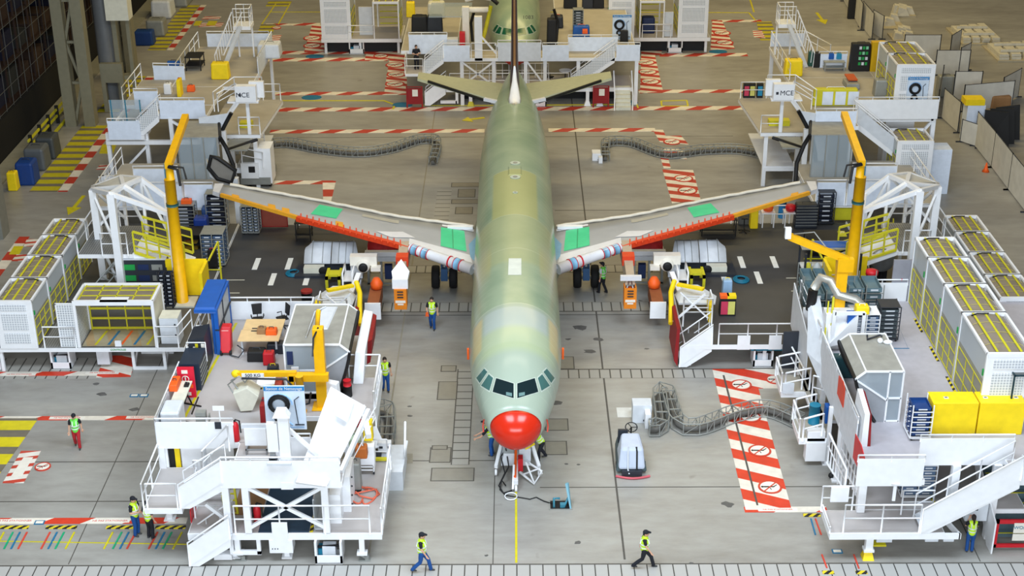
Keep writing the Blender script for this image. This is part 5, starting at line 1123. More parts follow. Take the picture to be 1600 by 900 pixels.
# ================================================================== cabins of mesh and clear sheet
sheet = mat('roof_sheet_brown', (138, 126, 110), .5, alpha=.88, noise=.12, scale=2)
sidey = mat('side_sheet', (176, 174, 160), .4, alpha=.55, noise=.05)
def cage(name, label, sx, x0, x1, y0, y1, z, h, grp=None, front=False):
    """white framed bay; x0 is the side nearer the aircraft"""
    t = T(name, label, 'bay', (sx*(x0+x1)/2, (y0+y1)/2, z), grp); z1 = z+h; W_ = .1
    b = MB(sx).use(white)
    for x in (x0, x1):
        for y in (y0, y1): b.box(x-W_/2,x+W_/2,y-W_/2,y+W_/2,z,z1)
        b.box(x-W_/2,x+W_/2,y0,y1,z1-W_,z1)
    for y in (y0, y1): b.box(x0,x1,y-W_*.7,y+W_*.7,z1-.16,z1+.01)
    b.build('frame', t)
    n = 8; b = MB(sx).use(sheet); b.sm = True; k = {}
    for i in range(n+1):
        u = i/n; x = x0+.1+(x1-x0-.2)*u; zz = z1-.16+.16*math.sin(math.pi*u)**.6
        for j, y in enumerate((y0+.1, y1-.1)): k[i,j] = b.add([(x,y,zz)])
    for i in range(n): b.face([k[i,0],k[i+1,0],k[i+1,1],k[i,1]])
    b.build('roof_sheet', t)
    for u in (.22,.5,.76):
        b = MB(sx).use(lime); x = x0+(x1-x0)*u; b.beam((x,y0+.1,z1+.02),(x,y1-.1,z1+.02),.09,.03); b.build('roof_bar', t)
    for q in (.25,.5,.75): b = MB(sx).use(mat('pale_yellow_wire',(190,176,100),.5)); y = y0+(y1-y0)*q; b.tube([(x0+.1+(x1-x0-.2)*i/n,y,z1-.14+.16*math.sin(math.pi*i/n)**.6) for i in range(n+1)],.012,4); b.build('roof_wire', t)
    b = MB(sx).use(black); b.tube([(x0+.25,y1-.35,z1+.02),(x0+.5,y1-.28,z1+.08),(x0+1.0,y1-.2,z1+.05)],.03); b.build('roof_cable', t)
    b = MB(sx).use(sidey); b.box(x0-.01,x0+.01,y0+.05,y1-.05,z+.05,z+h*.62); b.use(glass2); b.box(x0-.01,x0+.01,y0+.05,y1-.05,z+h*.62,z1-.1); b.build('side_sheet', t)
    b = MB(sx).use(lime); 
    for q in (0,.33,.66,1): b.beam((x0-.03,y0+.15,z+.1+h*.52*q),(x0-.03,y1-.15,z+.1+h*.52*q),.03)
    for q in (.0,.33,.66,1): y = y0+.15+(y1-y0-.3)*q; b.beam((x0-.03,y,z+.1),(x0-.03,y,z+.1+h*.52),.03)
    b.build('side_grid', t)
    b = MB(sx).use(dark); b.box(x0+.05,x0+.12,y1-.5,y1-.4,z+h*.5,z1-.2); b.build('cable_duct', t); b = MB(sx).use(green); b.box(x0-.08,x0-.02,y0+.1,y0+.2,z+h*.68,z+h*.76); b.build('green_switch', t)
    if front:
        b = MB(sx).use(white); b.box(x0,x1,y0-.06,y0-.02,z,z1); b.build('front_panel', t)
        b = MB(sx).use(mesh_w)
        for za, zb in ((.12,.32),(.4,.74),(.8,.92)): b.box(x0+.25,x1-.25,y0-.09,y0-.05,z+h*za,z+h*zb)
        b.build('front_window', t)
    return t
ys = [63.5, 66.15, 68.85, 71.5, 73.7]
nth = ['nearest', 'second', 'third', 'rearmost']
for sx_, wd in ((-1,'left'),(1,'right')):
    for k in range(4):
        cage('mesh_bay', '%s of four low white-framed bays with yellow-barred roof in the outer %s row' % (nth[k], wd), sx_, 22.85, 24.55, ys[k]+.03, ys[k+1]-.03, Z1, 2.5, 'low mesh bays of the outer %s row' % wd, k == 0)
ys2 = [51.9, 55.6, 58.4, 61.2, 63.5]
for k in range(4):
    cage('mesh_bay', '%s of four tall white-framed bays on the upper right platform' % nth[k], 1, 18.5, 20.25, ys2[k]+.03, ys2[k+1]-.03, Z3, 3.3, 'tall mesh bays on the upper right platform', k == 0)
    if k: b = MB().use(byel); b.box(18.3,18.42,ys2[k]-.9,ys2[k]+.5,Z3,Z3+.012); b.build('threshold_tape', RD)
# the outer cabin deck on the left, and its twin on the right
for sx_, wd in ((-1,'left'),(1,'right')):
    D = T('cabin_platform', 'low white platform carrying the outer %s row of mesh bays' % wd, 'work platform', (sx_*20, 66, 0))
    deck(D, 15.8, 25.3, 63.52, 79, Z1, .22, sx=sx_, top=mat('dark_mesh_floor',(86,84,80),.6)) if sx_ < 0 else deck(D, 18.9, 25.3, 63.62, 79, Z1, .22, sx=sx_, top=MATS['dark_mesh_floor'])
    for x in (16.9, 18.4, 24.9): 
        if sx_ < 0 or x > 20: leg(D, x, 63.8, 0, Z1-.2, .14, sx=sx_, foot=False)
    for x in (16.9, 20.5, 24.9): leg(D, x, 78.6, 0, Z1-.2, .14, sx=sx_, foot=False)
    if sx_ < 0:
        b = MB(sx_).use(white); b.box(16.85,18.45,63.72,63.85,0,.12); b.box(16.85,18.45,65.4,65.5,0,.1); b.beam((16.9,63.8,.1),(16.9,65.4,1.1),.08); b.beam((18.4,63.8,.1),(18.4,65.4,1.1),.08); b.build('base_frame', D)
        b = MB(sx_).use(lgrey); b.box(19.6,20.2,63.9,64.4,.2,1.08); b.build('hanging_cabinet', D)
        b = MB(sx_).use(white); b.box(24.6,24.75,63.6,63.75,0,1.1); b.build('front_post', D)
        b = MB(sx_).use(mesh_g); b.box(20.95,22.7,63.6,66.5,Z1,Z1+.01); b.build('grating', D)
        drive_unit(D, -22.4, -21.45, 63.75, 1.0); D2 = D
        rail(D, [(-22.5,63.56,Z1),(-21.0,63.56,Z1)]); rail(D, [(-17.1,63.56,Z1),(-16.1,63.56,Z1),(-15.8,65.4,Z1)])
        b = MB().use(white); b.box(-21.75,-21.7,63.6,63.65,Z1,Z1+2.3); b.box(-21.75,-20.9,63.6,63.65,Z1+2.25,Z1+2.32); b.build('door_frame', D); b = MB().use(mesh_w); b.box(-21.7,-20.9,63.62,63.64,Z1,Z1+2.25); b.build('mesh_door', D)
        text_mesh('nameplate_lettering','CONTROLES',(-19,63.5,Z1-.1),.13,green,D)
t = T('operator_cabin', 'open-fronted white cabin with yellow lattice back wall and colour-taped floor', 'cabin', (-19, 64.6, Z1))
b = MB().use(white)
for x in (-20.85,-17.15):
    for y in (63.62,65.55): b.box(x-.07,x+.07,y-.06,y+.06,Z1,3.75)
    b.box(x-.06,x+.06,63.6,65.6,3.6,3.75)
for y in (63.62,65.55): b.box(-20.85,-17.15,y-.07,y+.07,3.52,3.76)
b.build('frame', t); b = MB().use(cabfloor); b.box(-20.75,-17.25,63.7,65.5,Z1,Z1+.02); b.build('taped_floor', t)
b = MB().use(sheet); b.box(-20.75,-17.25,63.75,65.5,3.66,3.68); b.build('roof_sheet', t)
b = MB().use(lime)
for k in range(5): z = Z1+.05+.53*k; b.box(-20.75,-17.25,65.44,65.5,z,z+.1)
for k in range(5): x = -20.7+.86*k; b.box(x-.03,x+.03,65.42,65.47,Z1,3.6); b.box(x-.03,x+.03,63.8,65.5,3.68,3.71)
for y in (64.3,64.9,65.35): b.box(-20.7,-17.3,y-.03,y+.03,3.68,3.71)
b.build('yellow_lattice', t); b = MB().use(cream); b.box(-17.18,-17.12,63.7,65.5,Z1,3.6); b.build('side_wall', t); b = MB().use(mesh_wy); b.box(-20.88,-20.84,63.7,65.5,Z1,3.5); b.build('side_wall', t)
b = MB().use(white); b.box(-19.6,-18.3,63.55,64.0,3.7,3.76); b.build('roof_cover_strip', t); b = MB().use(white); b.box(-19.15,-18.85,63.6,63.7,Z1+.02,Z1+.3); b.build('floor_box', t)
for k, cl in enumerate((pyel, pblue, orange, pblue, pyel)):
    b = MB().use(cl); x = -20.2+.62*k; b.prism([(x,63.8,Z1+.02),(x+.12,63.8,Z1+.02),(x+.3,65.3,Z1+.02),(x+.18,65.3,Z1+.02)],(0,0,.006)); b.build('floor_tape', t)
t = T('electric_cabinet', 'pale grey electrical cabinet beside the open-fronted cabin', 'cabinet', (-16.6, 64.3, Z1)); b = MB().use(lgrey); b.box(-17.0,-16.1,63.9,64.8,Z1,Z1+1.35); b.build('body', t, bevel=.02); b = MB().use(cream); b.box(-17.0,-16.1,63.9,64.8,Z1+1.35,Z1+1.38); b.build('top', t); b = MB().use(dark); b.box(-16.3,-16.22,63.88,63.9,Z1+1.0,Z1+1.07); b.box(-16.3,-16.22,63.88,63.9,Z1+.45,Z1+.52); b.build('lock', t)

# ================================================================== wing docks (mirror pair)
def at(px, py, z=Z1): return G(px, py, z)
trayb = mat('tray_steel_blue', (70, 92, 122), .5); darkc = mat('dark_crate', (34, 40, 56), .5)
for sg, wd in ((-1,'left'),(1,'right')):
    D = T('wing_platform', 'low charcoal-floored platform under the %s wing tip' % wd, 'work platform', (sg*12, 70, 0))
    deck(D, 8.1, 15.75 if sg < 0 else 18.85, 63.62, 78.8, Z1, .25, sx=sg, top=darkfloor)
    for x in (8.4, 12, 15.4): 
        leg(D, x, 64.0, 0, Z1-.2, .16, sx=sg, foot=False); leg(D, x, 78.4, 0, Z1-.2, .16, sx=sg, foot=False)
    rail(D, [(9.0,78.7,Z1),(15.6,78.7,Z1)], sx=sg)
    rail(D, [(9.7,63.65,Z1),(15.2,63.65,Z1)], sx=sg)
    stair(D, (7.9,.1), (9.4,Z1), 63.65, 64.9, sx=sg, panelh=1.0)
    b = MB(sg).use(dred); b.hexa([(7.62,63.7,.4),(7.8,63.7,.1),(7.8,66.2,.1),(7.62,66.2,.4)],[(7.7,63.7,2.1),(7.85,63.7,2.2),(7.85,66.2,2.2),(7.7,66.2,2.1)]); b.build('red_buffer', D)
    b = MB(sg).use(white); b.box(8.3,9.7,64.2,64.35,.9,1.15); b.use(teal); b.box(11.3,14.6,63.75,63.9,.9,1.0); b.build('under_pipe', D)
    for x in (10.6,12.1): b = MB(sg).use(white); b.box(x,x+.6,63.58,63.62,Z1-.25,Z1+.5); b.build('kick_plate', D)
    if sg > 0: drive_unit(D, 11.45, 12.4, 63.75, 1.0)
    b = MB(sg).use(mat('white_deck_mark',(238,238,234),.4))
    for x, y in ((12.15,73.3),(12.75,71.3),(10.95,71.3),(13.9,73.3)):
        b = MB(sg).use(MATS['white_deck_mark']); b.box(x-.14,x+.14,y-.75,y+.75,Z1,Z1+.012); b.build('white_floor_mark', D)  # white rectangles lying flat on the charcoal deck
    for yy in (69.6, 71.2): b = MB(sg).use(cream); b.box(14.2,18.6 if sg > 0 else 15.7,yy,yy+.06,Z1,Z1+.008); b.build('pale_floor_line', D)
    # roofed loading gantry
    K = T('loading_gantry', 'white lattice gantry with yellow-railed sloping gangway at the %s wing tip' % wd, 'gantry', (sg*20, 71, Z1 if sg < 0 else 0))
    A = [Hh(145,296,71.5), Hh(173,303,69.2), Hh(220,279,71.8), Hh(262,334,69.2), Hh(259,308,71.8), Hh(193,291,70.4), Hh(189,276,73.6), Hh(146,292,73.8)]
    A = [(abs(p[0]), p[1], p[2]) for p in A]; Lt, Rt, Ap, Es, Ef, Mn, Bk, Bl = A
    b = MB(sg).use(white)
    for p, w in ((Lt,.36),(Rt,.36)): b.box(p[0]-w/2,p[0]+w/2,p[1]-w/2,p[1]+w/2,Z1,p[2])
    for p, q in ((Lt,Rt),(Rt,Mn),(Mn,Ap),(Lt,Mn),(Lt,Bl),(Bl,Bk),(Bk,Ap),(Ap,Ef),(Rt,Es),(Mn,Es),(Es,Ef),(Bl,Lt),(Bk,Mn)): b.beam(p, q, .2)
    for p in (Bl, Bk): b.beam(p, (p[0],p[1],Z1), .16)
    for p, z in ((Ap,3.7),(Ef,2.0),(Es,1.6)): b.beam(p, (p[0],p[1],z), .13)
    mid = lambda p, t: (p[0], p[1], t)
    for p, q in ((mid(Lt,6.0),mid(Rt,3.9)),(mid(Bk,3.8),Lt),(Ap,(Lt[0],Lt[1],4.2)),(mid(Lt,3.4),mid(Rt,1.5)),(mid(Rt,3.4),mid(Lt,1.5)),(mid(Ap,4.0),Mn),(mid(Ef,3.6),Ap)): b.beam(p, q, .12)
    b.build('lattice_frame', K)
    b = MB(sg).use(fabric); b.hexa([Bl,Bk,Ap,Mn],[(p[0],p[1],p[2]+.08) for p in (Bl,Bk,Ap,Mn)]); b.build('roof_sheet', K)
    deck(K, 19.4, 22.2, 69.4, 73.2, Z3, .22, sx=sg, top=mesh_g)
    rail(K, [(22.2,69.5,Z3),(22.2,73.1,Z3)], sx=sg); rail(K, [(20.9,69.3,Z3),(19.6,69.3,Z3)], sx=sg, h=1.2); rail(K, [(22.2,73.1,Z3),(19.6,73.1,Z3)], sx=sg)
    b = MB(sg).use(white); b.hexa([(19.4,69.5,3.35),(16.7,69.5,2.3),(16.7,71.5,2.3),(19.4,71.5,3.35)],[(19.4,69.5,3.6),(16.7,69.5,2.5),(16.7,71.5,2.5),(19.4,71.5,3.6)]); b.build('gangway_floor', K)
    for yy in (69.5, 71.5):
        b = MB(sg).use(lime); n = 4
        b.beam((19.3,yy,3.65),(16.8,yy,2.75),.12); b.beam((19.3,yy,4.8),(16.8,yy,4.05),.1)
        for k in range(5): t_ = k/4; x = 19.3-2.5*t_; b.beam((x,yy,3.65-.9*t_),(x,yy,4.8-.75*t_),.08)
        for q in (.33,.66): b.beam((19.3,yy,3.65+1.15*q),(16.8,yy,2.75+1.3*q),.06)
        b.build('yellow_side_rail', K)
    # pole crane
    C_ = T('pole_crane', 'tall yellow pole crane with arm reaching over the %s wing dock' % wd, 'crane', (sg*16.9, 68.5, Z1))
    b = MB(sg).use(craney); b.cyl(16.9,68.5,Z1,8.0,.3,16,.27); b.cyl(16.85,68.5,8.0,8.8,.2,14); b.build('pole', C_)
    b = MB(sg).use(cream); b.box(16.2,17.6,67.9,69.1,Z1,Z1+.08); b.build('base_plate', C_)
    b = MB(sg).use(craney); q = Hh(290,182,74.5); b.beam((16.85,68.3,8.75),(abs(q[0]),74.5,q[2]),.34,.3); b.build('arm', C_)
    b = MB(sg).use(mat('band_teal',(40,90,90),.5)); b.cyl(16.89,68.5,6.6,6.75,.31,16); b.use(black); b.tube([(16.85,68.2,8.75),(16.4,68.2,8.6),(16.3,68.1,7.8)],.07); b.tube([(16.8,68.2,8.8),(16.1,68.2,8.7),(16.0,68.2,8.1)],.05); b.build('cable_band', C_)
    t = T('counter_guard', 'bright yellow upright guard behind the foot of the %s pole crane' % wd, 'guard', (sg*16.4, 69.6, Z1)); b = MB(sg).use(yellow); b.box(15.7,17.9,69.4,69.5,Z1,3.3); b.box(15.65,15.8,67.9,69.5,Z1,3.2); b.build('guard_panel', t); b = MB(sg).use(lime); b.beam((15.6,69.5,3.2),(15.4,71.2,3.5),.08); b.beam((15.4,71.2,3.5),(15.4,71.2,Z1),.08); b.build('guard_bar', t)
    # cowl stand
    t = T('cowl_stand', 'stand holding two large pale curved cowl panels under the %s wing' % wd, 'stand', (sg*9.8, 73.4, Z1))
    b = MB(sg).use(dark); b.box(8.0,11.6,71.4,73.4,Z1,Z1+.15); b.box(8.3,11.2,72.5,72.9,Z1+.1,1.9); b.build('stand_base', t)
    for xa, xb, nm in ((8.25,9.75,0),(9.8,11.2,1)):
        b = MB(sg).use(lgrey); b.sm = True; rows_ = []
        for i in range(9):
            a = i/8; y = 72.3+1.2*a; z = 1.75+.8*math.sin(a*1.35); x1_ = xb-(.35*max(0,math.sin((a-.6)*4)) if nm else 0)
            rows_.append([(xa+(.3*a if not nm else 0), y, z), (x1_, y, z)])
        k = [b.add(r) for r in rows_]
        for i in range(8): b.face([k[i],k[i]+1,k[i+1]+1,k[i+1]])
        o = b.build('cowl_panel', t); md = o.modifiers.new('thickness','SOLIDIFY'); md.thickness = .06
        for q in ((.3,.7) if nm else (.25,.5,.75)): b = MB(sg).use(galv); x = xa+(xb-xa)*q; b.tube([(x,72.3+1.2*i/8,1.79+.8*math.sin(i/8*1.35)) for i in range(9)],.015,4); b.build('panel_seam', t)
    b = MB(sg).use(cream); b.box(10.1,11.15,71.7,72.2,Z1+.1,1.75); b.use(black); b.lathe([(.2,-.02),(.25,0),(.2,.02)],(10.1,71.68,1.6),18,'y'); b.use(lgrey); b.box(8.0,8.6,71.2,72.2,Z1+.1,2.3); b.build('stand_cabinet', t)
    # red cradle on white roller beam
    t = T('engine_cradle', 'dark red cushioned cradle on a white beam under the %s wing' % wd, 'cradle', (sg*7.1, 73.5, 0))
    b = MB(sg).use(mat('red_cushion',(160,24,26),.7,noise=.2,scale=5)); b.lathe([(.05,-.85),(.5,-.8),(.62,-.3),(.62,.4),(.5,.8),(.05,.85)],(7.15,74.2,1.7),18,'x'); b.build('cushion', t)
    b = MB(sg).use(white); b.box(6.2,8.05,73.2,73.5,1.75,2.0); b.use(lgrey); b.box(6.1,8.1,73.1,73.7,1.5,1.75); b.build('white_beam', t)
    b = MB(sg).use(galv); 
    for x in (6.4,7.2,7.9): b.box(x-.06,x+.06,73.2,73.4,0.1,1.5)
    b.box(6.2,8.0,73.2,73.4,.1,.2); b.use(navy); b.box(6.6,7.0,73.0,73.3,.5,1.3); b.build('undercarriage', t)
    b = MB(sg).use(dark); b.lathe([(.02,-.05),(.14,-.05),(.14,.05),(.02,.05)],(7.6,73.1,.15),12,'x'); b.build('castor', t)
    # engine handling machine in white and yellow
    t = T('engine_loader', 'white and yellow engine loading machine with orange cap beside the %s cradle' % wd, 'machine', (sg*8.3, 69, Z1))
    b = MB(sg).use(pwhite); b.lathe([(.1,-.3),(.32,-.28),(.37,0),(.32,.3),(.1,.32)],(7.9,71.1,2.2),18,'y'); b.box(7.2,8.6,71.0,71.5,2.2,2.7); b.box(7.0,7.5,70.7,71.1,2.0,2.2); b.build('white_housing', t)
    b = MB(sg).use(black); b.lathe([(.1,-.06),(.24,-.05),(.24,.05),(.1,.06)],(7.9,70.75,2.2),16,'y'); b.build('black_rim', t)
    b = MB(sg).use(lime); 
    for x in (9.1, 9.75): b.box(x-.07,x+.07,70.1,71.4,Z1+.5,Z1+.65); b.box(x-.07,x+.07,70.1,70.25,Z1,Z1+.65); b.box(x-.07,x+.07,71.3,71.4,Z1,Z1+.65)
    b.box(9.1,9.75,70.5,71.1,Z1+.5,Z1+.62); b.build('yellow_stool', t)
    b = MB(sg).use(white)
    for x in (8.4,8.9): b.tube([(x,70,Z1),(x,70,Z1+.9),(x,71.3,Z1+.9),(x,71.3,Z1)],.05)
    b.box(8.4,8.9,70,71.3,Z1+.45,Z1+.5); b.beam((8.0,69.6,Z1+1.1),(8.3,68.3,Z1+.6),.25,.1); b.build('white_frame', t)
    b = MB(sg).use(mat('brown_block',(150,86,50),.7)); b.box(6.9,7.5,68.0,70.4,Z1-.6,Z1+.1); b.use(orange); b.lathe([(.05,-.3),(.3,-.25),(.33,0),(.15,.3)],(7.15,69.9,Z1+.4),12,'z'); b.use(white); b.box(6.8,7.6,67.9,68.0,Z1-.7,Z1+.2); b.build('orange_cap', t)
    b = MB(sg).use(lgrey); b.hexa([(8.1,66.8,Z1+.6),(9.9,66.8,Z1+.6),(10.1,67.8,Z1+.6),(8.0,68.0,Z1+.6)],[(8.1,66.8,Z1+.7),(9.9,66.8,Z1+.7),(9.2,68.3,Z1+1.0),(8.5,68.3,Z1+1.0)]); b.build('angled_plate', t)
    b = MB(sg).use(yellow); b.tube([(7.6,65.5,Z1+.2),(7.7,66.6,Z1+.8),(7.75,67.4,Z1+1.0),(8.0,68.3,Z1+1.2)],.13,8); b.beam((8.1,67.7,Z1+1.3),(9.3,66.9,Z1+1.4),.25,.12); b.box(9.6,9.9,65.3,66.9,Z1,Z1+.9) if sg < 0 else b.box(9.5,9.7,66.0,66.9,Z1,Z1+.9); b.build('yellow_arm', t)
    rail(t, [(8.2,65.6,Z1),(9.6,65.6,Z1),(9.6,66.6,Z1)], sx=sg, h=1.5, r=.04); rail(t, [(8.3,66.3,Z1),(9.5,66.3,Z1)], sx=sg, h=1.3, r=.035)
    b = MB(sg).use(white); b.beam((7.7,65.3,Z1+.4),(9.2,65.5,Z1+1.8),.09); b.beam((8.0,65.5,Z1+1.9),(9.4,65.5,Z1+.5),.07); b.build('cross_brace', t)
def low(px, py): p = at(px, py); return p[0], p[1]
# racks and benches on the left wing dock
for (a, w, d, h, n, m, cols, lb, cl) in (
    ((335,417), 1.2, 1.2, 1.9, 7, trayb, 2, 'tube rack of steel-blue trays with dark front bag on the left charcoal floor', 'steel-blue tray in the front left tube rack'),
    ((392,367), .95, .9, 1.7, 8, trayb, 3, 'rack of steel-blue trays under the left wing tip, nearest the red screen', 'steel-blue tray nearest the red screen'),
    ((340,360), 1.1, .8, 2.2, 6, darkc, 1, 'dark rack of navy crates behind the front tray rack on the left', 'navy crate in the tall dark left rack'),
    ((288,360), 1.3, .8, 1.5, 6, darkc, 1, 'low dark rack of navy crates with orange item on top, left dock', 'navy crate in the low left rack')):
    x, y = low(*a); crate_rack('crate_rack', lb, x, y+d/2, Z1, w, d, h, n, m, cols, clabel=cl, cgrp=cl, top=True)
    if a[0] == 335: bag('work_bag','black bag with red top hung on the front tray rack','bag',x,y-.2,Z1+.1,.5,.25,1.0,black,lid=red); b = MB().use(lime); b.tube([(x-.4,y-.15,Z1+.05),(x-.4,y-.5,Z1+.05),(x+.4,y-.5,Z1+.05),(x+.4,y-.15,Z1+.05)],.04); b.build('wheel_stop', None, label='yellow floor bar in front of the front left tray rack', cat='floor bar')
    if a[0] == 288: bag('work_bag','orange bag lying on the low dark rack','bag',x+.2,y+d/2,Z1+1.5,.6,.4,.25,orange)
x, y = low(317,372); bag('storage_box','blue storage box standing between the two left dark racks','box',x,y,Z1,.8,.8,1.3,mat('deep_blue_box',(20,52,130),.5)); bag('storage_box','small blue box behind the larger blue storage box','box',x+.1,y+1.5,Z1,.7,.6,1.3,mat('dull_blue',(50,80,130),.5))
t = T('screen', 'red translucent welding screen on a white frame at the rear of the left charcoal floor', 'screen', (*low(430,356), Z1)); x, y = low(430,356)
b = MB().use(mat('red_screen',(150,70,56),.4,alpha=.85)); b.box(x-.7,x+.7,y,y+.03,Z1+.1,Z1+1.5); b.build('sheet', t); b = MB().use(dred); b.tube([(x-.72,y,Z1+.08),(x+.72,y,Z1+.08),(x+.72,y,Z1+1.5),(x-.72,y,Z1+1.5)],.04,closed=True); b.build('frame', t)
def table(name, label, x, y, z, w, d, h, m, grp=None, shelf=True):
    t = T(name, label, 'table', (x,y,z), grp); b = MB().use(m); b.box(x-w/2,x+w/2,y-d/2,y+d/2,z+h-.05,z+h); b.build('top', t)
    for sx_ in (-1,1):
        for sy in (-1,1): b = MB().use(m); b.box(x+sx_*(w/2-.06)-.03,x+sx_*(w/2-.06)+.03,y+sy*(d/2-.06)-.03,y+sy*(d/2-.06)+.03,z,z+h); b.build('leg', t)
    if shelf: b = MB().use(m); b.box(x-w/2,x+w/2,y-d/2,y+d/2,z+h*.35,z+h*.35+.04); b.build('shelf', t)
    return t
x, y = low(474,378); table('work_table','black work table near the orange wing edge, left side',x,y+.5,Z1,.9,1.0,1.1,black)
x, y = low(262,392); table('work_table','long black table behind the left pole crane',x+1.6,y+.6,Z1,2.4,1.3,.95,black); bag('parts_bin','brown and yellow bin under the long black table','bin',x+1.2,y+.4,Z1,.9,.6,.4,mat('mustard',(150,120,30),.6),lid=red)
x, y = low(230,462); t = T('cabinet', 'dark shelving with green parts behind the open-fronted cabin', 'cabinet', (x,y,Z1)); b = MB().use(dark); b.box(x-1.1,x+1.1,y,y+.8,Z1,Z1+2.0); b.build('body', t); b = MB().use(lgrey); b.box(x-1.15,x+1.15,y-.02,y+.85,Z1+2.0,Z1+2.04); b.build('top', t)
for k in range(9): b = MB().use((green,navy,galv)[k%3]); b.box(x-1+.7*(k%3),x-.45+.7*(k%3),y-.03,y,Z1+.25+.6*(k//3),Z1+.55+.6*(k//3)); b.build('drawer_front', t)
b = MB().use(yellow); b.box(x-1.7,x+.6,y+.9,y+1.2,Z1+1.7,Z1+2.0); b.box(x-1.65,x-1.5,y+.95,y+1.15,Z1,Z1+1.7); b.box(x+.4,x+.55,y+.95,y+1.15,Z1,Z1+1.7); b.build('portal_frame', None, label='yellow beam frame behind the dark shelving', cat='frame')
t = T('rolling_ladder', 'bare metal rolling ladder leaning diagonally behind the mesh bays', 'ladder', (*low(168,462), Z1)); x, y = low(165,460)
b = MB().use(galv); b.tube([(x-1,y,Z1),(x+1.4,y+.6,Z1+2.6),(x+1.7,y+.6,Z1+2.7),(x+1.75,y+.6,Z1+2.3)],.04); b.tube([(x-.4,y-.3,Z1),(x+1.7,y+.2,Z1+2.3)],.04)
for k in range(7): b.beam((x-.8+.32*k,y+.08*k,Z1+.25+.32*k),(x-.25+.3*k,y-.2+.07*k,Z1+.2+.3*k),.05)
b.build('ladder_frame', t)
bag('drum_case','black case leaning by the rolling ladder','case',x+1.2,y+1.0,Z1,1.4,.6,1.3,black)
crate_rack('tool_rack','narrow dark perforated rack beside the left pole crane foot',*low(264,478),Z1,.7,.6,2.0,8,darkc,2,frame=dark,clabel='small dark bin beside the left pole crane',cgrp='bins beside the left pole crane')
for px, py, lb in ((459,428,'left'),(1158,438,'right')):
    x, y = low(px,py); b = MB().use(mat('turquoise_hose',(20,110,140),.5))
    for k in range(3): b.tube([(x+(.5-.09*k)*math.cos(a*.52)*.8,y+(.5-.09*k)*math.sin(a*.52)*.9,Z1+.05+.03*k) for a in range(12)],.05,6,closed=True)
    b.build('coiled_hose', None, label='turquoise hose coiled on the %s charcoal floor' % lb, cat='hose')
x, y = low(481,484); b = MB().use(black); b.cyl(x,y,Z1,Z1+1.0,.28,16); b.use(dred); b.cyl(x,y,Z1+1.0,Z1+1.08,.29,16); b.build('waste_drum', None, label='black drum with dark red rim beside the yellow loader arm', cat='drum')
# right wing dock
def lk(name, lb, c, px, py, w, d, h, m, z=Z1, lid=None): x, y = G(px,py,z)[:2]; bag(name, lb, c, x, y+d/2, z, w, d, h, m, lid=lid)
lk('locker','yellow narrow locker under the right wing edge','locker',1178,358,.45,.6,1.2,yellow)
lk('cabinet','grey cabinet beside the narrow yellow locker','cabinet',1163,352,.7,.5,1.0,mat('mid_grey',(86,86,84),.5))
lk('drawer_cabinet','black drawer cabinet with pale rails under the right wing tip','cabinet',1259,358,1.3,.7,1.45,dark)
x, y = G(1259,358,Z1)[:2]; b = MB().use(galv)
for k in range(7): b = MB().use(galv); b.box(x-.6,x+.6,y-.03,y,Z1+.2+.18*k,Z1+.23+.18*k); b.build('drawer_rail', bpy.data.objects['drawer_cabinet'])
for k, (px, m) in enumerate(((1200,orange),(1235,red))):
    x, y = G(px,357,Z1)[:2]; table('work_table', ('white tube table with orange container, right dock','white tube table with red container, right dock')[k], x, y+.4, Z1, .75, .7, .9, white, shelf=False)
    b = MB().use(m); b.lathe([(.05,0),(.26,.05),(.3,.2),(.26,.36),(.05,.4)],(x,y+.4,Z1+.9),14); b.build('container', None, label='round %s container standing on a white tube table' % ('orange','red')[k], cat='container')
x, y = G(1224,346,Z1)[:2]; b = MB().use(mat('sky_blue',(30,120,180),.4)); b.cyl(x,y+.6,Z1,Z1+1.1,.22,14); b.build('container', None, label='blue container between the orange and red ones', cat='container')
crate_rack('crate_rack','narrow dark rack of navy crates beside the black drawer cabinet',*[v+(.4 if i else 0) for i,v in enumerate(low(1289,352))],Z1,.95,.8,2.0,6,darkc,1,frame=dark,clabel='navy crate in the narrow right rack',cgrp='crates in the narrow rack by the drawer cabinet',top=True)
x, y = low(1290,404); table('work_table','black L-shaped table with yellow floor frame on the right dock',x+.5,y+.8,Z1,3.0,1.6,1.0,black); b = MB().use(lime); b.tube([(x-1.2,y-.15,Z1+.05),(x+2.0,y-.15,Z1+.05)],.05); b.build('floor_bar', None, label='yellow floor bar before the black table on the right dock', cat='floor bar')
bag('parts_bin','dark red bin under the black table on the right dock','bin',x+.3,y+.8,Z1+.4,.9,.6,.35,dred); bag('tray','yellow edged tray on the black table on the right dock','tray',x+1.0,y+1.0,Z1+1.0,.4,.7,.06,lime,lid=pwhite)
x, y = low(1150,375); table('work_table','black table beneath the right orange wing edge',x-.9,y+.9,Z1,2.0,.8,1.0,black)
x, y = low(1162,362); t = T('stool','small black pedestal stool under the right wing','stool',(x,y,Z1)); b = MB().use(black); b.box(x-.2,x+.2,y-.15,y+.15,Z1+.8,Z1+.86); b.cyl(x,y,Z1+.1,Z1+.8,.03,8); 
for k in range(5): b.beam((x,y,Z1+.1),(x+.35*math.cos(k*1.26),y+.35*math.sin(k*1.26),Z1+.03),.04)
b.build('pedestal', t)
lk('shelf_unit','brown-topped shelf unit with yellow boards, right dock','shelf',1322,345,1.5,.8,1.5,lime,lid=dred)
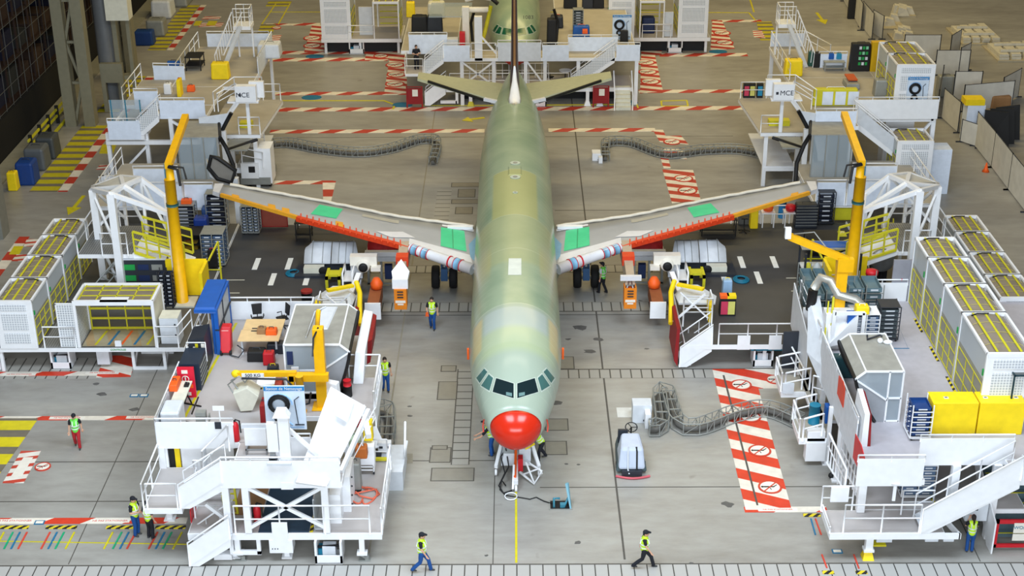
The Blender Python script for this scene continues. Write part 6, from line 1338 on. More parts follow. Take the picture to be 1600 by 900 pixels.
for k,(px,ma,mb_,lb) in enumerate(((1131,mat('pink',(200,60,90),.5),orange,'pink and orange recycling bin on the right dock'),(1140,mat('pale_yellow',(210,204,110),.5),yellow,'yellow recycling bin beside the pink one'))):
    x, y = low(px+2*k,494); t = T('recycling_bin', lb, 'bin', (x,y,Z1)); b = MB().use(black); b.box(x-.22,x+.22,y,y+.4,Z1,Z1+.95); b.build('body', t); b = MB().use(ma); b.box(x-.17,x+.17,y-.02,y,Z1+.1,Z1+.8); b.build('front', t); b = MB().use(mb_); b.box(x-.22,x+.22,y,y+.4,Z1+.95,Z1+1.1); b.build('lid', t)
lk('sample_box','blue and white stacked boxes behind the recycling bins','box',1136,470,.5,.5,1.1,mat('pale_sky',(150,180,210),.5),lid=yellow)
t = T('blue_top_bench', 'bench with bright blue top and clear wrapped goods on the right wing dock', 'bench', (*low(1297,458), Z1)); x, y = low(1297,458)
b = MB().use(dark)
for dx in (-1.4,1.4):
    for dy in (0,1.6): b.box(x+dx-.05,x+dx+.05,y+dy-.05,y+dy+.05,Z1,Z1+2.2)
b.build('frame', t); b = MB().use(galv); b.box(x-1.5,x+1.5,y+.6,y+1.7,Z1+2.15,Z1+2.2); b.build('top_shelf', t); b = MB().use(blue); b.box(x-1.15,x+1.3,y+.8,y+1.55,Z1+2.2,Z1+2.24); b.build('blue_mat', t); b = MB().use(lgrey); b.box(x-1.4,x+1.4,y,y+1.6,Z1+1.0,Z1+1.05); b.build('shelf', t)
for k, (m, lb, nm) in enumerate(((lime,'yellow wrapped bundle on the bench below the blue top','wrapped_bundle'),(glass2,'clear wrapped bundle on the bench below the blue top, beside the yellow one','wrapped_bundle'),(metal,'silver can on the bench below the blue top','can'),(red,'red canister on the bench below the blue top','canister'),(mat('cyan',(20,130,170),.4),'cyan canister beside the red one','canister'),(white,'white bottle at the right end of the bench','bottle'))):
    b = MB().use(m); b.lathe([(.05,0),(.2,.05),(.22,.25),(.12,.42),(.04,.5)],(x-1.15+.45*k,y+.4,Z1+1.05),12); b.build(nm, None, label=lb, cat=nm.split('_')[-1])
# grey shelving with boards and racks on the upper right deck
for k,(px,py,w,n,cols) in enumerate(((1300,500,2.4,3,3),(1348,492,1.6,4,2),(1272,478,1.2,3,2))):
    x, y = G(px,py,Z3)[:2]; crate_rack('tray_rack',('wide open rack of blue-grey trays behind the yellow crane column','open rack of grey trays right of the yellow crane column','small open rack behind the white side panel')[k],x,y+.6,Z3,w,1.6,1.6,n,mat('sea_grey_tray',(96,120,128),.5),cols,frame=galv,clabel=('blue-grey tray behind the crane column','grey tray right of the crane column','grey tray behind the side panel')[k],cgrp='trays in rack %s' % ('behind the crane','beside the crane','by the side panel')[k],wheels=False)
crate_rack('crate_rack','white wheeled rack of steel-blue crates with yellow bag on top, upper right deck',*G(1346,540,Z3)[:2],Z3,1.15,.9,1.75,8,trayb,2,frame=white,clabel='steel-blue crate in the white wheeled rack',cgrp='crates in the white wheeled rack',top=True)
crate_rack('tray_rack','dark trolley of stacked grey trays beside the blue floor line',*G(1383,527,Z3)[:2],Z3,.9,.9,1.7,7,mat('slate_tray',(70,80,84),.5),1,frame=dark,clabel='slate tray in the dark trolley',cgrp='trays in the dark trolley',top=True)
lk('cloth_bag','yellow and white bag on top of the white wheeled rack','bag',1348,492,.6,.5,.35,yellow,z=Z3+1.78,lid=white)
lk('red_case','black and red case on the upper right deck behind the racks','case',1360,458,.8,.5,.5,black,z=Z3,lid=red); x,y=G(1360,448,Z3)[:2]; b = MB().use(red); b.lathe([(.1,0),(.3,.05),(.3,.25),(.1,.32)],(x,y,Z3+.6),14); b.build('red_helmet', None, label='shiny red helmet-like cover on the black case', cat='cover')
x, y = G(1405,470,Z3)[:2]; b = MB().use(mat('door_grey',(140,140,148),.5)); b.box(x-.45,x+.45,y,y+.1,Z3,Z3+2.1); b.use(red); b.lathe([(.02,-.02),(.06,0),(.02,.02)],(x,y-.02,Z3+1.1),8,'y'); b.build('grey_panel', None, label='tall grey door-like panel with small red mark by the tall mesh bays', cat='panel')
panel(RD, (16.0,63.6,Z3), (18.4,63.6,Z3), low=.1); rail(RD, [(13.4,63.6,Z3),(13.4,58.6,Z3)]); 
b = MB().use(lgrey); b.prism([(13.0,63.3,2.5),(13.0,59.2,1.9),(13.0,59.2,3.8),(13.0,63.3,4.7)],(.05,0,0)); b.use(white); b.box(13.1,14.9,61.2,61.3,2.2,4.4); b.build('side_panel', RD)
b = MB().use(dark); b.box(12.3,13.1,61.2,61.3,Z1,3.2) ; b.build('dark_side_board', RD)
paint_b = MB().use(pblue); 
for p, q in (((16.1,58.7),(17.35,58.7)),((17.35,58.7),(17.42,61.6)),((16.9,61.6),(17.42,61.6))): paint_b.prism([(p[0],p[1],Z3),(q[0]+.05,q[1]-.0,Z3),(q[0]+.05,q[1]+.06,Z3),(p[0],p[1]+.06,Z3)],(0,0,.01))
paint_b.build('blue_floor_line', RD)
x, y = low(1345,395); table('stretcher_stack','grey folded trolley stack under the right gantry',x+.4,y,Z1,1.6,1.2,.9,galv)
t = T('step_ladder','yellow step ladder under the right gantry','ladder',(19.9,74.5,Z1)); b = MB().use(lime)
for k in range(5): b.box(19.6,20.5,74.2+.15*k,74.4+.15*k,Z1+.3+.3*k,Z1+.36+.3*k)
b.beam((19.6,74,Z1),(19.6,75,Z1+1.8),.06); b.beam((20.5,74,Z1),(20.5,75,Z1+1.8),.06); b.build('ladder_frame', t)
x, y = low(1374,448); t = T('floor_fan','silver round floor fan under the right gantry','fan',(x,y,Z1)); b = MB().use(metal); b.lathe([(.02,-.12),(.6,-.1),(.66,0),(.6,.1),(.02,.12)],(x,y,Z1+1.5),24,'y'); b.build('fan_cage', t); b = MB().use(black); b.box(x-.4,x+.4,y+.3,y+.9,Z1,Z1+1.2); b.cyl(x,y,Z1,Z1+1,.05,8); b.build('stand', t)

# ================================================================== tail docks
Z4 = 4.75
TL = T('tail_platform', 'white upper service platform at the rear left with stairs and pale blue parapets', 'work platform', (-21, 92, 0))
deck(TL, -25.1, -22.9, 87.7, 89.5, Z3, .3); panel(TL, (-25.1,87.7,Z3), (-23.1,87.7,Z3), m=bluepanel)
stair(TL, (-23.3,Z3), (-21.9,Z4+.1), 87.75, 88.7, m=mesh_w)
deck(TL, -22, -19, 88.2, 90.15, Z4, .25, top=deckw); deck(TL, -24.7, -19, 90.2, 94, Z4, .25, top=deckw); deck(TL, -24.7, -22.4, 94.02, 95.6, Z4, .25, top=deckw); deck(TL, -22.38, -17.2, 94.02, 103.5, Z4, .25, top=deckw)
panel(TL, (-21.9,88.2,Z4), (-19.1,88.2,Z4), m=bluepanel); panel(TL, (-23.9,90.1,Z4), (-22.4,90.1,Z4), m=bluepanel); rail(TL, [(-24.7,90.4,Z4),(-24.7,95.6,Z4)])
panel(TL, (-23.9,95.7,Z4), (-21.8,95.5,Z4), m=bluepanel); rail(TL, [(-22.4,95.7,Z4),(-22.4,103.4,Z4)]); panel(TL, (-21.8,103.5,Z4), (-17.4,103.5,Z4), m=bluepanel); panel(TL, (-17.2,103.5,Z4),(-17.2,97,Z4), m=bluepanel)
b = MB().use(white)
for x in (-25.3,-22.9,-21.3,-19.2): b.box(x-.12,x+.12,88.1,88.35,.02,Z3 if x < -22 else Z4-.2)
b.box(-25.4,-17.5,87.95,88.2,2.9,3.15); b.box(-25.6,-22.0,86.2,86.4,1.2,1.5); b.box(-25.6,-25.3,86.1,86.4,0,1.5); b.beam((-25.3,88,.4),(-22.9,88,2.8),.14); b.beam((-21.3,88.2,4.4),(-19.2,88.2,3.0),.14); b.beam((-19.2,88.2,4.4),(-21.3,88.2,3.0),.14); b.beam((-25.4,86.3,1.3),(-23,86.3,.3),.12)
b.box(-25.5,-25.35,86.3,88.2,1.25,1.4); b.box(-24.8,-24.6,95.2,95.4,0,Z4-.2); b.box(-17.4,-17.2,103,103.2,0,Z4-.2); b.box(-22.4,-22.2,103,103.2,0,Z4-.2); b.box(-24.8,-17.2,95.2,95.3,4.2,4.5); b.box(-24.7,-24.6,88.2,95.4,4.25,4.45); b.box(-17.35,-17.25,95.2,103.2,4.25,4.45); b.box(-22.35,-22.25,95.2,103.2,4.25,4.45)
b.build('support_frame', TL)
b = MB().use(glass); b.box(-25.2,-23.2,88.9,88.95,Z3+.05,Z3+1.9); b.build('clear_screen', TL); b = MB().use(teal)
for x in (-25.1,-24.2,-23.3): b.box(x,x+.05,88.85,88.95,Z3,Z3+1.9)
b.box(-25.1,-23.25,88.85,88.95,Z3+.5,Z3+.55); b.build('screen_frame', TL)
TR = T('tail_platform', 'white upper service platform at the rear right with long parapet and descending stairs', 'work platform', (21, 92, 0))
deck(TR, 18, 26, 87.8, 95.5, Z4, .25, top=deckw); deck(TR, 18, 23.8, 95.5, 103, Z4, .25, top=deckw)
panel(TR, (20.9,87.8,Z4), (26,87.8,Z4), low=.3); deck(TR, 18, 20.7, 85.6, 87.8, Z4, .25, top=deckw); panel(TR, (18.05,85.6,Z4), (20.5,85.6,Z4), m=bluepanel)
stair(TR, (23.4,2.6), (20.7,Z4), 86.3, 87.4, m=lgrey)
rail(TR, [(18.1,95,Z4),(18.1,103,Z4)]); panel(TR, (18.1,103,Z4), (20.4,103,Z4), m=bluepanel); rail(TR, [(20.5,103,Z4),(21.6,99.5,Z4)]); panel(TR, (20.5,97.8,Z4), (22.4,97.8,Z4), m=bluepanel)
b = MB().use(white)
for x, y in ((18.2,86),(20.4,86),(18.2,94),(25.9,88.2),(25.6,94.5),(18.2,102.8),(23.6,102.8)): b.box(x-.13,x+.13,y-.13,y+.13,.02,Z4-.2)
b.beam((25.9,88.2,4.3),(24.6,88.2,2.5),.15); b.box(20.9,26,88.0,88.15,4.2,4.5); b.box(18.1,18.25,86,102.8,4.25,4.45); b.box(25.7,25.85,88,95,4.25,4.45); b.box(18.1,23.7,102.7,102.85,4.2,4.45); b.box(20.3,20.45,86,88,4.2,4.5); b.box(23.55,23.65,95,103,4.25,4.45); b.box(18.1,26,94.6,94.7,4.2,4.45); b.build('support_frame', TR)
def tpanel(sg, Pn, x0, x1, y, z, h=1.1): panel(Pn, (sg*x0,y,z), (sg*x1,y,z), h=h, m=bluepanel)
for sg, wd, D in ((-1,'left',TL),(1,'right',TR)):
    xo = .55 if sg < 0 else 0
    # lower triangular deck near the tail
    b = MB(sg).use(white); P = [(14.75+xo,94.6),(14.85+xo,94.8),(19,94.8),(19,87.8),(15.2+xo,87.8)]; b.prism([(x,y,Z3-.25) for x,y in P],(0,0,.22)); b.use(deckw); b.prism([(x,y,Z3-.03) for x,y in P],(0,0,.03)); b.build('lower_deck', D)
    rail(D, [(15.2+xo,87.85,Z3),(16.5+xo,87.85,Z3)], sx=sg); rail(D, [(14.9+xo,94.7,Z3),(16.6,94.7,Z3)], sx=sg)
    b = MB(sg).use(white); 
    for x, y in ((15.6+xo,88.1),(17.6,88.1),(18.5,94.3)): b.box(x-.12,x+.12,y-.12,y+.12,0,Z3-.2)
    b.box(15.6+xo,17.7,87.95,88.1,1.0,1.25); b.box(15.5+xo,17.5,88,94.3,1.25,1.3); b.build('lower_frame', D); b = MB(sg).use(lime); b.box(15.9+xo,17.2,89,89.6,Z3,Z3+.35); b.build('yellow_step', D)
    # tower with lettered box and curved black seal
    t = T('dock_tower', 'white docking tower with lettered box and curved black seal at the tail, %s side' % wd, 'tower', (sg*17.3, 87, Z3))
    b = MB(sg).use(white); b.box(15.7,16.95,87.1,87.6,5.9,6.9); b.box(15.3,16.2,87.7,88.0,6.0,7.0); b.box(15.6,17.5,87.2,88.4,5.8,5.9); b.beam((16.9,87.2,5.85),(17.9,86.2,4.6),.3,.12); b.box(16.3,16.5,87.8,88,Z3,5.9); b.box(17.4,17.7,85.4,85.7,1.0,4.6); b.box(17.9,18.0,85.4,85.6,1.0,4.6); b.build('tower_frame', t)
    text_mesh('tower_lettering','MCE',(sg*(16.5),87.08,6.35),.42,dark,t); b = MB(sg).use(dark); b.box(sg*sg*(16.05 if sg < 0 else 15.78),(16.05 if sg < 0 else 15.78)+.0,87.0,87.0,6.2,6.2) if False else b.box(16.95-.35,16.95-.2,87.07,87.09,6.27,6.43) if sg < 0 else b.box(15.85,16.0,87.07,87.09,6.27,6.43); b.build('logo_mark', t)
    rail(t, [(16.9,87.3,5.95),(18.1,87.3,5.3)], sx=sg, h=1.1); rail(t, [(15.5,88.4,5.9),(17.2,88.4,5.9),(18.4,87.6,5.2)], sx=sg, h=1.2)
    b = MB(sg).use(lgrey); k = [(17.0+1.3*math.sin(a/7*1.5), 85.7, 5.7-3.2*(a/7)) for a in range(8)]; b.prism(k+[(19.0,85.7,2.5),(19.0,85.7,5.4)],(0,.06,0)); b.build('curved_skirt', t)
    b = MB(sg).use(black); b.tube(k,.12,8); b.build('black_seal', t)
    b = MB(sg).use(galv); b.box(16.2,17.6,85.6,87.6,3.3,3.38); b.use(black); b.tube([(15.9,87.4,3.4),(17.4,85.6,3.4)],.1,6); b.build('folding_flap', t)
    # pale blue low parapets, roofed canopy and mesh bay in front of the tail dock
    F = T('tail_stage', 'low stage with grey canopy and pale blue panels ahead of the %s tail dock' % wd, 'work platform', (sg*20, 80, 0))
    deck(F, 17.0, 24.0, 78.95, 86, Z3 if False else 2.4, .25, sx=sg, top=deckw)
    for xa, xb in ((17.05,18.7),(18.8,22.6)):
        b = MB(sg).use(bluepanel); b.box(xa,xb,78.9,78.95,2.3,3.7); b.use(white); b.tube([(xa,78.9,3.85),(xb,78.9,3.85)],.04); b.tube([(xa,78.9,2.3),(xa,78.9,3.85)],.04); b.tube([(xb,78.9,2.3),(xb,78.9,3.85)],.04); b.build('guard_panel', F)
    for x in (17.2,20,23.8): leg(F, x, 79.2, 0, 2.2, .2, sx=sg, foot=False); leg(F, x, 85.8, 0, 2.2, .2, sx=sg, foot=False)
    b = MB(sg).use(MATS['grey_roof_sheet']); b.hexa([(17.3,83.2,5.0),(19.8,83.2,5.0),(19.8,86.2,5.0),(17.9,86.2,5.0)],[(17.3,83.2,5.05),(19.8,83.2,5.05),(19.8,86.2,5.05),(17.9,86.2,5.05)]); b.build('canopy_sheet', F)
    b = MB(sg).use(MATS['clear_sheet']); b.box(17.5,19.8,83.2,83.25,2.4,5.0); b.build('clear_wall', F); b = MB(sg).use(galv)
    for x in (17.5,18.3,19.0,19.8): b.box(x-.03,x+.03,83.15,83.2,2.4,5.0)
    b.build('wall_bars', F)
    b = MB(sg).use(black); b.tube([(17.3,83.2,5.0),(17.0,83.2,4.4),(16.6,82.9,3.4),(16.6,82.8,2.2)],.13,8); b.tube([(17.3,83.2,5.02),(17.9,86.2,5.02)],.1,6); b.build('black_seal', F)
    b = MB(sg).use(bluepanel); b.box(19.7,22.3,82.0,82.1,2.4,3.5); b.use(white); b.tube([(19.7,82,2.4),(19.7,82,3.7),(22.3,82,3.7),(22.3,82,2.4)],.04); b.use(teal); b.box(20.1,20.45,81.9,82,2.6,3.9); b.build('rear_panel', F)
    rail(F, [(23.9,79.1,2.4),(23.9,85.8,2.4)], sx=sg)
# right-hand tall cabins on the tail dock, with cleaning station
for k in range(2): cage('mesh_bay', ('front of two white mesh bays beside the rear right cleaning station','back one of two white mesh bays beside the rear right cleaning station')[k], 1, 23.6, 25.9, 89.2+2.55*k, 91.7+2.55*k, Z4, 2.75, 'mesh bays of the rear right platform', k == 0)
station('cleaning_station', 'cleaning station board with black hoses on the end of the rear right mesh bay', 1, 24.3, 25.6, 89.05, Z4+.1)
cage('mesh_bay', 'single low white mesh bay below the rear right stairs', 1, 23.1, 25.2, 85.3, 87.6, 1.3, 2.6, None, True)
b = MB().use(white); b.box(23.1,25.2,85.3,87.6,0,1.28); b.build('plinth', None, label='white plinth carrying the single low mesh bay', cat='plinth'); b = MB().use(bluepanel); b.box(25.3,26.8,86.5,87.8,0,2.9); b.build('machine_cabinet', None, label='pale cabinet right of the single low mesh bay', cat='cabinet')
b = MB().use(white); b.box(23.4,25.2,89.8,91,0.0,3.6); b.use(lgrey); b.box(23.6,24.9,89.76,89.8,1.8,3.2); b.build('machine_cabinet', None, label='white machine housing under the rear right parapet', cat='cabinet')
def hi(name, lb, c, px, py, w, d, h, m, lid=None, z=Z4): x, y = G(px,py,z)[:2]; bag(name, lb, c, x, y+d/2, z, w, d, h, m, lid=lid)
hi('yellow_cover','yellow box cover on the rear left platform','cover',344,125,1.2,.8,1.1,yellow); hi('yellow_cover','yellow box cover on the rear right platform','cover',1240,120,1.2,.8,1.1,yellow)
x, y = G(302,112,Z4)[:2]; table('work_table','black work bench on the rear left platform',x,y+.8,Z4,1.1,1.4,.95,black)
hi('hose_reel','blue reel with grey pump on the rear left platform','reel',272,112,.9,.3,.7,blue); hi('barrier_board','yellow and red boards standing on the rear left platform','board',280,152,.25,.8,1.1,yellow,lid=red); hi('work_bag','orange bag on the rear left bench behind the parapet','bag',298,144,.5,.4,.4,orange); hi('supply_box','white box behind the rear left parapet','box',262,148,.5,.5,.7,white)
hi('tool_shelf','black tool shelf with green packs on the rear right platform','shelf',1343,112,1.35,.6,1.9,black)
x, y = G(1343,112,Z4)[:2]
for k in range(12):
    b = MB().use((green,lgrey,green,mat('mint',(130,200,160),.5))[k%4]); px_, pz = x-.15+.22*(k%3), Z4+.45+.36*(k//3); b.box(px_,px_+.16,y-.02,y+.02,pz,pz+.2); b.build('packet', None, label=('green','grey','green','mint')[k%4]+' packet in the black tool shelf, %s row from the bottom, %s' % (('first','second','third','fourth')[k//3],('left','middle','right')[k%3]), cat='packet', group='packets in the black tool shelf')
b = MB().use(mat('amber_yellow',(220,176,20),.5)); x, y = G(1372,112,Z4)[:2]; b.box(x-.55,x+.35,y,y+.5,Z4,Z4+2.0); b.build('locker', None, label='amber yellow locker between the black tool shelf and mesh bays', cat='locker')
for k, (px, m, lb) in enumerate(((1268,mat('dark_green',(30,80,70),.6),'dark green waste bin on the rear right platform'),(1276,black,'black waste bin beside the dark green one'))): hi('waste_bin',lb,'bin',px,104-k*-2,.45,.5,1.0,m)
for k, (px, m, lb) in enumerate(((1299,blue,'blue reel on the wash stand of the rear right platform'),(1311,mat('aqua',(40,140,180),.4),'aqua box on the wash stand of the rear right platform'))): hi('reel' if k == 0 else 'supply_box',lb,'reel' if k == 0 else 'box',px,93,.35,.3,.4,m,z=Z4+.6)
x, y = G(1304,112,Z4)[:2]; table('wash_stand','grey wash stand by the rear right parapet',x,y+.3,Z4,1.4,.5,.62,galv)
hi('trolley','low trolley with orange top on the rear right platform','trolley',1333,140,.9,1.4,.35,galv,lid=ored); x, y = G(1332,136,Z4)[:2]; b = MB().use(mat('rust_orange',(196,86,34),.5)); b.box(x-.3,x+.3,y,y+1.3,Z4+.42,Z4+.5); b.build('padded_board', None, label='rust orange padded board lying on the low trolley', cat='board')
hi('perforated_crate','grey perforated crate beside the rear right mesh bays','crate',1377,152,.9,.8,1.1,galv)
hi('yellow_cabinet','yellow and pale blue cabinet row behind the rear right parapet','cabinet',1305,166,2.9,.5,1.1,lime,lid=bluepanel)
x, y = G(1305,166,Z4)[:2]
for k in range(3): b = MB().use(bluepanel); b.box(x-.85+.8*k,x-.2+.8*k,y-.05,y,Z4+.1,Z4+.95); b.build('door', bpy.data.objects['yellow_cabinet'])
for k, (px, m, nm) in enumerate(((1166,mat('pink',(200,60,90),.5),'pink'),(1175,mat('pale_yellow',(210,204,110),.5),'pale yellow'),(1187,mat('aqua',(40,140,180),.4),'aqua'))):
    x, y = G(px,153,Z3)[:2]; t = T('recycling_bin','%s-fronted recycling bin on the rear right lower deck' % nm,'bin',(x,y,Z3)); b = MB().use(black); b.box(x-.2,x+.2,y,y+.35,Z3,Z3+.95); b.build('body', t); b = MB().use(m); b.box(x-.15,x+.15,y-.02,y,Z3+.15,Z3+.8); b.build('front', t)
# overhead crane stairs behind the tail docks
for sg, wd in ((-1,'left'),(1,'right')):
    t = T('access_tower', 'tall white access stair with railed pulpit at the rear %s' % wd, 'stair', (sg*18.5, 99, Z4))
    q = Hh(378,38,100.0); xq, zq = abs(q[0]), q[2]-.1
    b = MB(sg).use(white); b.box(xq-.6,xq+.6,99.8,101.2,zq-.25,zq)
    for x in (xq-.5,xq+.5): b.box(x-.05,x+.05,100.9,101.0,Z4,zq)
    b.build('pulpit_floor', t); rail(t, [(xq+.55,99.9,zq),(xq-.55,99.9,zq),(xq-.55,101.1,zq),(xq+.55,101.1,zq)], sx=sg, h=1.2, step=.6)
    b = MB(sg).use(lgrey); b.beam((xq+1.1,97.8,Z4),(xq+.1,99.8,zq),.3,.12); b.use(white); b.beam((xq+1.6,97.8,Z4+1),(xq+.6,99.8,zq+1),.06); b.beam((xq+1.0,97.8,Z4+1),(xq-.1,99.8,zq+1),.06)
    for k in range(9): u = k/9; b.beam((xq+1.55-u,97.8+2*u,Z4+(zq-Z4)*u),(xq+1.6-u,97.8+2*u,Z4+1+(zq-Z4)*u),.04)
    b.build('stair_flight', t)
bag('cowl_bundle','pale machine with blue parts at the inner edge of the rear left platform','machine',-17.0,101,Z4,1.6,1.4,1.0,lgrey) 
# detail between tail dock and wing on the left
t = T('swing_door', 'grey swing panel with thick black curved rim behind the left wing tip', 'panel', (-15.8, 80, 0))
qs = [Hh(px,py,80.5) for px,py in ((330,244),(341,247),(368,266),(362,285),(340,279),(326,262))]
b = MB().use(mat('rim_panel',(128,124,118),.5)); b.prism(qs,(0,.08,0)); b.build('panel', t); b = MB().use(black); b.tube([(p[0],p[1]-.03,p[2]) for p in qs],.13,6,closed=True); b.build('black_rim', t)
b = MB().use(lgrey); b.prism([Hh(px,py,80.6) for px,py in ((322,250),(328,276),(352,292),(366,288),(340,281),(327,262))],(0,.3,0)); b.box(qs[2][0]-.2,qs[2][0]+.1,80.4,80.8,0,qs[2][2]-.5); b.build('base', t)
t = T('tail_dock_trolley', 'white railed trolley unit on the floor beyond the left wing tip', 'machine', (-15, 85, 0))
x0, y0 = G(372,272,1)[:2]; x1 = G(428,268,1)[0]
b = MB().use(white); b.box(x0+.2,x1-.9,y0,y0+3,.7,1.7); b.box(x1-.9,x1-.1,y0+.2,y0+1.6,.3,2.6); b.build('body', t); b = MB().use(galv); b.box(x0+.2,x1-.9,y0+.2,y0+3,1.7,1.72); b.box(x0+.1,x1-.2,y0+.1,y0+2.8,.25,.7); b.build('deck_plate', t)
rail(t, [(x0+.3,y0+.1,1.7),(x0+1.6,y0+.1,1.4)], h=1); rail(t, [(x1-.9,y0+3,1.7),(x0+.4,y0+3,1.7)], h=1.3); b = MB().use(black); 
for xx in (x1-.3,x0+.6): b.lathe([(.03,-.08),(.22,-.08),(.22,.08),(.03,.08)],(xx,y0+.5,.22),14,'x')
b.box(x1-1.5,x1-1.1,y0-.02,y0,1.1,1.5); b.build('wheels', t)

# ================================================================== second airliner and its nose dock
P2 = T('passenger_jet', 'second unpainted green airliner with dark green windscreen in the bay behind', 'aeroplane', (0, 127.5, 0))
wg2 = mat('dark_green_glass', (12, 84, 58), .2)
for ch in ALLCH(PL):
    if ch.name.split('.')[0] in ('fuselage','nose_cone','windscreen_pane','cockpit_side_window','window_surround'):
        c = ch.copy(); COL.objects.link(c); c.parent = P2
        if 'pane' in c.name or 'cockpit' in c.name: c.data = c.data.copy(); c.data.materials.clear(); c.data.materials.append(wg2)
text_mesh('nose_number', '1083', (1.0, 107.95, 5.6), .42, dark, P2, rot=(45,0,0))
ND = T('nose_dock', 'white nose platform with tall parapets and cross braces behind the first tail', 'work platform', (0, 105, 0))
YB = 104.3
deck(ND, -5.1, 8.6, YB, 104.98, Z3, .25, top=deckw); deck(ND, -4.18, 3.18, 105, 106.25, Z3, .25, top=deckw); deck(ND, -8.3, -4.2, 106.3, 119, Z3, .25, top=deckw); deck(ND, 3.2, 8.9, 105, 122, Z3, .25, top=deckw)
deck(ND, -5.0, 8.6, YB+.2, 107.6, Z1, .3); deck(ND, -7.9, -6.1, YB, 106.2, Z2, .2)
panel(ND, (-7.7,106.3,Z3), (-4.9,106.3,Z3), h=1.35, m=bluepanel); panel(ND, (-5.1,YB,Z3), (-3.2,YB,Z3), m=bluepanel); panel(ND, (-1.2,YB,Z3), (1.9,YB,Z3), m=lgrey, h=1.3); panel(ND, (2.0,YB,Z3), (3.9,YB,Z3), m=bluepanel); panel(ND, (3.9,106,Z3), (7.5,106,Z3), m=bluepanel, h=1.2); panel(ND, (7.3,YB,Z3), (9.0,YB,Z3), m=bluepanel)
rail(ND, [(-3.1,YB,Z3),(-1.3,YB,Z3)]); rail(ND, [(-7.9,YB+.05,Z2),(-6.6,YB+.05,Z2)]); rail(ND, [(-7.9,106.2,Z2),(-7.9,YB,Z2)])
stair(ND, (-6.5,Z2), (-5.1,Z3), YB, YB+.9, m=mesh_w); stair(ND, (4.1,Z1), (7.2,Z3), YB, YB+.9, m=mesh_w); stair(ND, (-6.5,.1), (-5.0,Z1), YB-.1, YB+.9)
rail(ND, [(-4.7,YB+.2,Z1),(3.9,YB+.2,Z1)]); rail(ND, [(-3.8,107,Z1),(2.5,107,Z1)], step=.5)
b = MB().use(white); b.box(-2.85,-2.3,YB,YB+.4,Z3-.2,6.6); b.build('mast', ND)
b = MB().use(white); z0 = 1.4
for x in (-3.8,-1.5,.8,2.2,4.6,8.8): b.box(x-.13,x+.13,YB+.1,YB+.3,.02 if x > 8 or x < -3 else Z1,Z3-.2)
for p, q in (((-3.8,3.3),(-1.5,1.5)),((-1.5,3.3),(-3.8,1.5)),((-2.4,5.2),(-1.3,3.9)),((.9,3.3),(2.2,1.5)),((-1.4,4.6),(-.2,3.7))): b.beam((p[0],YB+.1,p[1]),(q[0],YB+.1,q[1]),.12)
b.box(-5.4,-4.2,YB,YB+.2,.2,.4); b.box(-4.3,-4.1,YB,YB+.2,.2,1.0); b.build('support_frame', ND)
for x in (-3.2, 5.3, 6.2): b = MB().use(white); b.box(x-.12,x+.12,YB,YB+.25,.35,1.05); b.use(pyel if x < 0 else white); b.hexa([(x-.25,YB-.1,0),(x+.25,YB-.1,0),(x+.25,YB+.4,0),(x-.25,YB+.4,0)],[(x-.12,YB,.35),(x+.12,YB,.35),(x+.12,YB+.3,.35),(x-.12,YB+.3,.35)]); b.build('levelling_foot', ND)
drive_unit(ND, 1.3, 2.3, YB-.3, 1.1)
b = MB().use(black); b.box(-3.9,8.4,106,107.5,.0,1.0); b.build('underfloor_block', ND)  # plain black box filling the space under the nose dock
for x, m in ((6.2,dred),(-7.3,dred)):
    t = T('notice_stand','dark red framed notice stand %s the nose dock' % ('at the right of' if x > 0 else 'at the left of'),'sign',(x,103.9,0)); b = MB().use(m)
    b.tube([(x-.5,103.9,0),(x-.5,103.9,1.6),(x+.6,103.9,1.6),(x+.6,103.9,0)],.06); b.box(x-.5,x+.6,103.88,103.92,.3,1.5); b.build('frame', t); b = MB().use(pwhite); b.box(x-.1,x+.3,103.84,103.87,.9,1.4); b.build('notice', t)
t = T('access_stair','small stair of six pale treads at the right of the nose dock','stair',(8.0,103.5,0)); b = MB().use(cream)
for k in range(6): b.box(7.3,8.4,103.2+.28*k,103.5+.28*k,.0,.22*(k+1))
b.build('treads', t); b = MB().use(white); b.tube([(8.5,103.2,0),(8.5,103.2,1.1),(8.5,105,2.4)],.05); b.tube([(7.2,103.2,0),(7.2,103.2,1.1),(7.2,105,2.4)],.05); b.build('handrail', t)
t = T('round_table','small round white table on the nose dock lower deck','table',(3.7,105.6,Z1)); b = MB().use(white); b.cyl(3.7,105.6,Z1+.95,Z1+1.0,.45,18); b.build('top', t); b = MB().use(dark); b.cyl(3.7,105.6,Z1,Z1+.95,.04,8); b.cyl(3.7,105.6,Z1,Z1+.04,.25,12); b.build('pedestal', t)
office_chair(2.6,105.6,Z1,1.2,'black office chair on the nose dock lower deck beside the round table')
def nd(name, lb, c, px, py, w, d, h, m, z=Z3, lid=None): x, y = G(px,py,z)[:2]; bag(name, lb, c, x, y, z, w, d, h, m, lid=lid)
nd('tool_chest','black tool chest with white label on the rear nose dock, left one','chest',656,50,1.25,.8,1.3,black); nd('tool_chest','black tool chest with white label on the rear nose dock, right one','chest',680,50,1.2,.8,1.3,dark)
nd('yellow_case','yellow case on top shelf at the rear nose dock left','case',642,26,.7,.6,1.2,yellow); nd('covered_table','pale covered table with yellow cloth on the rear nose dock','table',682,26,1.4,1.2,1.2,cream,lid=lime)
nd('tool_cabinet','black cabinet with white label right of the second aircraft','cabinet',862,68,.75,.8,1.9,black); nd('work_table','dark table with orange cloth right of the second aircraft','table',870,42,1.0,1.0,.9,dark,lid=orange)
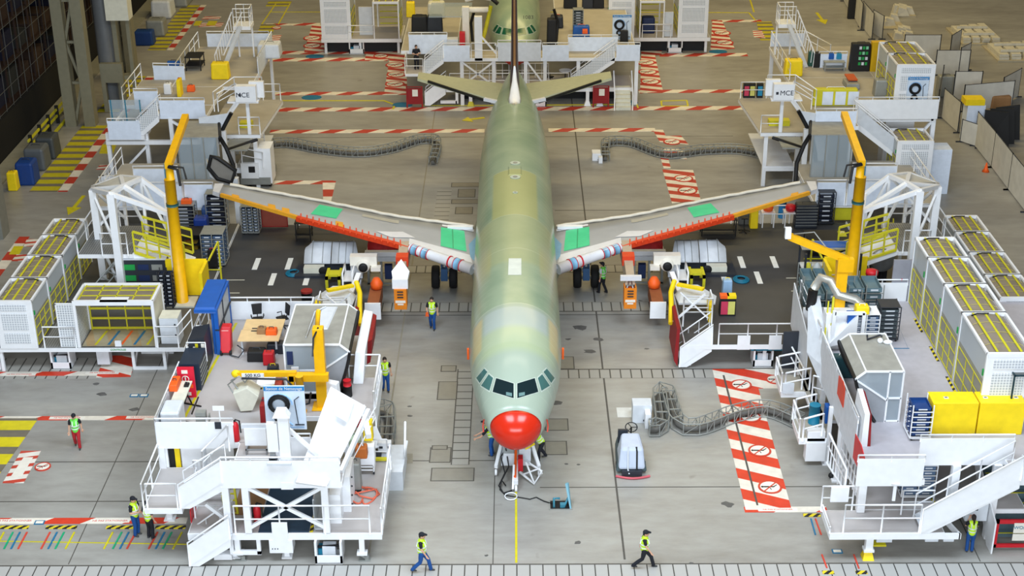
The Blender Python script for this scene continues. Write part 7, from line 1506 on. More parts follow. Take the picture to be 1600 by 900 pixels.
nd('supply_cart','blue and white cart with orange bag behind the rear nose dock parapet','cart',908,58,1.3,.6,.9,blue,lid=orange); nd('work_bag','orange bag on the rear nose dock blue cart','bag',914,52,.4,.4,.3,orange,z=Z3+.9)
for k, (px, w, m, lb) in enumerate(((891,1.1,black,'black open shelf with parts at the top edge of the photo, left one'),(918,.9,dark,'black open shelf with parts at the top edge of the photo, middle one'),(935,.9,black,'black open shelf with parts at the top edge of the photo, right one'))): nd('parts_shelf',lb,'shelf',px,12,w,.6,1.6,m)
crate_rack('parts_rack','grey wire rack with white parcels on the rear nose dock right',*G(903,48,Z3)[:2],Z3,.75,.8,1.7,7,mat('slate_tray',(70,80,84),.5),1,clabel='slate tray by the rear nose',cgrp='trays in the rear nose dock rack',top=True)
station('cleaning_station','cleaning station board beside the blue-loaded bay behind the rear nose dock',1,7.3,8.7,109.0,Z3)
nd('hose_reel','black hose reel on the right end of the rear nose dock','reel',975,66,.6,.3,.9,black)
t = T('vent_rig','white tube rig with blue panels beside the second aircraft nose','machine',(-2.7,107,Z3)); b = MB().use(pwhite); b.tube([(-3.6,108,6.9),(-2.6,108,7.2),(-1.7,108,7.0)],.2,8); b.tube([(-3.7,107.5,6.3),(-1.9,107.5,6.3)],.22,8); b.box(-3.8,-3.3,107,107.5,Z3,6.6); b.box(-2.9,-2.4,106.5,107,Z3,6.0); b.build('tube_rig', t); b = MB().use(red); b.box(-4.0,-3.6,106.3,106.8,Z3,4.9); b.use(lgrey); b.box(-4.9,-4.1,106,106.7,Z3,4.5); b.build('side_boxes', t); b = MB().use(lime); b.tube([(-1.7,107.5,6.6),(-2.2,107,4.6),(-2.5,106.6,3.9)],.16,6); b.use(black); b.tube([(-1.7,108.2,7.0),(-1.2,108,6.6)],.15,6); b.build('yellow_hose', t)
for sg in (-1,1):
    b = MB(sg).use(MATS['clear_sheet']); b.box(3.2,6.3,108,112,Z3+2.0,Z3+2.1) if sg < 0 else b.box(3.0,3.2,108,112,Z3,Z3+.9); b.use(black); b.tube([(2.9,108,6.2),(3.2,108,5.2),(3.1,108,3.8)],.12,6); b.build('side_curtain', ND)
# raised cabins either side of the second station
for sg, wd, xa, xb in ((-1,'left',9.1,15.6),(1,'right',7.6,15.8)):
    D = T('cabin_platform','raised white cabin platform %s of the second aircraft' % wd,'work platform',(sg*12,119,0))
    deck(D, xa, xb, 117.8, 122, Z1, .3, sx=sg)
    for x in (xa+.3,12.5,xb-.3): leg(D, x, 118.2, 0, Z1-.2, .2, sx=sg, foot=False); leg(D, x, 121.6, 0, Z1-.2, .2, sx=sg, foot=False)
    drive_unit(D, *((-13.4,-12.2) if sg < 0 else (12.4,13.6)), 117.9, 1.1)
    b = MB(sg).use(black); b.box(xa+.2,xb-.2,118.6,121.5,0,1.0); b.build('underfloor_block', D)  # plain black box between the legs under the deck
    rail(D, [(10.3,117.8,Z1),(12.6,117.8,Z1)], sx=sg) if sg > 0 else rail(D, [(11.3,117.8,Z1),(13.4,117.8,Z1)], sx=sg)
    cage('mesh_bay','outermost white mesh bay %s of the second aircraft' % wd, sg, 13.2, 15.5, 117.9, 121.8, Z1, 3.3, 'mesh bays beside the second aircraft', True)
    cage('mesh_bay','inner white open bay %s of the second aircraft' % wd, sg, 9.3 if sg < 0 else 10.1, 11.3 if sg < 0 else 12.0, 117.9, 121.6, Z1, 3.0, 'mesh bays beside the second aircraft')
    if sg > 0: cage('mesh_bay','white mesh bay behind the cleaning station right of the second aircraft', sg, 7.6, 9.6, 117.9, 121.8, Z1, 3.2, 'mesh bays beside the second aircraft', True)
    b = MB(sg).use(lime); 
    for k in range(4): b.box(9.6 if sg < 0 else 10.3,11.1 if sg < 0 else 11.9,121.3,121.36,Z1+.5*k+.3,Z1+.5*k+.38)
    b.build('yellow_lattice', D)
    b = MB(sg).use(lgrey); b.box(11.5,12.6,119,119.1,Z1,3.6) if sg < 0 else b.box(12.1,12.8,118.2,118.3,Z1,3.3); b.build('partition', D)
bag('blue_drum_unit','blue machine standing in the inner bay right of the second aircraft','machine',10.9,119.5,Z1,1.1,1.0,1.3,navy)

# ================================================================== hall edges
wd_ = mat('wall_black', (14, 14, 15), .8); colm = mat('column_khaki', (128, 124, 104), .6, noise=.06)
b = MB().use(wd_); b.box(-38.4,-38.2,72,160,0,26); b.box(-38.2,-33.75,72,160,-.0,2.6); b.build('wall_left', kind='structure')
b = MB().use(mat('shade_slab_dark',(40,40,38),.8)); b.box(-38.2,-33.7,72,160,17.5,17.8); b.build('shade_slab', kind='structure')  # unseen slab added above the left rack to keep it in shade
b = MB().use(mat('kerb_concrete',(140,138,124),.7)); b.box(-33.7,-32.5,60,150,0,.12); b.build('trim_1', kind='structure')
t = T('storage_rack', 'tall dark storage rack with wire netting along the left wall', 'rack', (-35.5, 110, 2.6))
rk = mat('shaded_rack_orange',(44,28,22),.6); cart = mat('shaded_carton',(54,38,30),.8); cblu = mat('shaded_blue_carton',(20,24,50),.7); cgry = mat('shaded_grey_carton',(44,46,46),.8)  # rack and carton colours darkened, the shade inside the rack is painted in
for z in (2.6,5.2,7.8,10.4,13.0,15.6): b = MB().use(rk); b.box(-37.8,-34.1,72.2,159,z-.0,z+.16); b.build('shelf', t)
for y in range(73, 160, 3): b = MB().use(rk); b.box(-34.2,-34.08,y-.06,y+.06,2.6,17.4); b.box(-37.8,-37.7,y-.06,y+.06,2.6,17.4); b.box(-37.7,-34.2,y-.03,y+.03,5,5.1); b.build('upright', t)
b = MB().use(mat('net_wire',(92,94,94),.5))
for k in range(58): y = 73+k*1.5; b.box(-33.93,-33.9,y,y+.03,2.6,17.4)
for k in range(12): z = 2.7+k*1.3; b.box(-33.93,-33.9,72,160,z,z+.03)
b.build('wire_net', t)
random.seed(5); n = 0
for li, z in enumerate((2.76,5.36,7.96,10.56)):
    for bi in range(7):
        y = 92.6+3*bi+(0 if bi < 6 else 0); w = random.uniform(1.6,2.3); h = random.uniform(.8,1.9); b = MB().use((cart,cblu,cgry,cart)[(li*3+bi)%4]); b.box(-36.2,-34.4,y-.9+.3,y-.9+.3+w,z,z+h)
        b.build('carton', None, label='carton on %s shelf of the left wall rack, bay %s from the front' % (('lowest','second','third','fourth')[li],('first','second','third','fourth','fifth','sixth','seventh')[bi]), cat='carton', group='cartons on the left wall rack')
def column(x, y, label, w=2.1, h=26, nm='lattice_column'):
    t = T(nm, label, 'column', (x, y, 0)); 
    for s_ in (-1,1): b = MB().use(colm); xc = x+s_*(w/2-.38); b.box(xc-.38,xc+.38,y-.45,y+.45,0,h); b.build('chord', t)
    b = MB().use(colm); z = .4; k = 0
    while z < h-3: b.beam((x-w/2+.7,y-.1,z if k%2 == 0 else z+2.6),(x+w/2-.7,y-.1,z+2.6 if k%2 == 0 else z),.18); b.beam((x-w/2+.7,y,z+2.7),(x+w/2-.7,y,z+2.7),.18); z += 2.9; k += 1
    b.build('lattice', t); return t
column(-30.5, 100.4, 'pair-chord lattice steel column at the upper left of the photo')
column(-30.2, 112.5, 'steel column farther back beside the yellow walkway', w=1.7)
b = MB().use(mat('grey_duct',(96,98,100),.5)); b.tube([(-29.3,104.5,0),(-29.3,104.5,26)],.65,16); b.use(colm); b.box(-28.6,-28.3,104,104.3,0,26); b.box(-27.6,-27.35,104,104.3,0,26); b.box(-29.6,-28.0,103.2,103.6,2.2,3.6); b.box(-29.6,-29.3,103.2,103.6,0,2.2); b.box(-28.3,-28.0,103.2,103.6,0,2.2)
b.box(-29.7,-27.3,103.6,104.3,2.3,2.6); b.build('service_duct', None, label='thick grey duct with thin yellowish posts behind the lattice column', cat='duct')
b = MB().use(cream); q = Hh(182,12,103.5); b.box(q[0]-.7,q[0]+.9,103,104.2,q[2]-.8,q[2]+2.5); b.build('duct_box', None, label='pale box fixed high on the grey duct', cat='box')
b = MB().use(mat('end_column',(120,120,112),.6)); b.box(-31.0,-29.7,79.8,81,0,20); b.build('plain_column', None, label='plain grey column cut by the left edge of the photo', cat='column')
t = T('guard_barrier','yellow two-bar guard barrier with black posts by the lattice column','barrier',(-32.3,99.5,0)); b = MB().use(lime)
b.box(-32.35,-32.25,94,103,.5,.65); b.box(-32.35,-32.25,94,103,.95,1.1); b.box(-31.9,-31.75,94,102,.1,.25); b.build('bar', t)
for y in (94.5,96.6,98.7,100.8,102.8): b = MB().use(black); b.box(-32.42,-32.2,y-.08,y+.08,0,1.3); b.build('post', t)
for k, (px, py, w, d, h, m, nm, lb) in enumerate(((40,291,1.2,1.4,1.5,mat('bin_blue',(20,60,130),.5),'skip','blue open skip beside the left walkway'),(20,299,.6,.7,1.2,yellow,'cabinet','yellow cabinet left of the blue skip'),(55,268,1.4,1.6,1.5,mat('bin_grey',(90,94,98),.5),'skip','grey wheeled skip behind the blue one'),(72,250,1.3,1.6,1.5,mat('bin_dark',(66,70,72),.5),'skip','dark grey skip, rearmost beside the left walkway'),(225,72,1.6,1.2,1.2,mat('crate_blue2',(24,60,120),.5),'crate','blue crates left of the far yellow walkway'),(243,58,1.6,1.6,1.4,galv,'machine','grey bench machine left of the far yellow walkway'),(252,30,1.8,2.2,1.6,lgrey,'pile','pale wrapped pile of parts by the far left walkway'),(276,12,2.0,3.0,1.6,galv,'rack','grey rack of parts at the top end of the far left walkway'))):
    x, y = G(px,py)[:2]; bag(nm, lb, nm, x, y+d/2, 0, w, d, h, m)
# fabric barriers on the right
def barrier(px0, py0, px1, py1, h, lb, m=None):
    a = Vector(G(px0,py0)); c = Vector(G(px1,py1)); t = T('fabric_barrier', lb, 'barrier', tuple((a+c)/2), 'grey fabric barriers right of the docks'); d = (c-a).normalized(); n = Vector((-d.y,d.x,0))*.02; Z = Vector((0,0,h)); z0 = Vector((0,0,.1))
    b = MB().use(m or fabric); b.hexa([a-n+z0,c-n+z0,c+n+z0,a+n+z0],[a-n+Z,c-n+Z,c+n+Z,a+n+Z]); b.build('fabric_sheet', t)
    b = MB().use(dark); 
    for p in (a, c): b.tube([p,p+Z+Vector((0,0,.05))],.04,6); b.beam(p-Vector((.3,0,-.04)),p+Vector((.3,0,.04)),.08)
    b.tube([a+Z,c+Z],.03,5); b.build('frame', t)
for q in ((1318,2,1330,22,2.2,'leftmost barrier at the top beside a black stand'),(1333,25,1345,48,2.3,'pale barrier left of the stacked cream parts'),(1346,42,1362,62,2.2,'second barrier left of the stacked cream parts'),(1362,52,1378,62,2.0,'barrier just in front of the stacked cream parts'),(1410,97,1466,97,2.2,'wide barrier behind the tall right cages, back row'),(1482,102,1497,92,2.4,'narrow leaning barrier right of the wide back one'),(1497,118,1512,110,2.2,'small barrier beyond the second wide one'),(1460,118,1512,118,2.0,'second wide barrier behind the right cages'),(1488,157,1530,157,2.2,'square barrier in the middle of the barrier yard'),(1463,185,1470,145,2.1,'barrier running along the back of the right cages'),(1471,185,1496,208,2.2,'barrier angled toward the white box'),(1503,175,1580,168,2.0,'barrier behind the black panels'),(1522,228,1549,262,2.4,'first panel of the long right-hand barrier line'),(1549,262,1575,297,2.4,'second panel of the long right-hand barrier line'),(1575,297,1602,332,2.4,'last panel of the long right-hand barrier line'),(1500,222,1530,232,1.6,'low barrier below the white box'),(1563,167,1590,152,2.2,'leaning triangular barrier at the right edge')):
    barrier(*q[:5], q[5])
b = MB().use(bluepanel); x, y = G(1519,222)[:2]; b.box(x-.6,x+.6,y,y+1,0,2.6); b.use(yellow); b.box(x-.8,x+.5,y-.05,y+1.0,2.6,3.0); b.build('control_cabinet', None, label='white control cabinet with yellow top in the barrier yard', cat='cabinet')
for k in range(3): x, y = G(1555+13*k,232-2*k)[:2]; b = MB().use(black); b.hexa([(x-.9,y+.6*k,0),(x+.9,y+.6*k,0),(x+.9,y+.1+.6*k,0),(x-.9,y+.1+.6*k,0)],[(x-.7,y+.9+.6*k,2.4-.2*k),(x+.9,y+.9+.6*k,2.2),(x+.9,y+1+.6*k,2.2),(x-.7,y+1+.6*k,2.4-.2*k)]); b.build('black_board', None, label='%s of three black panels stacked upright in the barrier yard' % ('front','middle','back')[k], cat='panel')
bag('covered_pallet','brown and cream goods beside the leaning barrier','goods',*G(1560,168)[:2],0,1.5,1.2,1.0,wdark); bag('low_shelf','empty grey shelf in the barrier yard','shelf',*G(1475,150)[:2],0,1.3,.8,1.6,galv)
creamp = mat('cream_profiles',(206,200,182),.6,noise=.08)
for k, (px, py, w, d, lb) in enumerate(((1520,58,3.2,5.2,'left one of two pallets of cream profiles on the open floor'),(1585,85,4.0,4.5,'right one of two pallets of cream profiles on the open floor'),(1382,40,3.0,3.0,'loose pile of cream machine parts behind the barriers'),(1412,24,1.8,1.6,'small cream block beside the loose pile'),(1408,60,1.8,2.4,'cream trestle piece in front of the loose pile'))):
    x, y = G(px,py)[:2]; t = T('profile_stack', lb, 'pallet', (x,y,0), 'stacks of cream profiles'); b = MB().use(mat('pale_pallet',(176,166,142),.7)); b.box(x-w/2,x+w/2,y-d/2,y+d/2,0,.15); b.build('pallet', t); random.seed(k)
    for j in range(10):
        b = MB().use(creamp); zz = .15+.22*(j//4)
        if k < 2 and j < 8: xx = x-w*.46+w*.25*(j%4); b.box(xx,xx+w*.19,y-d*.46+.1*(j%3),y+d*(.3+.05*(j%4)),zz,zz+.2)
        elif k < 2: b.box(x-w*.4,x+w*.4,y-d*.3+d*.4*(j-8),y-d*.3+.25+d*.4*(j-8),zz,zz+.2)
        else: xx = x+random.uniform(-.35,.35)*w; yy = y+random.uniform(-.35,.35)*d; r = random.uniform(.3,.6); b.hexa([(xx-r,yy-r*.6,.15),(xx+r,yy-r*.5,.15),(xx+r,yy+r*.6,.15),(xx-r,yy+r*.5,.15)],[(xx-r*.8,yy-r*.5,.15+r*1.4),(xx+r*.5,yy-r*.4,.15+r),(xx+r*.6,yy+r*.5,.15+r*1.2),(xx-r*.7,yy+r*.4,.15+r*1.5)])
        b.build('profile', t)
b = MB().use(black); x, y = G(1331,30)[:2]; b.box(x-.35,x+.35,y,y+.4,0,2.0); b.lathe([(.05,0),(.25,.05),(.2,.3)],(x,y+.2,2.0),10); b.build('black_stand', None, label='tall black covered stand before the top left barrier', cat='stand')
b = MB().use(orange); x, y = G(1540,268)[:2]; b.lathe([(.25,0),(.12,.2),(.04,.6)],(x,y,0),10); b.build('traffic_cone', None, label='small orange cone beside the long barrier line', cat='cone')

# ================================================================== cable chains
def chain(label, pts, w=.55, h=.5):
    P = [Vector(G(*p)) for p in pts]; S = []
    for i in range(len(P)-1):     # smooth the path
        p0, p1, p2, p3 = P[max(0,i-1)], P[i], P[i+1], P[min(len(P)-1,i+2)]
        n = max(2, int((p2-p1).length/.35))
        for k in range(n):
            t_ = k/n; S.append(.5*((2*p1)+(p2-p0)*t_+(2*p0-5*p1+4*p2-p3)*t_*t_+(3*p1-p0-3*p2+p3)*t_**3))
    S.append(P[-1]); N = []
    for i in range(len(S)): d = S[min(i+1,len(S)-1)]-S[max(i-1,0)]; d.normalize(); N.append(Vector((-d.y,d.x,0))*w/2)
    t = T('cable_chain', label, 'cable chain', tuple(S[0]))
    for s_ in (-1,1):
        b = MB().use(galv); lo = [p+N[i]*s_+Vector((0,0,.05)) for i,p in enumerate(S)]; up = [q+Vector((0,0,h)) for q in lo]
        b.tube(lo,.035,4); b.tube(up,.035,4)
        for i in range(0,len(S)-1,1): b.beam(lo[i],up[i],.035); b.beam(lo[i],up[i+1],.025) if i % 2 else None
        b.build('side_lattice', t)
    b = MB().use(mat('chain_cable',(96,94,90),.6)); b.tube([p+Vector((0,0,.2)) for p in S],.13,6); b.tube([p+N[i]*.5+Vector((0,0,.12)) for i,p in enumerate(S)],.05,5); b.build('bundled_cables', t)
    b = MB().use(galv); b.tube([p+Vector((0,0,h)) for p in S],.02,4)
    for i in range(0,len(S),2): b.beam(S[i]+N[i]+Vector((0,0,h)),S[i]-N[i]+Vector((0,0,h)),.05)
    b.build('cross_links', t)
chain('grey cable chain winding from the rear left dock to the aircraft tail', [(416,232),(450,229),(500,238),(560,244),(610,238),(655,224),(680,225),(682,240),(676,258)])
chain('grey cable chain winding to the rear right dock', [(946,252),(948,229),(985,228),(1040,246),(1100,240),(1160,240),(1228,256)])
chain('grey cable chain snaking over the red and white floor area at front right', [(1014,678),(1034,672),(1030,625),(1042,622),(1058,668),(1090,676),(1150,655),(1200,648),(1250,668)], .6, .55)
chain('short grey cable chain beside the front left access unit', [(590,652),(604,654),(606,672),(603,700)], .7, .7)
for px, py, w, d, h, m, lb in ((1002,655,.85,.7,.9,lgrey,'white box unit at the end of the front right cable chain'),(932,248,.6,.8,.5,white,'small white end bracket of the rear right cable chain')):
    x, y = G(px,py)[:2]; b = MB().use(m); b.box(x-w/2,x+w/2,y-d/2,y+d/2,0,h); b.use(white); b.box(x+.1,x+.35,y-d/2-.5,y-d/2,0,h*.8); b.use(dark); b.box(x+.05,x+.15,y-d/2-.01,y-d/2,h*.1,h*.2); b.build('chain_end_box', None, label=lb, cat='box', bevel=.02)

# ================================================================== floor machines
t = T('floor_scrubber', 'grey ride-on floor scrubber with red squeegee near the slab joint', 'scrubber', (4.9, 54.4, 0))
b = MB().use(mat('scrubber_grey',(186,194,210),.35)); b.sm = False
b.hexa([(4.3,53.85,.35),(5.5,53.85,.35),(5.5,55.9,.35),(4.3,55.9,.35)],[(4.38,54.2,1.35),(5.42,54.2,1.35),(5.3,55.7,1.5),(4.5,55.7,1.5)]); b.build('tank', t, bevel=.12)
b = MB().use(mat('scrubber_dark',(70,86,90),.5)); b.hexa([(4.2,54.1,.1),(5.6,54.1,.1),(5.5,57.2,.1),(4.3,57.2,.1)],[(4.28,54.3,.6),(5.52,54.3,.6),(5.4,57.0,.7),(4.4,57.0,.7)]); b.build('chassis', t, bevel=.08)
b = MB().use(dark); b.box(4.45,5.35,55.9,56.3,.65,.9); b.hexa([(4.35,55.85,.85),(4.8,55.85,.85),(4.8,56.0,.85),(4.35,56.0,.85)],[(4.35,55.75,1.6),(4.8,55.75,1.6),(4.8,55.9,1.6),(4.35,55.9,1.6)]); b.build('seat', t)
b = MB().use(black); c = Vector((5.0,56.6,1.35)); b.tube([c+Vector((.27*math.cos(k*.4488),.2*math.sin(k*.4488),.17*math.sin(k*.4488))) for k in range(14)],.025,6,closed=True); b.tube([c,c+Vector((.25,0,0))],.02); b.tube([c,c+Vector((-.14,.16,.13))],.02); b.tube([c,c+Vector((-.14,-.16,-.13))],.02); b.tube([c,(5.0,56.8,.7)],.04); b.build('steering_wheel', t)
b = MB().use(black); b.tube([(5.1,54.3,1.38),(5.12,54.12,1.2),(5.12,53.85,.4),(5.05,53.75,.2)],.04,6); b.build('hose', t); b = MB().use(lgrey); b.tube([(4.75,54.3,1.38),(4.72,54.1,1.2),(4.72,53.8,.4),(4.78,53.7,.2)],.035,6); b.build('hose', t)
b = MB().use(dark); b.box(4.45,5.35,53.7,54.1,.1,.35); b.build('motor_cover', t)
b = MB().use(mat('squeegee_red',(200,90,100),.5)); b.tube([(4.2+1.5*k/10,53.75-.25*math.sin(math.pi*k/10),.07) for k in range(11)],.06,6); b.build('squeegee', t)
for x in (4.3,5.5): b = MB().use(black); b.lathe([(.03,-.07),(.17,-.07),(.17,.07),(.03,.07)],(x,54.8,.17),14,'x'); b.build('wheel', t)
SCR = t; SCR.scale = (.95,.74,.9)
# service pit with open teal lid
x0, y0 = G(860,796)[:2]; x1, y1 = G(892,783)[:2]
t = T('service_pit', 'open service pit with teal fittings and raised lid in the floor', 'pit', (x0,y0,0)); b = MB().use(black); b.box(x0,x1,y0,y1,0,.012); b.build('pit_opening', t)
b = MB().use(galv); b.box(x0-.05,x1+.05,y0-.05,y0,0,.03); b.box(x0-.05,x1+.05,y1,y1+.05,0,.03); b.box(x0-.05,x0,y0,y1,0,.03); b.box(x1,x1+.05,y0,y1,0,.03); b.build('frame', t)
b = MB().use(mat('pit_teal',(110,160,176),.5)); b.hexa([(x1-.06,y0,0),(x1,y0,0),(x1,y1,0),(x1-.06,y1,0)],[(x1-.25,y1-.1,.9),(x1-.15,y1-.1,.9),(x1-.1,y1,.9),(x1-.2,y1,.9)]); b.build('raised_lid', t)
b = MB().use(mat('pit_fitting',(60,130,150),.4)); b.tube([(x0+.15,y0+.1,.03),(x0+.15,y1-.1,.2),(x0+.4,y1-.1,.2)],.05); b.tube([(x0+.55,y0+.1,.03),(x0+.75,y1-.1,.25)],.05); b.box(x0+.4,x0+.6,y0+.1,y0+.3,.0,.15); b.build('fittings', t)
b = MB().use(black); b.tube([G(862,787,.03),G(850,783,.03),G(838,777,.03),G(828,780,.03),G(805,776,.03),G(790,774,.03),G(781,765,.03),G(784,750,.2)],.025,5); b.build('cable', None, label='thin black cable running from the service pit to the nose trolley', cat='cable')
# tow and jacking trolley under the nose
NT = T('nose_trolley', 'white wheeled nose gear trolley with hoses under the red nose cone', 'trolley', (0, 53, 0))
b = MB().use(lgrey); b.hexa([(-.75,52.9,.4),(.75,52.9,.4),(.75,54.6,.4),(-.75,54.6,.4)],[(-.6,53,.95),(-.1,53,.95),(-.1,54.4,.95),(-.6,54.4,.95)]); b.box(.15,.75,53.3,54.4,.4,1.0); b.build('body', NT, bevel=.03)
b = MB().use(white); b.beam((-.75,54.2,.7),(-1.0,52.9,.35),.16); b.beam((.7,54.4,1.0),(1.15,52.8,.4),.16); b.beam((0,54.5,.9),(0,51.5,.35),.2); b.beam((-.15,51.4,.1),(-.1,52.1,.9),.1); b.build('arms', NT)
b = MB().use(orange); b.beam((-.0,53.2,1.0),(-.05,51.7,.5),.12); b.use(red); b.box(.1,.35,52.6,53.0,.3,.9); b.build('tow_bar', NT)
b = MB().use(white); b.tube([(.2,52.8,.15),(.9,51.9,.1),(1.3,52.5,.35),(.6,53.2,.4)],.06); b.tube([(.5,52.5,.8),(.9,51.9,.1)],.05); b.tube([(1.0,52.9,.35),(1.3,52.4,.3),(1.15,52.2,.3)],.04); b.tube([(.3,52.3,.3),(1.2,52.7,.4)],.04); b.build('hand_frame', NT)
b = MB().use(yellow); b.tube([(.3,53.6,1.1),(.7,53.9,1.15),(.9,53.6,1.1),(.5,53.3,1.05)],.07,6,closed=True); b.build('yellow_hose', NT)
b = MB().use(black); b.tube([(-.4,53.6,1.0),(-.75,53.2,.7),(-.55,52.3,.4),(-.85,51.8,.05),(-.6,51.2,.03),(-.2,51.4,.05)],.035,5); b.tube([(-.5,53.4,1.0),(-.35,52.5,.6),(-.7,52.0,.2),(-.5,51.7,.1)],.035,5); b.build('hoses', NT)
b = MB().use(white); b.tube([(-.25+.3*math.cos(k*.52),50.9+.3*math.sin(k*.52),.05) for k in range(12)],.03,5,closed=True); b.build('foot_ring', NT)
for x, y in ((-1.0,52.8),(1.15,52.7),(0,51.4)): b = MB().use(white); b.lathe([(.03,-.06),(.14,-.06),(.14,.06),(.03,.06)],(x,y,.14),12,'x'); b.build('wheel', NT)
NT.location.y += 1.3; NT.scale = (.85,.9,1)
# red barred gate, steps and control box at the lower right
t = T('gated_stair', 'grey stair with yellow-nosed treads and red gate at the lower right corner', 'stair', (19.5, 49, 0))
for k in range(9): b = MB().use(mat('tread_grey',(84,104,112),.6)); b.box(18.85,20.6,49.3+.32*k,49.62+.32*k,.1,.26*(k+1)); b.build('tread', t); b = MB().use(lime); b.box(18.85,20.6,49.3+.32*k,49.36+.32*k,.26*(k+1),.26*(k+1)+.012); b.build('yellow_nosing', t)
b = MB().use(red); b.box(18.55,20.9,48.5,48.58,.15,.3); b.box(18.55,20.9,48.5,48.58,1.25,1.42); b.box(18.55,18.68,48.5,48.58,.15,1.42); b.build('red_gate', t)
b = MB().use(pwhite); b.box(19.25,19.75,48.46,48.49,.85,1.3); b.box(19.25,19.75,48.46,48.49,.5,.8); b.build('gate_notice', t); text_mesh('notice_lettering','WOD',(19.5,48.45,1.1),.2,teal,t)
b = MB().use(white); b.prism([(18.5,48.3,0),(18.5,48.9,0),(18.5,51.6,2.2),(18.5,51.6,2.7),(18.5,48.3,1.4)],(-.06,0,0)); b.build('side_plate', t)
t = T('control_box', 'white control box with small screen on a bracket beside the woman in the vest', 'control panel', (18.0, 49.2, 0)); b = MB().use(lgrey); b.box(17.55,18.4,49.15,49.5,.95,1.75); b.use(dark); b.box(17.8,18.0,49.12,49.15,1.45,1.57); b.use(red); b.box(17.85,17.89,49.12,49.15,1.05,1.28); b.build('box', t); b = MB().use(galv); b.box(17.9,18.1,49.3,49.4,0,.95); b.build('bracket', t)

# ================================================================== people
skinm = mat('skin', (206, 158, 130), .6, noise=.03); vestm = mat('hi_vis_lime', (196, 236, 40), .6, noise=.03); vestg = mat('hi_vis_green', (110, 220, 80), .6, noise=.03); refl = mat('reflective_tape', (226, 230, 226), .4)
denim = mat('work_blue', (22, 74, 140), .7); ink = mat('ink_black', (26, 28, 36), .8); hairm = mat('dark_hair', (40, 30, 24), .7); shoem = mat('shoe_grey', (60, 62, 64), .6); redt = mat('red_trousers', (170, 32, 40), .7)
def solid(name, parts, m, parent, M, voxel):
    """limbs as tapered runs merged into one continuous surface; parts: ('t', points, radii) or ('b', centre, radius, scale)"""
    b = MB().use(m)
    for p in parts:
        if p[0] == 't':
            b.tube(p[1], .05, 12, radii=p[2])
            for q, r in zip(p[1], p[2]): b.ball(q, r*.99, 12)
        else: b.ball(p[1], p[2], 14, p[3])
    o = b.build('tmp', None); o.location = (0,0,0)
    org = Vector(o['_o']); o.data.transform(Matrix.Translation(org)); md = o.modifiers.new('r', 'REMESH'); md.mode = 'VOXEL'; md.voxel_size = voxel; md.use_smooth_shade = True
    dg = bpy.context.evaluated_depsgraph_get(); dg.update(); me = bpy.data.meshes.new_from_object(o.evaluated_get(dg)); bpy.data.objects.remove(o)
    me.transform(M); me.materials.clear(); me.materials.append(m)
    r = bpy.data.objects.new(name, me); COL.objects.link(r); r.parent = parent; return r
def V(*a): return Vector(a)
def hand(wr, dirn, side, curl=.5):
    """palm, four unequal bent fingers and a thumb leaving the side of the palm"""
    d = dirn.normalized(); s = d.cross(V(0,1,.2)).normalized()*side; n = d.cross(s).normalized(); out = []
    out.append(('t', [wr, wr+d*.04, wr+d*.085], [.026, .034, .032])); out.append(('t', [wr+d*.05-s*.02, wr+d*.09-s*.02], [.022,.02])); out.append(('t', [wr+d*.05+s*.02, wr+d*.09+s*.02], [.022,.02]))
    for k, (o, L) in enumerate(((-.036,.062),(-.012,.078),(.012,.084),(.036,.074))):
        p = wr+d*.09+s*o; q = p+d*L*.5-n*L*.12*curl; e = q+(d*.8-n*curl*.9).normalized()*L*.5; out.append(('t', [p, q, e], [.0105, .0095, .008]))
    p = wr+d*.03+s*.034; q = p+(d*.6+s*.8).normalized()*.045; out.append(('t', [p, q, q+(d+s*.2).normalized()*.035], [.014, .012, .0095])); return out
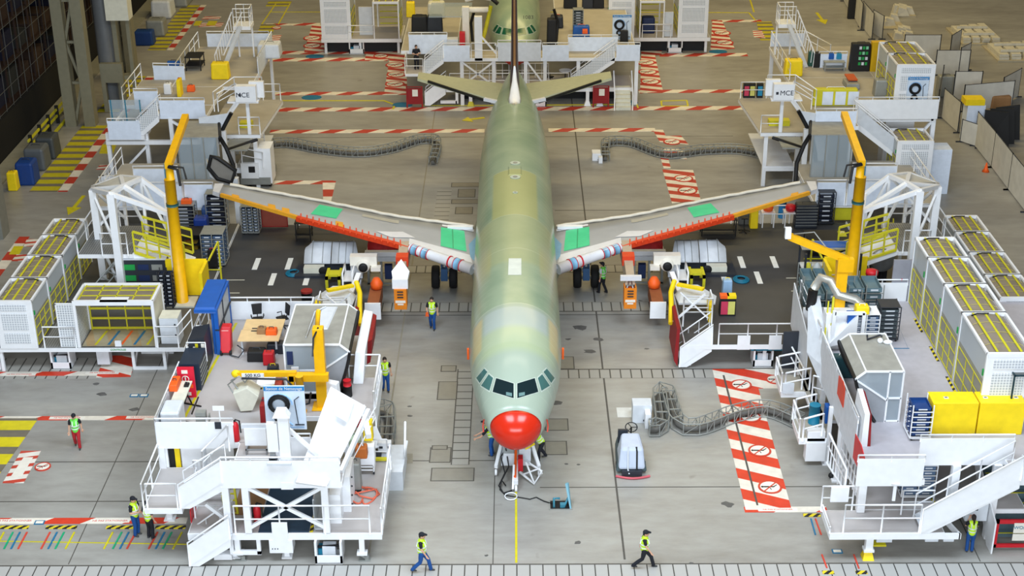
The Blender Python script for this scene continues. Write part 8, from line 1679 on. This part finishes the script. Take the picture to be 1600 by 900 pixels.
def person(label, px, py, z=0, face=0, step=0.0, arms=None, vest=vestm, trouser=denim, shirt=ink, hair='cap', lean=0.0, h=1.76, look=0):
    """face = heading in degrees, 0 looks towards the camera; step = half stride"""
    x, y, _ = G(px, py, z); t = T('person', label, 'person', (x, y, z)); S = h/1.76
    M = Matrix.Rotation(R_(face), 4, 'Z') @ Matrix.Scale(S, 4)     # figure looks along -Y in its own frame
    hipz = .92-abs(step)*.16; L = lean; pel = V(0,0,hipz)
    def up(zz, fx=0, fy=0): return V(fx, -math.sin(L)*(zz)+fy, hipz+math.cos(L)*zz)
    chest = up(.36); neck = up(.56); head = up(.72, 0, -.03-.05*math.sin(L)); legs = []
    for s_, sd in ((1,1),(-1,-1)):
        hp = pel+V(.095*s_,0,-.02); fy = -step*sd; kn = V(.1*s_, fy*.45-.05-abs(step)*.12, .49-abs(step)*.05); an = V(.105*s_, fy+(.05 if sd*step < 0 else 0), .1+(.09*min(1,abs(step)*2.5) if sd*step < 0 else 0)); legs.append((hp, kn, an))
    arms = arms or {}
    A = []
    for s_ in (1,-1):
        sh = up(.5, .195*s_); key = 'L' if s_ > 0 else 'R'
        el, wr = arms.get(key, (V(.25*s_, .04+step*.25*s_, 1.15), V(.27*s_, -.04+step*.55*s_, .9)))
        el = V(*el); wr = V(*wr); A.append((sh, el, wr, s_))
    body = [('t', [pel, up(.18), chest, up(.47)], [.135,.12,.15,.12]), ('t', [up(.48,-.15), up(.48,.15)], [.075,.075]), ('t', [up(.48), neck, up(.64)], [.06,.055,.055]),
            ('b', head, .112, (.8,.95,1.12)), ('b', head+V(0,-.03,-.075), .07, (.85,.9,.8)), ('t', [head+V(0,-.1,.01), head+V(0,-.125,-.022)], [.012,.018]), ('b', head+V(.09,.01,-.01), .026, (.5,.9,1.2)), ('b', head+V(-.09,.01,-.01), .026, (.5,.9,1.2))]
    for sh, el, wr, s_ in A: body += [('t', [sh, (sh+el)/2, el], [.056,.05,.041]), ('t', [el, (el+wr)/2.0, wr], [.041,.037,.026])] + hand(wr, wr-el, s_)
    for hp, kn, an in legs: body += [('t', [hp, (hp+kn)/2, kn, (kn+an)/2, an], [.088,.078,.056,.055,.038])]
    solid('body', body, skinm, t, M, .0085)
    b = MB().use(ink); 
    for s_ in (1,-1): b.ball(head+V(.034*s_,-.098,.015), .012, 8, (1,.5,.7))
    b.use(dred); b.box(-.024,.024,head.y-.105,head.y-.092,head.z-.063,head.z-.055); o = b.build('eyes_and_mouth', t); o.data.transform(Matrix.Translation(Vector(t['_o']))); o.data.transform(M)
    solid('shirt', [('t', [up(.0), up(.18), chest, up(.47)], [.145,.135,.163,.13]), ('t', [up(.485,-.16), up(.485,.16)], [.085,.085])]+[('t', [sh, sh.lerp(el,.62)], [.072,.066]) for sh, el, wr, s_ in A], shirt, t, M, .02)
    vs = [('t', [up(.02), up(.18), chest, up(.47)], [.16,.152,.18,.142]), ('t', [up(.49,-.13), up(.49,.13)], [.09,.09])]
    if vest: 
        solid('hi_vis_vest', vs, vest, t, M, .02); bt = MB().use(refl)
        for zz, r in ((.12,.168),(.27,.18)): bt.tube([up(zz-.022), up(zz+.022)], r, 18, radii=[r+.004, r+.004])
        for s_ in (1,-1): bt.tube([up(.3,.085*s_,-.165), up(.46,.085*s_,-.135), up(.565,.085*s_,0), up(.46,.085*s_,.135), up(.3,.085*s_,.165)], .022, 6)
        o = bt.build('reflective_band', t); o.data.transform(Matrix.Translation(Vector(t['_o']))); o.data.transform(M)
    solid('trousers', [('t', [up(.03), pel, pel+V(0,0,-.06)], [.142,.15,.13])]+[('t', [hp, (hp+kn)/2, kn, (kn+an)/2, an+V(0,0,-.02)], [.105,.094,.076,.074,.07]) for hp, kn, an in legs], trouser, t, M, .02)
    for hp, kn, an in legs: solid('shoe', [('t', [an+V(0,.04,-.055), an+V(0,-.05,-.06), an+V(0,-.13,-.068)], [.045,.045,.034])], shoem, t, M, .015)
    hr = [('b', head+V(0,.015,.03), .116, (.86,.98,1.05)), ('b', head+V(0,.05,-.02), .1, (.9,.8,1.0))]
    if hair == 'cap': hr = [('b', head+V(0,.01,.045), .118, (.87,1.0,.9)), ('t', [head+V(0,-.1,.06), head+V(0,-.165,.045)], [.05,.04]), ('b', head+V(0,.06,-.02), .09, (.9,.7,.9))]
    o = solid('cap' if hair == 'cap' else 'hair', hr, ink if hair == 'cap' else hairm, t, M, .014)
    if hair == 'tail': solid('ponytail', [('t', [head+V(0,.11,.0), head+V(0,.17,-.12), head+V(0,.15,-.32)], [.035,.04,.018])], hairm, t, M, .012)
    return t
UPR = {'L': (V(.24,-.12,1.2), V(.1,-.3,1.42)), 'R': (V(-.24,-.12,1.2), V(-.1,-.3,1.42))}
FOLD = {'L': (V(.27,-.05,1.16), V(.05,-.24,1.18)), 'R': (V(-.27,-.05,1.16), V(-.05,-.25,1.14))}
REACH = {'L': (V(.22,-.45,1.0), V(.15,-.68,.86)), 'R': (V(-.22,-.45,1.0), V(-.12,-.68,.9))}
person('person in lime vest and red trousers walking on the open floor at the left', 122, 699, face=10, step=.16, vest=vestg, trouser=redt, h=1.72)
person('person in black cap and lime vest standing with folded arms beside the front left landing', 214, 836, face=70, arms=FOLD, h=1.8)
person('person in lime vest and dark trousers whose head is hidden under the left landing', 236, 841, face=150, trouser=ink, h=1.74)
person('person in black cap and lime vest striding right across the front tiles, left of centre', 660, 893, face=84, step=.3, h=1.82)
person('person in dark cap and black trousers striding right across the front tiles, right of centre', 1006, 887, face=84, step=.36, trouser=ink, h=1.76)
p1 = person('person in lime vest and blue trousers standing on the floor left of the fuselage', 676, 514, face=-8, step=.1, hair='hair', h=1.8, arms={'R': (V(-.27,-.03,1.14), V(-.2,-.2,1.0))})
p2 = person('person in open lime vest over black shirt standing beside the front left dock', 603, 611, face=12, step=.08, hair='hair', h=1.8)
person('person in lime vest and blue trousers working at the left of the red nose cone', 769, 711, face=-100, lean=.35, arms=REACH, h=1.74)
person('person in lime vest and black trousers bending at the right of the red nose cone', 846, 718, face=-70, lean=.6, step=.18, trouser=ink, arms={'L': (V(.2,-.5,1.0), V(.12,-.66,.78)), 'R': (V(-.2,-.5,1.0), V(-.1,-.66,.78))}, h=1.76)
person('person in green vest and black trousers standing beside the right main wheels', 941, 458, face=-130, step=.14, vest=vestg, shirt=lgrey, trouser=ink, h=1.82)
person('person with ponytail in lime vest holding something up beside the white control box', 1514, 862, face=176, arms=UPR, hair='tail', h=1.68)
person('person in dark clothes standing with folded arms on the rear left landing', 651, 108, z=Z2, face=20, vest=None, trouser=ink, shirt=ink, arms=FOLD, hair='hair', h=1.8)
for p, lb in ((p1,'orange handheld tool carried by the person left of the fuselage'),(p2,'orange bag held by the person beside the front left dock')):
    x, y, z = p.location; s_ = -1; b = MB().use(orange); 
    if p is p1: b.hexa([(x-.33,y-.3,z+.85),(x-.15,y-.3,z+.85),(x-.15,y-.22,z+.85),(x-.33,y-.22,z+.85)],[(x-.3,y-.3,z+1.06),(x-.18,y-.3,z+1.06),(x-.18,y-.22,z+1.06),(x-.3,y-.22,z+1.06)])
    else: b.hexa([(x-.36,y-.14,z+.68),(x-.18,y-.14,z+.68),(x-.18,y-.04,z+.68),(x-.36,y-.04,z+.68)],[(x-.33,y-.12,z+.95),(x-.22,y-.12,z+.95),(x-.22,y-.05,z+.95),(x-.33,y-.05,z+.95)])
    b.build('hand_tool' if p is p1 else 'carry_bag', None, label=lb, cat='tool' if p is p1 else 'bag')
# finer pieces go under the part they belong to
def cen(o): return sum((Vector(c) for c in o.bound_box), Vector())/8 + o.location
SUBS = {'reflective_band':'hi_vis_vest','wheel_hub':'tyre','windscreen_pane':'window_surround','cockpit_side_window':'window_surround','seat_glimpse':'windscreen_pane','ponytail':'hair','slat_rib':'orange_spar_face','capacity_lettering':'capacity_plate','title_lettering':'title_strip',
        'film_seam':'protective_film','panel_seam':'cowl_panel','red_edge_tape':'nose_section','blue_edge_film':'nose_section','drive_motor':'drive_tray','yellow_nosing':'tread','wand':'backboard','printed_outline':'backboard','castor':'frame','notice_lettering':'gate_notice','roof_wire':'roof_sheet','roof_bar':'roof_sheet','side_grid':'side_sheet','front_window':'front_panel','drawer_bar':'body','drawer_front':'body','orange_pylon_band':'engine_pylon','pylon_cover':'engine_pylon','amber_edge_plate':'wing','edge_panel':'wing','root_film':'wing'}
for t in [o for o in bpy.data.objects if o.type == 'EMPTY' and o.parent is None]:
    ch = ALLCH(t); by = {}
    for c in ch: by.setdefault(c.name.split('.')[0], []).append(c)
    for a, p in SUBS.items():
        if a == 'seat_glimpse': continue
        for c in by.get(a, []):
            if by.get(p): c.parent = min(by[p], key=lambda q: (cen(q)-cen(c)).length)
for o in bpy.data.objects:
    if '_o' in o: del o['_o']
